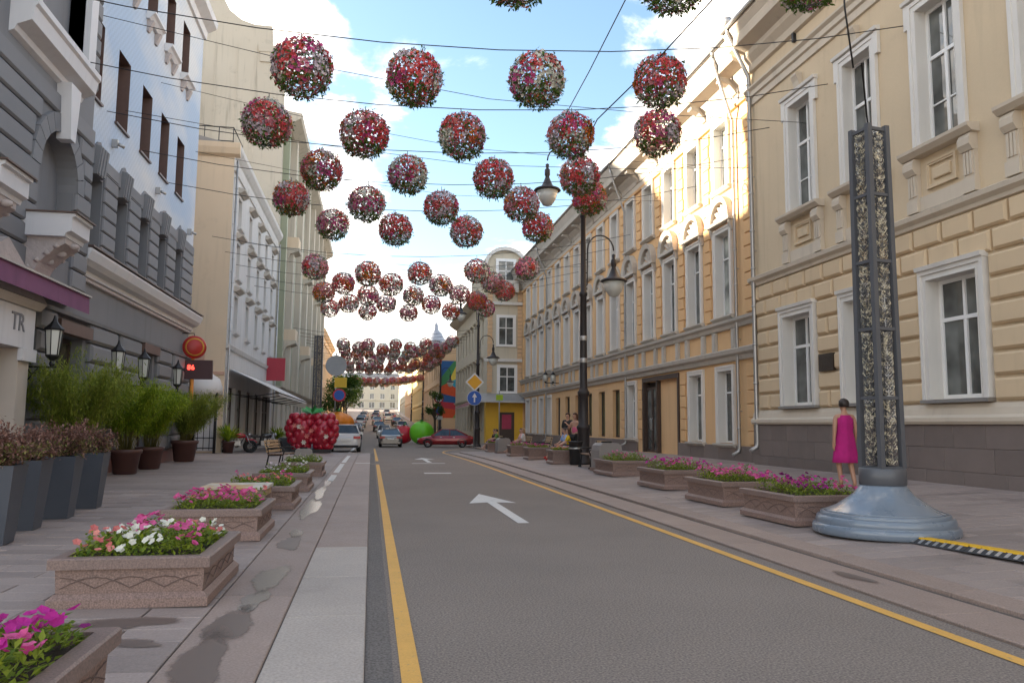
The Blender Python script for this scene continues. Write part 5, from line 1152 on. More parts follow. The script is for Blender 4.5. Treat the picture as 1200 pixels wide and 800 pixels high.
# ================================================================ LATTICE MAST WITH BELL BASE
mast_b = mat('blue_grey_enamel', (.165, .20, .245), rough=.28, var=.08, scale=3, bump=.03, coat=.3, rvar=.08)
mast_d = mat('dark_grey_enamel', (.085, .088, .098), rough=.4, var=.1, scale=4, bump=.03)
gilt = mat('pale_gilt_scroll', (.60, .54, .40), rough=.35, metal=.4, var=.3, scale=14, bump=.1, col2=(.10, .10, .105), c2scale=16, c2lo=.40, c2hi=.55)
def scroll_panel(w_, h_):
    mb = MB(); r = random.Random(3)
    z = .05
    def ring(cx, cz, rad, a0=0, a1=2*math.pi, n=9):
        mb.tube([(cx+rad*math.cos(a0+(a1-a0)*k/n), 0, cz+rad*math.sin(a0+(a1-a0)*k/n)) for k in range(n+1)], .006, 4, cap=False)
    while z < h_-.04:
        for s in (-1, 1):
            ring(s*w_*.22, z, w_*.17, r.uniform(0, 3), r.uniform(5, 8)); ring(s*w_*.34, z+.05, w_*.10, 0, 5); ring(s*w_*.12, z+.055, w_*.09, 1, 6)
            mb.tube([(s*w_*.05, 0, z-.03), (s*w_*.3, 0, z+.02), (s*w_*.42, 0, z+.08)], .008, 4, cap=False)
        if r.random() < .5:
            for k in range(5):
                a = k*1.257; leaf(mb, Vector((0, -.004, z+.03)), Vector((math.cos(a), 0, math.sin(a))), Vector((0, 1, 0)), .05, .03)
        z += .105
    return mb.mesh('scroll_panel', gilt)
def lattice_mast(x, y, rz, label, tiers=5, th=.925, w0=.35, w1=.305, sc=1.0):
    t = thing('lattice_mast', label, 'mast', (x, y, gz(x, y)), rz); t.scale = (sc, sc, sc)
    mb = MB(); mb.lathe([(.88, 0), (.905, .02), (.905, .09), (.89, .115)], 64, cap=False); mb.lathe([(.89, .115), (.85, .125), (.85, .135)], 64, cap=False); mb.lathe([(.85, .135), (.855, .16), (.845, .21), (.83, .225)], 64, cap=False); mb.lathe([(.83, .225), (.795, .232)], 64, cap=False); mb.lathe([(.795, .232), (.795, .265), (.785, .275)], 64, cap=False); mb.lathe([(.785, .275), (.75, .28)], 64, cap=False); mb.lathe([(.75, .28), (.72, .295), (.60, .345), (.48, .43), (.37, .51), (.30, .60), (.285, .63)], 64); mb.build('bell_base', mast_b, t)
    mb = MB(); mb.lathe([(.28, .625), (.295, .64), (.295, .84), (.28, .855)], 48); mb.build('collar', mast_d, t)
    z0 = .855; H_ = tiers*th
    def half(z): return (w0+(w1-w0)*(z-z0)/H_)/2
    for sx in (-1, 1):
        for sy in (-1, 1):
            a, b = half(z0), half(z0+H_); mb = MB(); e = .034
            vs_ = []
            for hh, zz in ((a, z0), (b, z0+H_+.06)): vs_ += [(sx*hh-e, sy*hh-e, zz), (sx*hh+e, sy*hh-e, zz), (sx*hh+e, sy*hh+e, zz), (sx*hh-e, sy*hh+e, zz)]
            mb.add(vs_, [(0, 1, 5, 4), (1, 2, 6, 5), (2, 3, 7, 6), (3, 0, 4, 7), (4, 5, 6, 7), (0, 3, 2, 1)]); mb.build('corner_post', mast_d, t)
    for k in range(tiers+1):
        zz = z0+k*th; a = half(zz); mb = MB(); e = .022
        for p0, p1 in (((-a, -a), (a, -a)), ((a, -a), (a, a)), ((a, a), (-a, a)), ((-a, a), (-a, -a))):
            mb.box(min(p0[0], p1[0])-e*.9, max(p0[0], p1[0])+e*.9, min(p0[1], p1[1])-e*.9, max(p0[1], p1[1])+e*.9, zz-e, zz+e)
        mb.build('tier_ring', mast_d, t)
    me = scroll_panel((w0+w1)/2-.09, th-.06)
    for k in range(tiers):
        zz = z0+k*th+.03; a = half(zz+th/2)
        for q in range(4):
            an = q*math.pi/2; o = obj('scroll_panel', me, t, (a*math.sin(an), -a*math.cos(an), zz), an)
    mb = MB()
    for q in range(4):
        an = q*math.pi/2+.3
        mb.tube([(.07*math.cos(an), .07*math.sin(an), z0), (.06*math.cos(an), .06*math.sin(an), z0+H_-.1)], .022, 6)
    mb.build('inner_rod', mast_d, t)
    return t
lattice_mast(6.74, 9.64, R(9), 'grey lattice mast with gilt scrollwork and blue-grey bell base')
m2 = lattice_mast(-3.1, 46.5, R(30), 'distant lattice mast rising behind the raspberry sculpture', 6, .95)
# wire rising from the mast to the street cables
def cable(name, pts, r, label, m=iron, group=None):
    mb = MB(); mb.tube(pts, r, 5); o = mb.build(name, m); tag(o, label, 'cable', group); return o
top = Vector((6.74, 9.64, gz(6.74, 9.64)+5.5)); cable('power_cable', [top, top+Vector((-.06, .0, 1.0)), at_depth(1000, 80, 9.5), at_depth(990, 10, 9.4), at_depth(985, -60, 9.3)], .013, 'black cable rising from the top of the near lattice mast')
# yellow cable protector
cp = thing('cable_protector', 'yellow and black rubber cable protector lying on the pavement', 'cable ramp', (6.62, 8.98, .12))
yel = mat('yellow_rubber', (.70, .40, .01), rough=.6, var=.1, scale=8, bump=.15); blk = mat('black_rubber', (.035, .036, .04), rough=.75, var=.2, scale=8, bump=.4)
d0, d1 = Vector((0, 0, 0)), Vector((.25, -2.9, .06)); dr = (d1-d0).normalized(); sd = Vector((-dr.y, dr.x, 0)).normalized()
for k in range(3):
    a = d0+dr*(.98*k); b = a+dr*.97
    def P(q, off, z): return q+sd*off+Vector((0, 0, z))
    mb = MB(); pr_ = [(-.17, 0), (-.07, .055), (.07, .055), (.17, 0)]
    vs_ = [P(a, o_, z) for o_, z in pr_]+[P(b, o_, z) for o_, z in pr_]; mb.add(vs_, [(0, 1, 5, 4), (1, 2, 6, 5), (2, 3, 7, 6), (0, 3, 2, 1), (4, 5, 6, 7)]); mb.build('ramp_body', blk, cp)
    mb = MB(); n2 = 12
    for i in range(n2):
        q0 = a+dr*(.97*i/n2+.004); q1 = a+dr*(.97*(i+1)/n2-.004); e = .075+.008*(i % 2)
        mb.add([P(q0, -e, .05), P(q0, e, .05), P(q1, e, .05), P(q1, -e, .05), P(q0, -e+.01, .068), P(q0, e-.01, .068), P(q1, e-.01, .068), P(q1, -e+.01, .068)], [(4, 5, 6, 7), (0, 1, 5, 4), (1, 2, 6, 5), (2, 3, 7, 6), (3, 0, 4, 7)])
    mb.build('yellow_lid', yel, cp)
    for i in range(8):
        q = a+dr*(.06+.115*i); mb = MB(); mb.add([P(q, -.155, .012), P(q+dr*.05, -.155, .012), P(q+dr*.05, -.085, .054), P(q, -.085, .054)], [(0, 1, 2, 3)]); mb.build('tread', zinc, cp)
# small green shrub tip at the right edge
t = thing('low_green_plant', 'little green plant at the kerb near the cable protector', 'plant', (6.02, 6.42, .09)); mb = MB(); r = random.Random(5)
for _ in range(160):
    d = rv(r); d.z = abs(d.z); leaf(mb, Vector((r.uniform(-.06, .06), r.uniform(-.06, .06), r.uniform(0, .12))), d, Vector((0, 0, 1)), .06, .03)
mb.build('leaves', leaf_g, t)

# ================================================================ STREET LAMPS
lampm = mat('dark_brown_lamp_iron', (.032, .026, .026), rough=.5, metal=.2, var=.2, scale=6, bump=.06)
def lantern(parent, x, z):
    """hanging bell lantern, its hook at (x, 0, z)"""
    mb = MB(); mb.lathe([(.02, z-.12), (.07, z-.16), (.05, z-.3), (.1, z-.36), (.1, z-.55), (.07, z-.62), (.14, z-.8), (.22, z-.98), (.46, z-1.08), (.5, z-1.14), (.44, z-1.16)], 20, (x, 0)); h = mb.build('lantern_hood', lampm, parent)
    mb = MB(); mb.lathe([(.03, z-1.72), (.16, z-1.68), (.30, z-1.48), (.40, z-1.17)], 18, (x, 0)); mb.build('lantern_bowl', lampglass, parent)
def lamp_arm(parent, s, zb, zt, reach):
    mb = MB(); pts = [(0, 0, zb)]; pts += [(s*.14, 0, zb+.15), (s*.16, 0, zt-.55)]
    c = (s*(reach/2+.08), zt-.55); rr = reach/2-.08
    for k in range(0, 11):
        a = math.pi-math.pi*k/10; pts.append((c[0]+s*rr*math.cos(a), 0, c[1]+.55*math.sin(a)))
    mb.tube(pts, .028, 6); mb.tube([(s*.16, 0, zt-.9), (0, 0, zt-1.0)], .02, 6); mb.tube([(s*.16, 0, zb+.6), (0, 0, zb+.55)], .02, 6)
    mb.build('arm', lampm, parent); return (s*reach, zt-.55)
def street_lamp(x, y, label, rz=0.0):
    t = thing('street_lamp', label, 'street lamp', (x, y, gz(x, y)), rz, 'tall street lamps with hanging bell lanterns')
    mb = MB(); mb.lathe([(.30, 0), (.31, .06), (.26, .12), (.22, .25), (.21, 1.2), (.25, 1.26), (.25, 1.34), (.18, 1.42), (.165, 2.4), (.21, 2.46), (.22, 2.55), (.17, 2.62), (.14, 2.72), (.115, 6.0), (.15, 6.05), (.15, 6.14), (.105, 6.2), (.085, 8.9), (.12, 8.95), (.12, 9.05), (.075, 9.1), (.06, 11.2), (.07, 11.25), (.02, 11.45)], 16); mb.build('post', lampm, t)
    x_, z_ = lamp_arm(t, -1, 9.3, 11.55, 1.35); lantern(t, x_, z_); x_, z_ = lamp_arm(t, 1, 6.3, 8.3, 1.15); lantern(t, x_, z_)
    for z in (3.6, 4.4): 
        mb = MB(); mb.lathe([(.135, z), (.14, z+.01), (.14, z+.16), (.135, z+.17)], 12, cap=False); mb.build('clamp_band', zinc, t)
    return t
L1 = street_lamp(7.45, 27.4, 'tall dark street lamp with two hanging lanterns beside the seated people')
def lamp_copy(x, y, label): return copy_tree(L1, (x, y, gz(x, y)), 0.0, label)
lamp_copy(7.75, 58.5, 'tall dark street lamp in front of the rounded-gable house'); lamp_copy(7.9, 93, 'tall dark street lamp in front of the mural house'); lamp_copy(7.9, 125, 'far street lamp in front of the sunlit yellow house'); lamp_copy(7.9, 160, 'farthest street lamp by the apricot house')
# ================================================================ FLOWER BALLS ON CABLES
wire_m = mat('galvanised_wire', (.16, .155, .16), rough=.45, metal=.5, var=.1, bump=0)
ball_leaf = leaf_mat('ball_leaf', (.04, .09, .015), (.13, .22, .03))
BR = .565
fl['brightred'] = petal('bright_red_petal', (.66, .05, .07), (.80, .18, .17)); fl['rose'] = petal('rose_petal', (.66, .22, .28), (.78, .40, .42))
def ball_meshes(seed, dense):
    r = random.Random(seed); wt = .008 if dense else .013
    fr = MB()
    for k in range(5):
        a = math.pi*k/5; fr.tube([(BR*math.cos(t)*math.cos(a), BR*math.cos(t)*math.sin(a), BR*math.sin(t)) for t in [2*math.pi*i/28 for i in range(29)]], wt, 4, cap=False)
    for lat_ in (-.95, -.45, 0, .45, .95):
        q = BR*math.cos(lat_); fr.tube([(q*math.cos(t), q*math.sin(t), BR*math.sin(lat_)) for t in [2*math.pi*i/24 for i in range(25)]], wt, 4, cap=False)
    fr.tube([(0, 0, BR-.02), (0, 0, BR+.16)], .012, 5)
    pal = ['brightred', 'brightred', 'rose', 'lavender', 'lavender', 'rose', 'salmon', 'pink', 'orange', 'white']
    cen = [(rv(r), r.choice(pal)) for _ in range(30)]
    bs = {}; lf = MB(); n = int((1900 if dense else 1300))
    for _ in range(n):
        d = rv(r); la = math.asin(max(-1, min(1, d.z)))
        # fewer flowers near the top and above the foot, fullest round the middle; foliage hangs below
        pz = math.exp(-((la+.05)/.62)**2)*1.05+.18
        if r.random() > pz+(.2 if dense else 0): continue
        c = max(cen, key=lambda q: q[0].dot(d)+r.uniform(0, .16))[1]
        low = la < -.6 and r.random() < .6
        rad = BR+r.uniform(-.06, .05); p = d*rad
        if low or r.random() < .12:
            for _ in range(3): leaf(lf, p+rv(r)*.03, (d*.5+rv(r)+Vector((0, 0, -.2))).normalized(), d, r.uniform(.06, .12), r.uniform(.03, .05))
        else:
            nn = (d+rv(r)*.55).normalized(); blossom(bs.setdefault(c, MB()), p, nn, r.uniform(.028, .05)*(1 if dense else 1.2), None, r)
            if r.random() < .5: leaf(lf, p-d*.03, rv(r), d, r.uniform(.05, .09), .03)
    return [('wire_frame', fr.mesh('wire_frame', wire_m)), ('leaves', lf.mesh('leaves', ball_leaf))] + [('blossoms', q.mesh('blossoms', fl[c])) for c, q in bs.items()]
near_b = [ball_meshes(900+k, True) for k in range(4)]; far_b = [ball_meshes(950+k, False) for k in range(4)]
def cable_z(x, y, lift=0.0): return 8.72+.0105*x*x+lift + (prof_y(y) if y > 90 else 0)
cnt = 0
def ball(x, y, group, label, dense, lift=0.0):
    global cnt
    r = random.Random(cnt*13+5); t = thing('flower_ball', label, 'flower ball', (x, y, cable_z(x, y, lift)+r.uniform(-.06, .06)), r.uniform(0, 6.28), group)
    s = r.uniform(.97, 1.04); t.scale = (s, s, s); t.rotation_euler = (r.uniform(-.08, .08), r.uniform(-.08, .08), r.uniform(0, 6.28))
    for n_, me in (near_b if dense else far_b)[cnt % 4]: obj(n_, me, t)
    cnt += 1
def span(y, lift=0.0, dense=True, n=0, lab='', th=.012):
    pts = [(x, y, cable_z(x, y, lift)+.72) for x in [-7.42, -5, -2.5, 0, 2.5, 5, 7.5, 10, 12.62]]
    mb = MB(); mb.tube(pts, th, 4); o = mb.build('span_cable', iron); tag(o, 'thin dark cable carrying flower balls, ' + lab, 'cable', 'cables carrying the flower balls')
EVEN = (-1.5, .78, 3.35, 6.1); ODD = (-2.75, -.4, 2.1, 4.8, 7.25)
ORD = ('first', 'second', 'third', 'fourth', 'fifth', 'sixth')
rows1 = [(11.7, ODD[2:], 'over the lattice mast'), (16.0, EVEN, 'level with the arched niche'), (19.3, ODD, 'level with the bronze plaque'), (22.6, EVEN, 'level with the first printed window'), (25.75, ODD, 'at the seam of cream and orange buildings'), (29.15, EVEN, 'just past the first street lamp')]
TONE = ('dense flower ball', 'orange-flecked flower ball', 'red flower ball', 'pink and white flower ball')
for k, (y, xs, where) in enumerate(rows1):
    span(y, lab=where)
    for i, x in enumerate(xs): ball(x+rnd.uniform(-.1, .1), y+rnd.uniform(-.12, .12), 'flower balls over the near stretch of the street', 'flower ball %s from the cream side, cable %s' % (ORD[len(xs)-1-i], where), True)
for k in range(5):
    y = 37.4+3.3*k; xs = ODD if k % 2 == 0 else EVEN; where = '%s cable beyond the lamp post gap' % ORD[k]; span(y, lab=where)
    for i, x in enumerate(xs): ball(x+rnd.uniform(-.1, .1), y+rnd.uniform(-.15, .15), 'flower balls beside the orange building', 'flower ball %s from the orange building, %s' % (ORD[len(xs)-1-i], where), False, -.1)
for k in range(11):
    y = 72+3.3*k; span(y, lab='in the cluster before the mural house', th=.015)
    for x in (ODD if k % 2 == 0 else EVEN): ball(x+rnd.uniform(-.15, .15), y+rnd.uniform(-.2, .2), 'flower balls in front of the mural house', 'small dark flower ball in the dense cluster before the mural house', False, -.1)
for k in range(16):
    y = 122+4.4*k; span(y, lab='in the far cluster', th=.02)
    for x in (ODD if k % 2 == 0 else EVEN): ball(x+rnd.uniform(-.15, .15), y+rnd.uniform(-.2, .2), 'flower balls at the far end', 'tiny flower ball in the far cluster down the street', False, -1.0)
# lengthwise and slanting cables
def zplane(px, py, z): d = ray(px, py); return EYE+d*((z-CAMZ)/d.z)
a, b = zplane(733, 0, 9.6), zplane(660, 140, 9.4); cable('span_cable', [a+(a-b)*.6, a, (a+b)/2-Vector((0, 0, .05)), b], .012, 'slanting cable crossing above the balls towards the lamp post')
a, b, c_ = zplane(835, 0, 9.7), zplane(700, 140, 9.35), zplane(672, 195, 9.3); cable('span_cable', [a+(a-b)*.6, a, (a+b)/2-Vector((0, 0, .07)), b, c_, Vector((7.4, 27.4, 11.4))], .016, 'thick black cable running along the street to the lamp post top')
for y, z0, z1, lab in ((21.0, 12.0, 10.6, 'above the blue printed screen'), (24.0, 10.6, 10.2, 'below the printed windows'), (27.5, 13.0, 11.4, 'between the printed screen and orange cornice'), (33.0, 12.5, 11.6, 'by the corner of the grey building'), (45, 11.5, 11.0, 'in front of the beige building')):
    cable('stay_wire', [(-7.35, y, z0), (-2, y, (z0*.72+z1*.28)-.5), (3, y, (z0+z1)/2-.75), (8, y, (z0*.25+z1*.75)-.45), (12.62, y, z1)], .009, 'thin grey stay wire strung across the street ' + lab, iron, 'stay wires')

# ================================================================ VEHICLES
tyre = mat('tyre_rubber', (.018, .018, .019), rough=.85, var=.15); rimm = mat('alloy_rim', (.42, .42, .43), rough=.3, metal=.9, var=.05, bump=0)
carglass = glass_mat('car_glass', (.03, .035, .04), .02, 0.0); tail = mat('tail_light', (.42, .01, .015), rough=.15, var=.05, bump=0); headl = mat('head_light', (.6, .6, .6), rough=.1, var=.02, bump=0); plate = mat('plate', (.7, .7, .68), rough=.5, var=.05); blackp = mat('black_plastic', (.02, .02, .022), rough=.6, var=.1)
def paint(n, c, metal=.0): return mat(n, c, rough=.25, metal=metal, var=.03, bump=0, coat=.8)
def wheel_meshes(r, w_):
    t_ = MB(); pr = [(r*.66, -w_/2), (r*.93, -w_/2), (r, -w_/2+.03), (r, w_/2-.03), (r*.93, w_/2), (r*.66, w_/2)]; t_.lathe(pr, 24, cap=False)
    m_ = MB(); m_.lathe([(r*.67, -w_/2+.02), (r*.62, w_/2-.05), (r*.64, w_/2-.015), (r*.67, w_/2-.01)], 24, cap=False)
    for k in range(5):
        a = 2*math.pi*k/5; d = Vector((math.cos(a), math.sin(a), 0)); s = Vector((-d.y, d.x, 0)); z = w_/2-.03
        m_.add([d*.04+s*.05+Vector((0, 0, z)), d*.04-s*.05+Vector((0, 0, z)), d*r*.65-s*.035+Vector((0, 0, z-.01)), d*r*.65+s*.035+Vector((0, 0, z-.01))], [(0, 1, 2, 3), (3, 2, 1, 0)])
    m_.lathe([(.06, w_/2-.04), (.05, w_/2-.015), (0.001, w_/2-.01)], 12, cap=False)
    return t_.mesh('tyre', tyre), m_.mesh('rim', rimm)
def car(name, label, loc, rz, pm, L_=4.5, W_=1.78, H_=1.45, suv=False, detail=True):
    """three-box car, nose towards local +x"""
    t = thing(name, label, 'car', loc, rz); h = L_/2; k = H_/1.45; zb = .22 if not suv else .28
    # stations: x, half width, z bottom, z top (bonnet / belt / boot)
    st = [(-h, .62, .42, .72), (-h+.06, .78, .30, .88*k), (-h+.25, .86, zb, .97*k), (-h*.62, .89, zb, 1.0*k), (-.4, .89, zb, .96*k), (.55, .89, zb, .95*k), (h*.45, .885, zb, .93*k), (h*.75, .87, zb, .84*k), (h-.12, .80, .28, .72*k), (h-.01, .62, .36, .56)]
    if suv: st[1] = (-h+.05, .80, .30, 1.0*k); st[2] = (-h+.2, .87, zb, 1.02*k)
    mb = MB(); n2 = 12; sc = W_/1.78
    for x, hw, z0, z1 in st:
        hw *= sc; zm = (z0+z1)/2
        ring = [(hw*.80, z0), (hw*.97, z0+.10), (hw, zm-.05), (hw*.985, zm+.08), (hw*.94, z1-.05), (hw*.82, z1)]
        ring = ring + [(-a, b) for a, b in reversed(ring)]
        mb.v += [(x, a, b) for a, b in ring]
    for i in range(len(st)-1):
        for q in range(n2): mb.f.append((i*n2+q, (i+1)*n2+q, (i+1)*n2+(q+1) % n2, i*n2+(q+1) % n2)); mb.m.append(0); mb.sm.append(True)
    mb.f += [tuple(range(n2)), tuple(reversed(range((len(st)-1)*n2, len(st)*n2)))]; mb.m += [0, 0]; mb.sm += [False, False]
    body_ = mb.build('body', pm, t)
    # greenhouse: belt ring and roof ring
    if suv: xs = [(-h+.12, .95*k), (-h+.42, H_), (.35, H_), (1.15, .93*k)]
    else: xs = [(-h*.78, .97*k), (-h*.38, H_-.03), (.28, H_), (1.12, .92*k)]
    hb, hr = .80*sc, .60*sc
    P_ = [(xs[0][0], -hb, xs[0][1]), (xs[3][0], -hb, xs[3][1]), (xs[3][0], hb, xs[3][1]), (xs[0][0], hb, xs[0][1]), (xs[1][0], -hr, xs[1][1]), (xs[2][0], -hr, xs[2][1]), (xs[2][0], hr, xs[2][1]), (xs[1][0], hr, xs[1][1])]
    P_ = [Vector(p) for p in P_]
    mb = MB(); mb.add(P_, [(0, 1, 5, 4), (1, 2, 6, 5), (2, 3, 7, 6), (3, 0, 4, 7)]); mb.build('windows', carglass, t)
    mb = MB(); up = Vector((0, 0, .025)); ro = [p+up for p in P_[4:]]; cx = [Vector((xs[1][0]-.02, 0, H_+.03)), Vector((xs[2][0]+.02, 0, H_+.035))]
    mb.add([P_[4], P_[5], P_[6], P_[7], cx[0], cx[1]], [(0, 1, 5, 4), (4, 5, 2, 3)], None, True)
    for a, b in ((0, 4), (1, 5), (2, 6), (3, 7)): mb.tube([P_[a], P_[b]], .045, 5)
    for a, b in ((4, 5), (7, 6), (5, 6), (4, 7)): mb.tube([P_[a], P_[b]], .035, 5)
    for s in (-1, 1): mb.tube([((xs[1][0]+xs[2][0])/2-.05, s*hr*1.0, H_-.01), ((xs[0][0]+xs[3][0])/2-.05, s*hb*1.005, .95*k)], .035, 5)
    mb.build('roof', pm, t)
    wr = .32 if not suv else .36; tm, rm_ = wheel_meshes(wr, .21)
    for sx in (-.60, .62):
        for s in (-1, 1):
            o = obj('wheel', tm, t, (h*sx*1.0, s*(W_/2-.11), wr)); o.rotation_euler = (R(-90*s), 0, 0); obj('rim', rm_, o)
            a = MB(); pts = [(h*sx+(wr+.05)*math.cos(q), s*(W_/2-.0), wr+(wr+.05)*math.sin(q)) for q in [math.pi*i/10 for i in range(11)]]; a.tube(pts, .03, 5); a.build('wheel_arch', blackp, t)
    for s in (-1, 1):
        mb = MB(); y0, y1 = s*.44*sc, s*.83*sc; zt = .90*k; mb.box(-h-.015, -h+.2, min(y0, y1), max(y0, y1), zt-.19, zt-.03); mb.build('tail_light', tail, t)
        mb = MB(); y0, y1 = s*.42*sc, s*.74*sc; mb.box(h-.22, h-.02, min(y0, y1), max(y0, y1), .60*k, .72*k); mb.build('head_light', headl, t)
        mb = MB(); mb.box(.85, 1.02, min(s*.86*sc, s*1.05*sc), max(s*.86*sc, s*1.05*sc), .93*k, 1.06*k); mb.build('mirror', pm, t)
        for x in (.25, -.75):
            mb = MB(); mb.box(x, x+.16, min(s*.885*sc, s*.9*sc), max(s*.885*sc, s*.9*sc), .80*k, .83*k); mb.build('door_handle', rimm, t)
    mb = MB(); mb.box(-h-.03, -h+.0, -.26, .26, .62*k, .74*k); mb.build('number_plate', plate, t)
    mb = MB(); mb.box(-h-.04, -h+.15, -.72*sc, .72*sc, .30, .44); mb.build('rear_bumper', blackp if suv else pm, t)
    mb = MB(); mb.box(h-.18, h+.03, -.6*sc, .6*sc, .32, .46); mb.build('front_grille', blackp, t)
    return t
p_white, p_grey, p_red, p_dark, p_blue = paint('white_car_paint', (.62, .62, .62)), paint('grey_car_paint', (.20, .19, .18), .5), paint('dark_red_car_paint', (.28, .012, .018), .2), paint('black_car_paint', (.02, .02, .022)), paint('blue_car_paint', (.05, .08, .16), .3)
car('parked_car', 'white estate car parked behind the raspberry sculpture', (-1.55, 50.2, prof_y(50)), R(92), p_white, 4.6, 1.84, 1.62, True)
car('moving_car', 'grey saloon car driving away down the middle of the road', (1.52, 64.4, prof_y(64)), R(90), p_grey, 4.5, 1.78, 1.42)
car('parked_car', 'dark red saloon car turning across the road by the lamp post', (5.85, 63.0, prof_y(63)), R(172), p_red, 4.4, 1.74, 1.42)
r = random.Random(11)
far_cars = [(-1.9, 92, p_dark, 'black car', 90), (-2.0, 104, p_white, 'white car', 90), (1.6, 100, p_white, 'oncoming white van-like car', -90), (-2.0, 118, p_grey, 'grey car', 90), (1.2, 124, p_dark, 'dark car in the lane', 90), (4.6, 122, p_white, 'white car on the right side', 90), (-1.8, 135, p_white, 'pale car', 90), (1.0, 142, p_grey, 'silver car in the lane', 90), (4.4, 140, p_dark, 'black car on the right side', 90), (-1.8, 152, p_blue, 'blue car', 90), (3.2, 158, p_white, 'white car in the lane', 90), (-1.6, 170, p_white, 'white car far up the left', 90), (.9, 176, p_dark, 'dark car far up the lane', 90), (4.2, 172, p_red, 'red car far up the right', 90), (1.2, 196, p_white, 'white car near the top of the rise', 90), (-1.6, 192, p_grey, 'grey car near the top of the rise', 90), (3.8, 205, p_white, 'last pale car before the end house', 90)]
seen_lab = {}
for x, y, pm, lab, a in far_cars:
    car('far_car', '%s in distant traffic, %s' % (lab, 'beyond the mural house' if y > 125 else 'before the yellow house' if y > 110 else 'near the mural house'), (x, y, prof_y(y)), R(a), pm, 4.4, 1.8, 1.5 if pm is not p_white else 1.65, pm is p_white)

def motorcycle(loc, rz, pm, label):
    t = thing('motorcycle', label, 'motorcycle', loc, rz); chrome = rimm
    tm = MB(); n1, n2 = 28, 8; Rw, rt_ = .25, .07
    for i in range(n1):
        for j in range(n2):
            a, b = 2*math.pi*i/n1, 2*math.pi*j/n2; tm.v.append(((Rw+rt_*math.cos(b))*math.cos(a), rt_*.9*math.sin(b), (Rw+rt_*math.cos(b))*math.sin(a)))
    for i in range(n1):
        for j in range(n2): tm.f.append((i*n2+j, ((i+1) % n1)*n2+j, ((i+1) % n1)*n2+(j+1) % n2, i*n2+(j+1) % n2)); tm.m.append(0); tm.sm.append(True)
    tme = tm.mesh('tyre', tyre); sp = MB()
    for k in range(10): a = 2*math.pi*k/10; sp.tube([(0, .02*(-1)**k, 0), (.22*math.cos(a), 0, .22*math.sin(a))], .006, 4)
    sp.tube([(0, -.06, 0), (0, .06, 0)], .04, 10); spm = sp.mesh('spokes', chrome)
    for x in (-.7, .72): o = obj('wheel', tme, t, (x, 0, .32)); obj('spokes', spm, o)
    mb = MB(); mb.tube([(-.7, .1, .32), (-.1, .12, .42), (.15, .1, .4)], .025, 6); mb.tube([(-.7, -.1, .32), (-.1, -.12, .42), (.15, -.1, .4)], .025, 6); mb.tube([(.15, 0, .35), (.42, 0, .86), (-.1, 0, .8), (-.55, 0, .78)], .03, 6); mb.tube([(.15, 0, .35), (-.15, 0, .38), (-.1, 0, .8)], .028, 6); mb.build('frame', blackp, t)
    mb = MB(); 
    for s in (-1, 1): mb.tube([(.72, s*.08, .32), (.46, s*.09, .92)], .025, 6)
    mb.tube([(.42, -.38, 1.04), (.46, -.12, .98), (.46, .12, .98), (.42, .38, 1.04)], .016, 6); mb.build('fork', chrome, t)
    mb = MB(); mb.lathe([(.02, .74), (.13, .76), (.17, .84), (.14, .95), (.03, .99)], 14, (.18, 0), sx=1.7, sy=.95); mb.build('tank', pm, t)
    mb = MB(); mb.box(-.62, -.02, -.13, .13, .78, .85); mb.box(-.68, -.3, -.12, .12, .85, .91); mb.build('seat', blackp, t)
    mb = MB(); mb.box(-.14, .2, -.15, .15, .36, .6); mb.lathe([(.09, .58), (.11, .6), (.09, .74)], 10, (.08, 0)); mb.build('engine', zinc, t)
    mb = MB(); mb.tube([(.1, .16, .42), (-.2, .18, .3), (-.75, .2, .36), (-.95, .2, .42)], [.025, .03, .05, .05], 8); mb.build('exhaust', chrome, t)
    mb = MB(); mb.lathe([(.02, -.02), (.1, 0), (.11, .08), (.02, .14)], 12); o = mb.build('headlamp', chrome, t, (.56, 0, .9)); o.rotation_euler = (0, R(90), 0)
    for x in (.72, -.7):
        mb = MB(); mb.tube([(x+.34*math.cos(a), 0, .32+.34*math.sin(a)) for a in [R(35+12*i) for i in range(9)]], .035, 5); mb.build('mudguard', pm, t)
    mb = MB(); mb.box(-.9, -.72, -.06, .06, .66, .74); mb.build('tail_lamp', tail, t)
motorcycle((-6.75, 42.4, .1+prof_y(42)), R(12), paint('red_tank_paint', (.45, .01, .03)), 'red motorcycle parked nearest the café doorway')
motorcycle((-5.55, 43.3, .1+prof_y(43)), R(20), p_dark, 'black motorcycle parked beside the red one')
motorcycle((-5.9, 45.6, .1+prof_y(45.6)), R(25), p_grey, 'grey motorcycle standing behind the red one')

# ================================================================ FRUIT SCULPTURES
rasp_m = mat('raspberry_enamel', (.36, .008, .03), rough=.3, var=.3, scale=1.5, bump=.05, coat=.4); green_m = mat('green_sepal', (.03, .28, .06), rough=.5, var=.2)
t = thing('raspberry_sculpture', 'giant red raspberry sculpture with green leaves and white blossoms', 'sculpture', (-3.05, 43.0, .1+prof_y(43)))
sph = MB(); n1, n2 = 12, 8
sph.lathe([(max(.001, math.sin(math.pi*i/n2)), -math.cos(math.pi*i/n2)) for i in range(n2+1)], n1, cap=False); sphm = sph.mesh('drupelet', rasp_m)
r = random.Random(21)
for c0, sgn in ((-.55, -1), (.55, 1)):
    for zrow in range(6):
        z = .35+.3*zrow; wr = (.34, .52, .62, .66, .62, .44)[zrow]
        for k in range(7):
            a = 2*math.pi*k/7+zrow*.45; o = obj('drupelet', sphm, t, (c0+wr*math.cos(a)+r.uniform(-.03, .03), .55*wr*math.sin(a), z)); s = r.uniform(.2, .25); o.scale = (s, s, s)
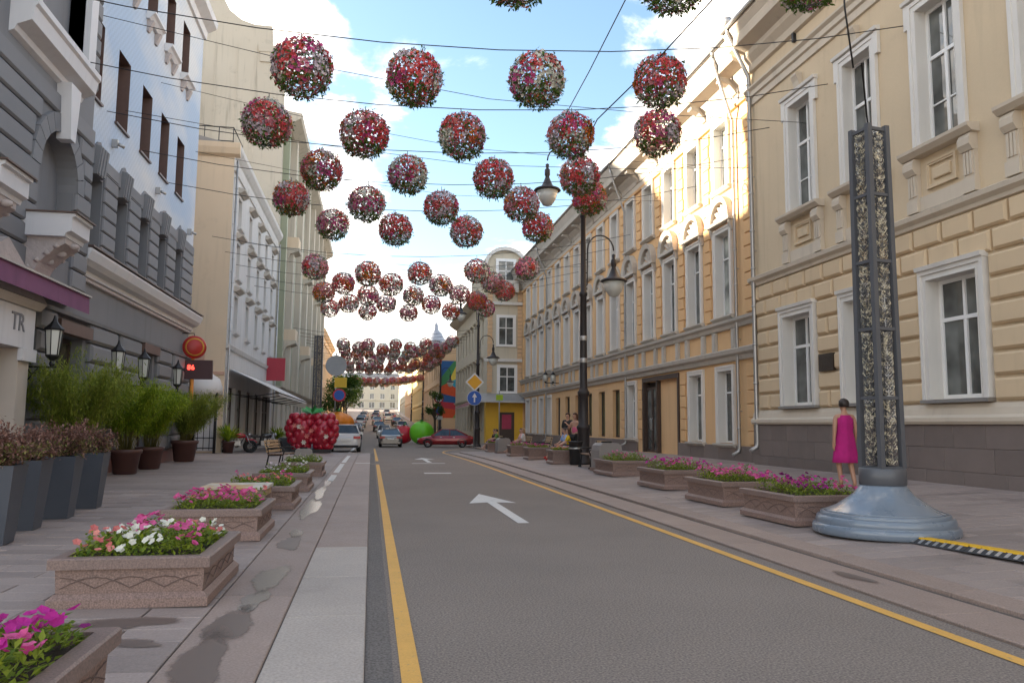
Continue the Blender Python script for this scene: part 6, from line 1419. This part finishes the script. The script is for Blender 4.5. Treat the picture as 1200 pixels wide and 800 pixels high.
mb = MB(); mb.lathe([(.05, .1), (.35, .25), (.55, .9), (.5, 1.6), (.1, 1.85)], 14, (-.5, 0)); mb.lathe([(.05, .1), (.35, .25), (.55, .9), (.5, 1.6), (.1, 1.85)], 14, (.5, 0)); stuff(mb.build('core', rasp_m, t))
for k in range(9):
    a = 2*math.pi*k/9; mb = MB(); leaf(mb, Vector((0, -.1, 2.02)), Vector((math.cos(a), .5*math.sin(a), .28+.2*(k % 2))).normalized(), Vector((0, -.6, 1)), .7, .34); o = mb.build('sepal', green_m, t)
for k in range(7):
    mb = MB(); x, z = r.uniform(-.95, .95), r.uniform(.5, 1.7)
    for q in range(6):
        a = q*1.047; leaf(mb, Vector((x, -.62-.1*math.cos(x), z)), Vector((math.cos(a), -.15, math.sin(a))).normalized(), Vector((0, -1, 0)), .15, .1)
    mb.build('blossom', fl['white'] if k % 2 else fl['salmon'], t)
mb = MB(); mb.box(-1.0, 1.0, -.4, .4, 0, .18); mb.build('stand', blackp, t)
def ribbed(name, label, loc, R_, H_, m, ribs, topm):
    t = thing(name, label, 'sculpture', loc); mb = MB(); n1, n2 = ribs*4, 10
    for i in range(n2+1):
        v = math.pi*i/n2
        for j in range(n1):
            a = 2*math.pi*j/n1; q = R_*(1+.07*math.cos(ribs*a))*max(.02, math.sin(v)); mb.v.append((q*math.cos(a), q*math.sin(a), H_/2-H_/2*math.cos(v)))
    for i in range(n2):
        for j in range(n1): mb.f.append((i*n1+j, i*n1+(j+1) % n1, (i+1)*n1+(j+1) % n1, (i+1)*n1+j)); mb.m.append(0); mb.sm.append(True)
    mb.build('fruit', m, t); mb = MB(); mb.tube([(0, 0, H_*.95), (.08, 0, H_*1.05), (.2, .05, H_*1.15)], [.09, .07, .05], 6); mb.build('stalk', topm, t)
    for k in range(4): mb = MB(); a = k*1.57; leaf(mb, Vector((0, 0, H_)), Vector((math.cos(a), math.sin(a), .15)).normalized(), Vector((0, 0, 1)), R_*.7, R_*.35); mb.build('leaf', green_m, t)
ribbed('pumpkin_sculpture', 'big orange pumpkin sculpture above the white car', (-2.6, 62, prof_y(62)+1.0), 1.25, 1.7, mat('pumpkin_orange', (.75, .22, .01), rough=.5, var=.15), 10, green_m)
mb = MB(); mb.lathe([(1.0, 0), (1.0, 1.02)], 20, (0, 0)); o = mb.build('pumpkin_stand', mat('stand_grey', (.2, .2, .2), var=.1)); o.location = (-2.6, 62, prof_y(62)); tag(o, 'round grey stand carrying the orange pumpkin', 'stand')
ribbed('apple_sculpture', 'bright green apple sculpture beside the dark red car', (4.45, 72, prof_y(72)), 1.1, 2.1, mat('apple_green', (.15, .55, .02), rough=.4, var=.15), 5, dark_wood)
ribbed('berry_sculpture', 'bright red berry sculpture between the grey car and green apple', (3.0, 75, prof_y(75)), .85, 1.7, mat('berry_red', (.55, .01, .03), rough=.4, var=.15), 6, green_m)

# ================================================================ TRAFFIC SIGNS
sign_y, sign_b, sign_w, sign_r = mat('sign_yellow', (.78, .38, .01), rough=.4, var=.04), mat('sign_blue', (.01, .09, .42), rough=.4, var=.04), mat('sign_white', (.7, .7, .7), rough=.4, var=.04), mat('sign_red', (.5, .015, .03), rough=.4, var=.04)
steel = mat('galvanised_steel', (.35, .35, .35), rough=.4, metal=.7, var=.1)
def disc(parent, z, rad, m, name='disc', y=-.05, n=28, a0=0.0, x=0.0):
    mb = MB(); pts = [(x+rad*math.cos(a0+2*math.pi*k/n), z+rad*math.sin(a0+2*math.pi*k/n)) for k in range(n)]; mb.poly(pts, y-.012, y); return mb.build(name, m, parent)
t = thing('sign_post', 'post with yellow priority diamond over blue ahead-only arrow disc', 'traffic sign', (7.0, 54.5, gz(7.0, 54.5)))
mb = MB(); mb.tube([(0, 0, 0), (0, 0, 5.2)], .045, 8); mb.build('post', steel, t)
o = disc(t, 4.55, .66, sign_w, 'diamond_border', -.05, 4, 0); disc(o, 4.55, .52, sign_y, 'diamond_face', -.07, 4, 0)
o = disc(t, 3.45, .52, sign_w, 'disc_border', -.05); q = disc(o, 3.45, .49, sign_b, 'disc_face', -.065); mb = MB(); mb.poly([(-.05, 3.15), (.05, 3.15), (.05, 3.5), (.17, 3.5), (0, 3.8), (-.17, 3.5), (-.05, 3.5)], -.09, -.08); o = mb.build('arrow', sign_w, q)
o.parent = q.parent
t = thing('sign_post', 'post with speed-limit disc and no-parking disc before the mural', 'traffic sign', (7.5, 90, gz(7.5, 90)))
mb = MB(); mb.tube([(0, 0, 0), (0, 0, 5.3)], .05, 8); mb.build('post', steel, t)
o = disc(t, 4.6, .55, sign_r, 'disc_border', -.05); disc(o, 4.6, .42, sign_w, 'disc_face', -.065)
o = disc(t, 3.3, .55, sign_r, 'disc_border', -.05); disc(o, 3.3, .42, sign_b, 'disc_face', -.065); mb = MB(); mb.box(-.45, .45, -.06, -.05, 2.2, 2.6); mb.build('plate', sign_w, t)
t = thing('sign_post', 'post with grey round sign back and no-stopping disc by the left kerb', 'traffic sign', (-3.3, 74, gz(-3.4, 74)))
mb = MB(); mb.tube([(0, 0, 0), (0, 0, 8.2)], .06, 8); mb.build('post', steel, t)
disc(t, 7.0, .95, mat('sign_back_grey', (.3, .31, .33), rough=.5, metal=.4, var=.1), 'sign_back'); o = disc(t, 4.3, .6, sign_r, 'disc_border', -.05, x=.35); disc(o, 4.3, .46, sign_b, 'disc_face', -.065, x=.35)
mb = MB(); mb.box(-.1, 1.0, -.06, -.04, 5.0, 5.9); mb.build('plate', mat('yellow_plate', (.7, .45, .05), var=.1), t)
t = thing('sign_post', 'slim post with small green plate by the yellow shopfront', 'traffic sign', (9.0, 56, gz(9.0, 56)))
mb = MB(); mb.tube([(0, 0, 0), (0, 0, 4.0)], .04, 8); mb.build('post', steel, t); mb = MB(); mb.box(-.25, .25, -.05, -.02, 3.3, 3.7); mb.build('plate', mat('green_plate', (.35, .5, .03), var=.05), t)

# ================================================================ FAR TREES AND CAFÉ PLANTS
bark = mat('bark', (.10, .075, .055), rough=.9, var=.25, scale=6, bump=.5)
tree_l = leaf_mat('tree_leaf', (.04, .10, .015), (.12, .20, .03)); tree_y = leaf_mat('tree_leaf_yellow_green', (.10, .18, .015), (.24, .30, .03))  # second leaf material is a yellower green
def tree(x, y, H_, R_, label, seed, lm_, n=2200, ls=.35):
    r = random.Random(seed); t = thing('street_tree', label, 'tree', (x, y, gz(x, y))); tr = MB(); cr_ = MB()
    tr.tube([(0, 0, 0), (.05, 0, H_*.3), (0, .1, H_*.6)], [.18, .13, .07], 8); tips = []
    for k in range(9):
        a = k*2.4; p0 = Vector((0, 0, H_*r.uniform(.3, .55))); p1 = Vector((R_*.75*math.cos(a), R_*.75*math.sin(a), H_*r.uniform(.5, .95))); tr.tube([p0, (p0+p1)/2+Vector((0, 0, .2)), p1], [.06, .04, .015], 5); tips.append(p1)
    tips.append(Vector((0, 0, H_*.9)))
    for _ in range(n):
        c = r.choice(tips); p = c+rv(r)*R_*.42*r.random()**.5; leaf(cr_, p, rv(r), Vector((0, 0, 1)), ls*r.uniform(.6, 1.2), ls*.6)
    tr.build('trunk', bark, t); cr_.build('crown', lm_, t)
tree(-3.9, 96, 7.5, 2.0, 'young green tree by the left kerb behind the sign post', 1, tree_l); tree(-3.8, 112, 8, 2.3, 'yellow-green tree farther along the left kerb', 2, tree_y, 2200); tree(-4.0, 128, 8, 2.4, 'dark green tree beyond the yellow-green one', 3, tree_l, 1600)
tree(6.9, 88, 5.5, 1.0, 'slim green tree below the mural', 4, tree_l, 1200, .25)
def cafe_plant(x, y, label, seed, H_=1.3):
    r = random.Random(seed); t = thing('cafe_plant', label, 'plant', (x, y, gz(x, y))); mb = MB(); mb.lathe([(.22, 0), (.3, .5), (.33, .52), (.33, .58), (.28, .58)], 16); mb.build('pot', brown if seed % 2 else slate, t); lf = MB()
    for _ in range(260):
        a = r.uniform(0, 6.28); d = Vector((math.cos(a)*r.uniform(.2, .9), math.sin(a)*r.uniform(.2, .9), r.uniform(.3, 1))).normalized(); leaf(lf, Vector((0, 0, .55))+d*r.uniform(.0, .5)*H_, (d+Vector((0, 0, -.2))).normalized(), Vector((0, 0, 1)), .4, .07)
    lf.build('leaves', bamboo_l, t)
cafe_plant(-7.0, 41.6, 'spiky green plant in a pot at the café corner', 41, 1.4); cafe_plant(-4.2, 45.3, 'bushy green plant rising from the black planter', 42, 1.1); cafe_plant(-5.6, 50, 'leafy plant under the café awning', 43)
# ================================================================ PEOPLE
def skin_mesh(verts, edges, root, levels=1):
    """grow one continuous surface round a skeleton of joints: verts = name -> (co, rx, ry)"""
    names = list(verts); me = bpy.data.meshes.new('skeleton'); me.from_pydata([verts[n][0] for n in names], [(names.index(a), names.index(b)) for a, b in edges], [])
    sc2 = bpy.data.scenes.get('workshop') or bpy.data.scenes.new('workshop'); o = bpy.data.objects.new('skeleton', me); sc2.collection.objects.link(o)
    md = o.modifiers.new('skin', 'SKIN'); md.use_smooth_shade = True
    sv = me.skin_vertices[0].data
    for i, n in enumerate(names): sv[i].radius = (verts[n][1], verts[n][2]); sv[i].use_root = (n == root)
    s = o.modifiers.new('sub', 'SUBSURF'); s.levels = s.render_levels = levels
    vl = sc2.view_layers[0]; vl.update(); dg = vl.depsgraph; out = bpy.data.meshes.new_from_object(o.evaluated_get(dg)); bpy.data.objects.remove(o); bpy.data.meshes.remove(me)
    return out
STAND = dict(pelvis=((0, 0, .93), .13, .10), belly=((0, 0, 1.06), .115, .09), chest=((0, .005, 1.24), .135, .10), neckb=((0, .015, 1.395), .07, .06), neck=((0, .005, 1.45), .05, .05), jaw=((0, -.02, 1.50), .058, .068), head=((0, -.012, 1.565), .074, .09), crown=((0, -.005, 1.625), .058, .07), nose=((0, -.108, 1.545), .012, .014),
    shL=((.165, .01, 1.36), .052, .052), elL=((.215, .03, 1.10), .04, .04), wrL=((.225, -.03, .87), .026, .022), paL=((.225, -.05, .80), .032, .018), shR=((-.165, .01, 1.36), .052, .052), elR=((-.215, .03, 1.10), .04, .04), wrR=((-.225, -.03, .87), .026, .022), paR=((-.225, -.05, .80), .032, .018),
    hiL=((.085, 0, .88), .085, .085), knL=((.09, -.015, .49), .055, .058), anL=((.09, .02, .09), .034, .038), toL=((.10, -.13, .035), .036, .024), hiR=((-.085, 0, .88), .085, .085), knR=((-.09, -.015, .49), .055, .058), anR=((-.09, .02, .09), .034, .038), toR=((-.10, -.13, .035), .036, .024))
BONES = [('pelvis', 'belly'), ('belly', 'chest'), ('chest', 'neckb'), ('neckb', 'neck'), ('neck', 'jaw'), ('jaw', 'head'), ('head', 'crown'), ('head', 'nose')] + [(a+s, b+s) for s in 'LR' for a, b in (('sh', 'el'), ('el', 'wr'), ('wr', 'pa'), ('hi', 'kn'), ('kn', 'an'), ('an', 'to'))] + [('chest', 'shL'), ('chest', 'shR'), ('pelvis', 'hiL'), ('pelvis', 'hiR')]
def pose(**k):
    d = dict(STAND)
    for n, co in k.items(): d[n] = (co, d[n][1], d[n][2])
    return d
SIT = dict(pelvis=(0, .05, .52), belly=(0, .07, .66), chest=(0, .06, .84), neckb=(0, .05, 1.0), neck=(0, .035, 1.055), jaw=(0, .005, 1.10), head=(0, .01, 1.165), crown=(0, .02, 1.225), nose=(0, -.085, 1.145), shL=(.165, .05, .965), shR=(-.165, .05, .965), elL=(.22, -.05, .74), elR=(-.22, -.05, .74), wrL=(.12, -.26, .63), wrR=(-.12, -.26, .63), paL=(.09, -.33, .62), paR=(-.09, -.33, .62),
    hiL=(.09, .02, .50), hiR=(-.09, .02, .50), knL=(.10, -.42, .50), knR=(-.10, -.42, .50), anL=(.10, -.46, .09), anR=(-.10, -.46, .09), toL=(.10, -.61, .035), toR=(-.10, -.61, .035))
def add_fingers(d, bones):
    for s, sg in (('L', 1), ('R', -1)):
        pa = Vector(d['pa'+s][0]); wr = Vector(d['wr'+s][0]); dr = (pa-wr).normalized(); sd = dr.cross(Vector((sg, 0, 0))); sd = sd.normalized() if sd.length > .1 else Vector((0, -1, 0))
        for k, (off, ln) in enumerate(((-.024, .062), (-.008, .072), (.008, .068), (.023, .052))):
            a, b = pa+dr*.02+sd*off, pa+dr*(.02+ln*.55)+sd*off*1.15; c = pa+dr*(.02+ln)+sd*off*1.2+Vector((-sg*.015, 0, 0))
            d['f%s%da' % (s, k)] = (tuple(b), .0085, .0085); d['f%s%db' % (s, k)] = (tuple(c), .0075, .0075); bones += [('pa'+s, 'f%s%da' % (s, k)), ('f%s%da' % (s, k), 'f%s%db' % (s, k))]
        t = wr+dr*.03-sd*.035+Vector((-sg*.01, 0, 0)); t2 = t+dr*.04-sd*.01
        d['t%sa' % s] = (tuple(t), .0105, .0105); d['t%sb' % s] = (tuple(t2), .009, .009); bones += [('wr'+s, 't%sa' % s), ('t%sa' % s, 't%sb' % s)]
skin_t = mat('skin', (.52, .30, .21), rough=.55, var=.05, bump=0); skin_d = mat('skin_tanned', (.42, .22, .14), rough=.55, var=.05, bump=0)
hair_d = mat('dark_hair', (.022, .013, .010), rough=.5, var=.3, scale=40, bump=.3); hair_b = mat('brown_hair', (.09, .04, .02), rough=.5, var=.3, scale=40, bump=.3); hair_f = mat('fair_hair', (.30, .17, .07), rough=.5, var=.3, scale=40, bump=.3)
def cloth(n, c): return mat(n, c, rough=.85, var=.10, scale=6, bump=.15, bscale=60)
def sub_skin(d, keys, bones, grow, root, shrink=None):
    v = {k: (d[k][0], d[k][1]+grow, d[k][2]+grow) for k in keys}
    if shrink: v.update(shrink)
    return skin_mesh(v, [b for b in bones if b[0] in v and b[1] in v], root)
def person(label, loc, rz, d, skin, hair, clothes, longhair=0.0, scale=1.0, group=None):
    t = thing('person', label, 'person', loc, rz, group); t.scale = (scale,)*3; bones = list(BONES); d = dict(d); add_fingers(d, bones)
    me = skin_mesh(d, bones, 'pelvis', 1); me.materials.clear(); me.materials.append(skin); obj('body', me, t)
    h = Vector(d['head'][0]); mb = MB(); n1, n2 = 16, 9; r = random.Random(int(loc[1]*10))
    for i in range(n2+1):
        v = math.pi*.70*i/n2
        for j in range(n1):
            a = 2*math.pi*j/n1; fr = math.sin(a) < -.3      # face side (-y) stays open below the fringe
            vv = min(v, math.pi*.30) if fr else v; q = 1.0+r.uniform(-.03, .05)
            mb.v.append((h.x+.094*q*math.sin(vv)*math.cos(a), h.y+.016+.114*q*math.sin(vv)*math.sin(a), h.z+.016+.102*q*math.cos(vv)-(longhair*(i/n2)**2 if not fr else 0)))
    for i in range(n2):
        for j in range(n1): mb.f.append((i*n1+j, i*n1+(j+1) % n1, (i+1)*n1+(j+1) % n1, (i+1)*n1+j)); mb.m.append(0); mb.sm.append(True)
    mb.build('hair', hair, t)
    for s in (-1, 1):
        mb = MB(); e = h+Vector((s*.03, -.083, -.005)); mb.lathe([(.002, e.z-.008), (.009, e.z), (.002, e.z+.008)], 8, (e.x, e.y), cap=False); mb.build('eye', hair_d, t)
    mb = MB(); mb.box(h.x-.02, h.x+.02, h.y-.09, h.y-.078, h.z-.062, h.z-.054); mb.build('mouth', mat('lips', (.30, .06, .06), var=0, bump=0) if 'lips' not in MATS else MATS['lips'], t)
    for name, keys, grow, m_, over in clothes:
        if name == 'dress':
            q = MB(); q.add(*over); k = q.mesh('dress', m_); [setattr(p, 'use_smooth', True) for p in k.polygons]; obj('dress', k, t); continue
        me = sub_skin(d, keys, BONES, grow, keys[0], over); me.materials.clear(); me.materials.append(m_); obj(name, me, t)
    return t
TOP = ['chest', 'belly', 'pelvis', 'shL', 'shR', 'elL', 'elR']; SLEEVELESS = ['chest', 'belly', 'pelvis']; LEGS = ['pelvis', 'hiL', 'hiR', 'knL', 'knR', 'anL', 'anR']; SHORTS = ['pelvis', 'hiL', 'hiR', 'knL', 'knR']
def loft(rings, n=20, ruffle=0.0, seed=1):
    vs_, fs = [], []; r = random.Random(seed)
    for i, (cx, cy, z, rx, ry) in enumerate(rings):
        for j in range(n):
            a = 2*math.pi*j/n; q = 1+ruffle*(i/len(rings))*math.sin(a*5+i*.2); vs_.append((cx+rx*q*math.cos(a), cy+ry*q*math.sin(a), z))
    for i in range(len(rings)-1):
        for j in range(n): fs.append((i*n+j, i*n+(j+1) % n, (i+1)*n+(j+1) % n, (i+1)*n+j))
    return vs_, fs
# woman in the fuchsia dress, walking away along the cream wall
wk = pose(knL=(.085, -.10, .50), anL=(.08, -.02, .10), toL=(.08, -.16, .045), knR=(-.085, .02, .49), anR=(-.085, .17, .11), toR=(-.09, .06, .035), elL=(.215, .07, 1.10), wrL=(.235, .06, .87), paL=(.235, .05, .80), elR=(-.215, .0, 1.1), wrR=(-.235, -.09, .88), paR=(-.235, -.12, .815))
p = at_depth(990, 560, 17.0)
dress_r = loft([(0, .0, 1.37, .135, .085), (0, .005, 1.30, .165, .115), (0, .005, 1.2, .165, .125), (0, .0, 1.06, .155, .12), (0, .0, .93, .18, .145), (0, .0, .75, .205, .165), (0, 0, .60, .225, .18), (0, 0, .50, .24, .19), (0, 0, .495, .232, .182)], 24, .05)
person('woman with short dark hair in fuchsia sleeveless dress walking beside the cream wall', (9.72, 15.1, gz(9.72, 15.1)), R(172), wk, skin_d, hair_d, [('dress', None, 0, mat('fuchsia_cloth', (.42, .008, .16), rough=.85, var=.22, scale=7, bump=.3, bscale=25, streak=.35), dress_r)], .0, 1.12)
# people round the bench by the lamp post
sit1 = pose(**SIT); leg_out = dict(SIT); leg_out.update(knL=(.10, -.44, .52), anL=(.12, -.80, .16), toL=(.12, -.93, .13), knR=(-.08, -.44, .50), anR=(-.06, -.72, .10), toR=(-.06, -.86, .04)); sit2 = pose(**leg_out)
crossed = dict(SIT); crossed.update(knL=(.02, -.44, .62), anL=(-.16, -.62, .30), toL=(-.2, -.74, .25)); sit3 = pose(**crossed)
bz = gz(7.5, 30.4)
person('seated woman in yellow top and white skirt with legs stretched out', (7.45, 29.75, bz), R(-100), sit2, skin_t, hair_b, [('top', TOP, .018, cloth('yellow_cloth', (.70, .46, .01)), None), ('skirt', SHORTS, .022, cloth('white_cloth', (.6, .58, .56)), None), ('shoes', ['anL', 'toL'], .01, cloth('red_shoe', (.45, .02, .02)), None), ('shoes', ['anR', 'toR'], .01, MATS['red_shoe'], None)], .12)
person('seated man in pale blue shirt and dark shorts beside the woman in yellow', (7.5, 30.5, bz), R(-80), sit1, skin_t, hair_d, [('shirt', TOP, .02, cloth('pale_blue_cloth', (.30, .42, .66)), None), ('shorts', SHORTS, .022, cloth('purple_plaid', (.16, .08, .20)), None)])
p = at_depth(677, 520, 29.2); person('standing woman in pink top and black skirt behind the bench', (7.56, 29.0, gz(7.56, 29.0)), R(-60), pose(elR=(-.24, -.06, 1.14), wrR=(-.12, -.22, 1.18), paR=(-.06, -.25, 1.22)), skin_t, hair_b, [('top', SLEEVELESS, .016, cloth('pink_cloth', (.62, .12, .22)), None), ('skirt', SHORTS, .022, cloth('black_cloth', (.02, .02, .022)), None)], .1, 1.1)
person('standing man in black T-shirt and jeans beside the bench', (7.95, 31.7, gz(7.95, 31.7)), R(-40), pose(elL=(.25, -.05, 1.14), wrL=(.14, -.22, 1.22), paL=(.08, -.25, 1.28)), skin_t, hair_b, [('shirt', TOP, .02, MATS['black_cloth'], None), ('trousers', LEGS, .018, cloth('jeans_cloth', (.05, .07, .13)), None)], 0, 1.12)
person('seated woman in white blouse with bare crossed legs on the slatted bench', (7.35, 38.4, gz(7.4, 38.4)), R(-105), sit2, skin_t, hair_f, [('blouse', TOP, .02, MATS['white_cloth'], None), ('skirt', SHORTS, .022, cloth('cream_cloth', (.6, .5, .42)), None)], .12)
person('seated person in pale pink shirt sharing the bench with the woman in white', (7.4, 39.2, gz(7.4, 39.2)), R(-85), sit1, skin_t, hair_b, [('shirt', TOP, .02, cloth('pale_pink_cloth', (.6, .36, .34)), None), ('trousers', LEGS, .018, MATS['jeans_cloth'], None)])
person('seated person in green top on the far bench', (7.4, 47.2, gz(7.4, 47.2)), R(-95), sit2, skin_t, hair_d, [('top', TOP, .02, cloth('green_cloth', (.12, .24, .05)), None), ('shorts', SHORTS, .022, MATS['black_cloth'], None)])
person('seated person in dark shirt on the far bench', (7.4, 48.0, gz(7.4, 48.0)), R(-80), sit1, skin_t, hair_d, [('shirt', TOP, .02, MATS['black_cloth'], None), ('trousers', LEGS, .018, MATS['jeans_cloth'], None)])
ws = bpy.data.scenes.get('workshop')
if ws: bpy.data.scenes.remove(ws)
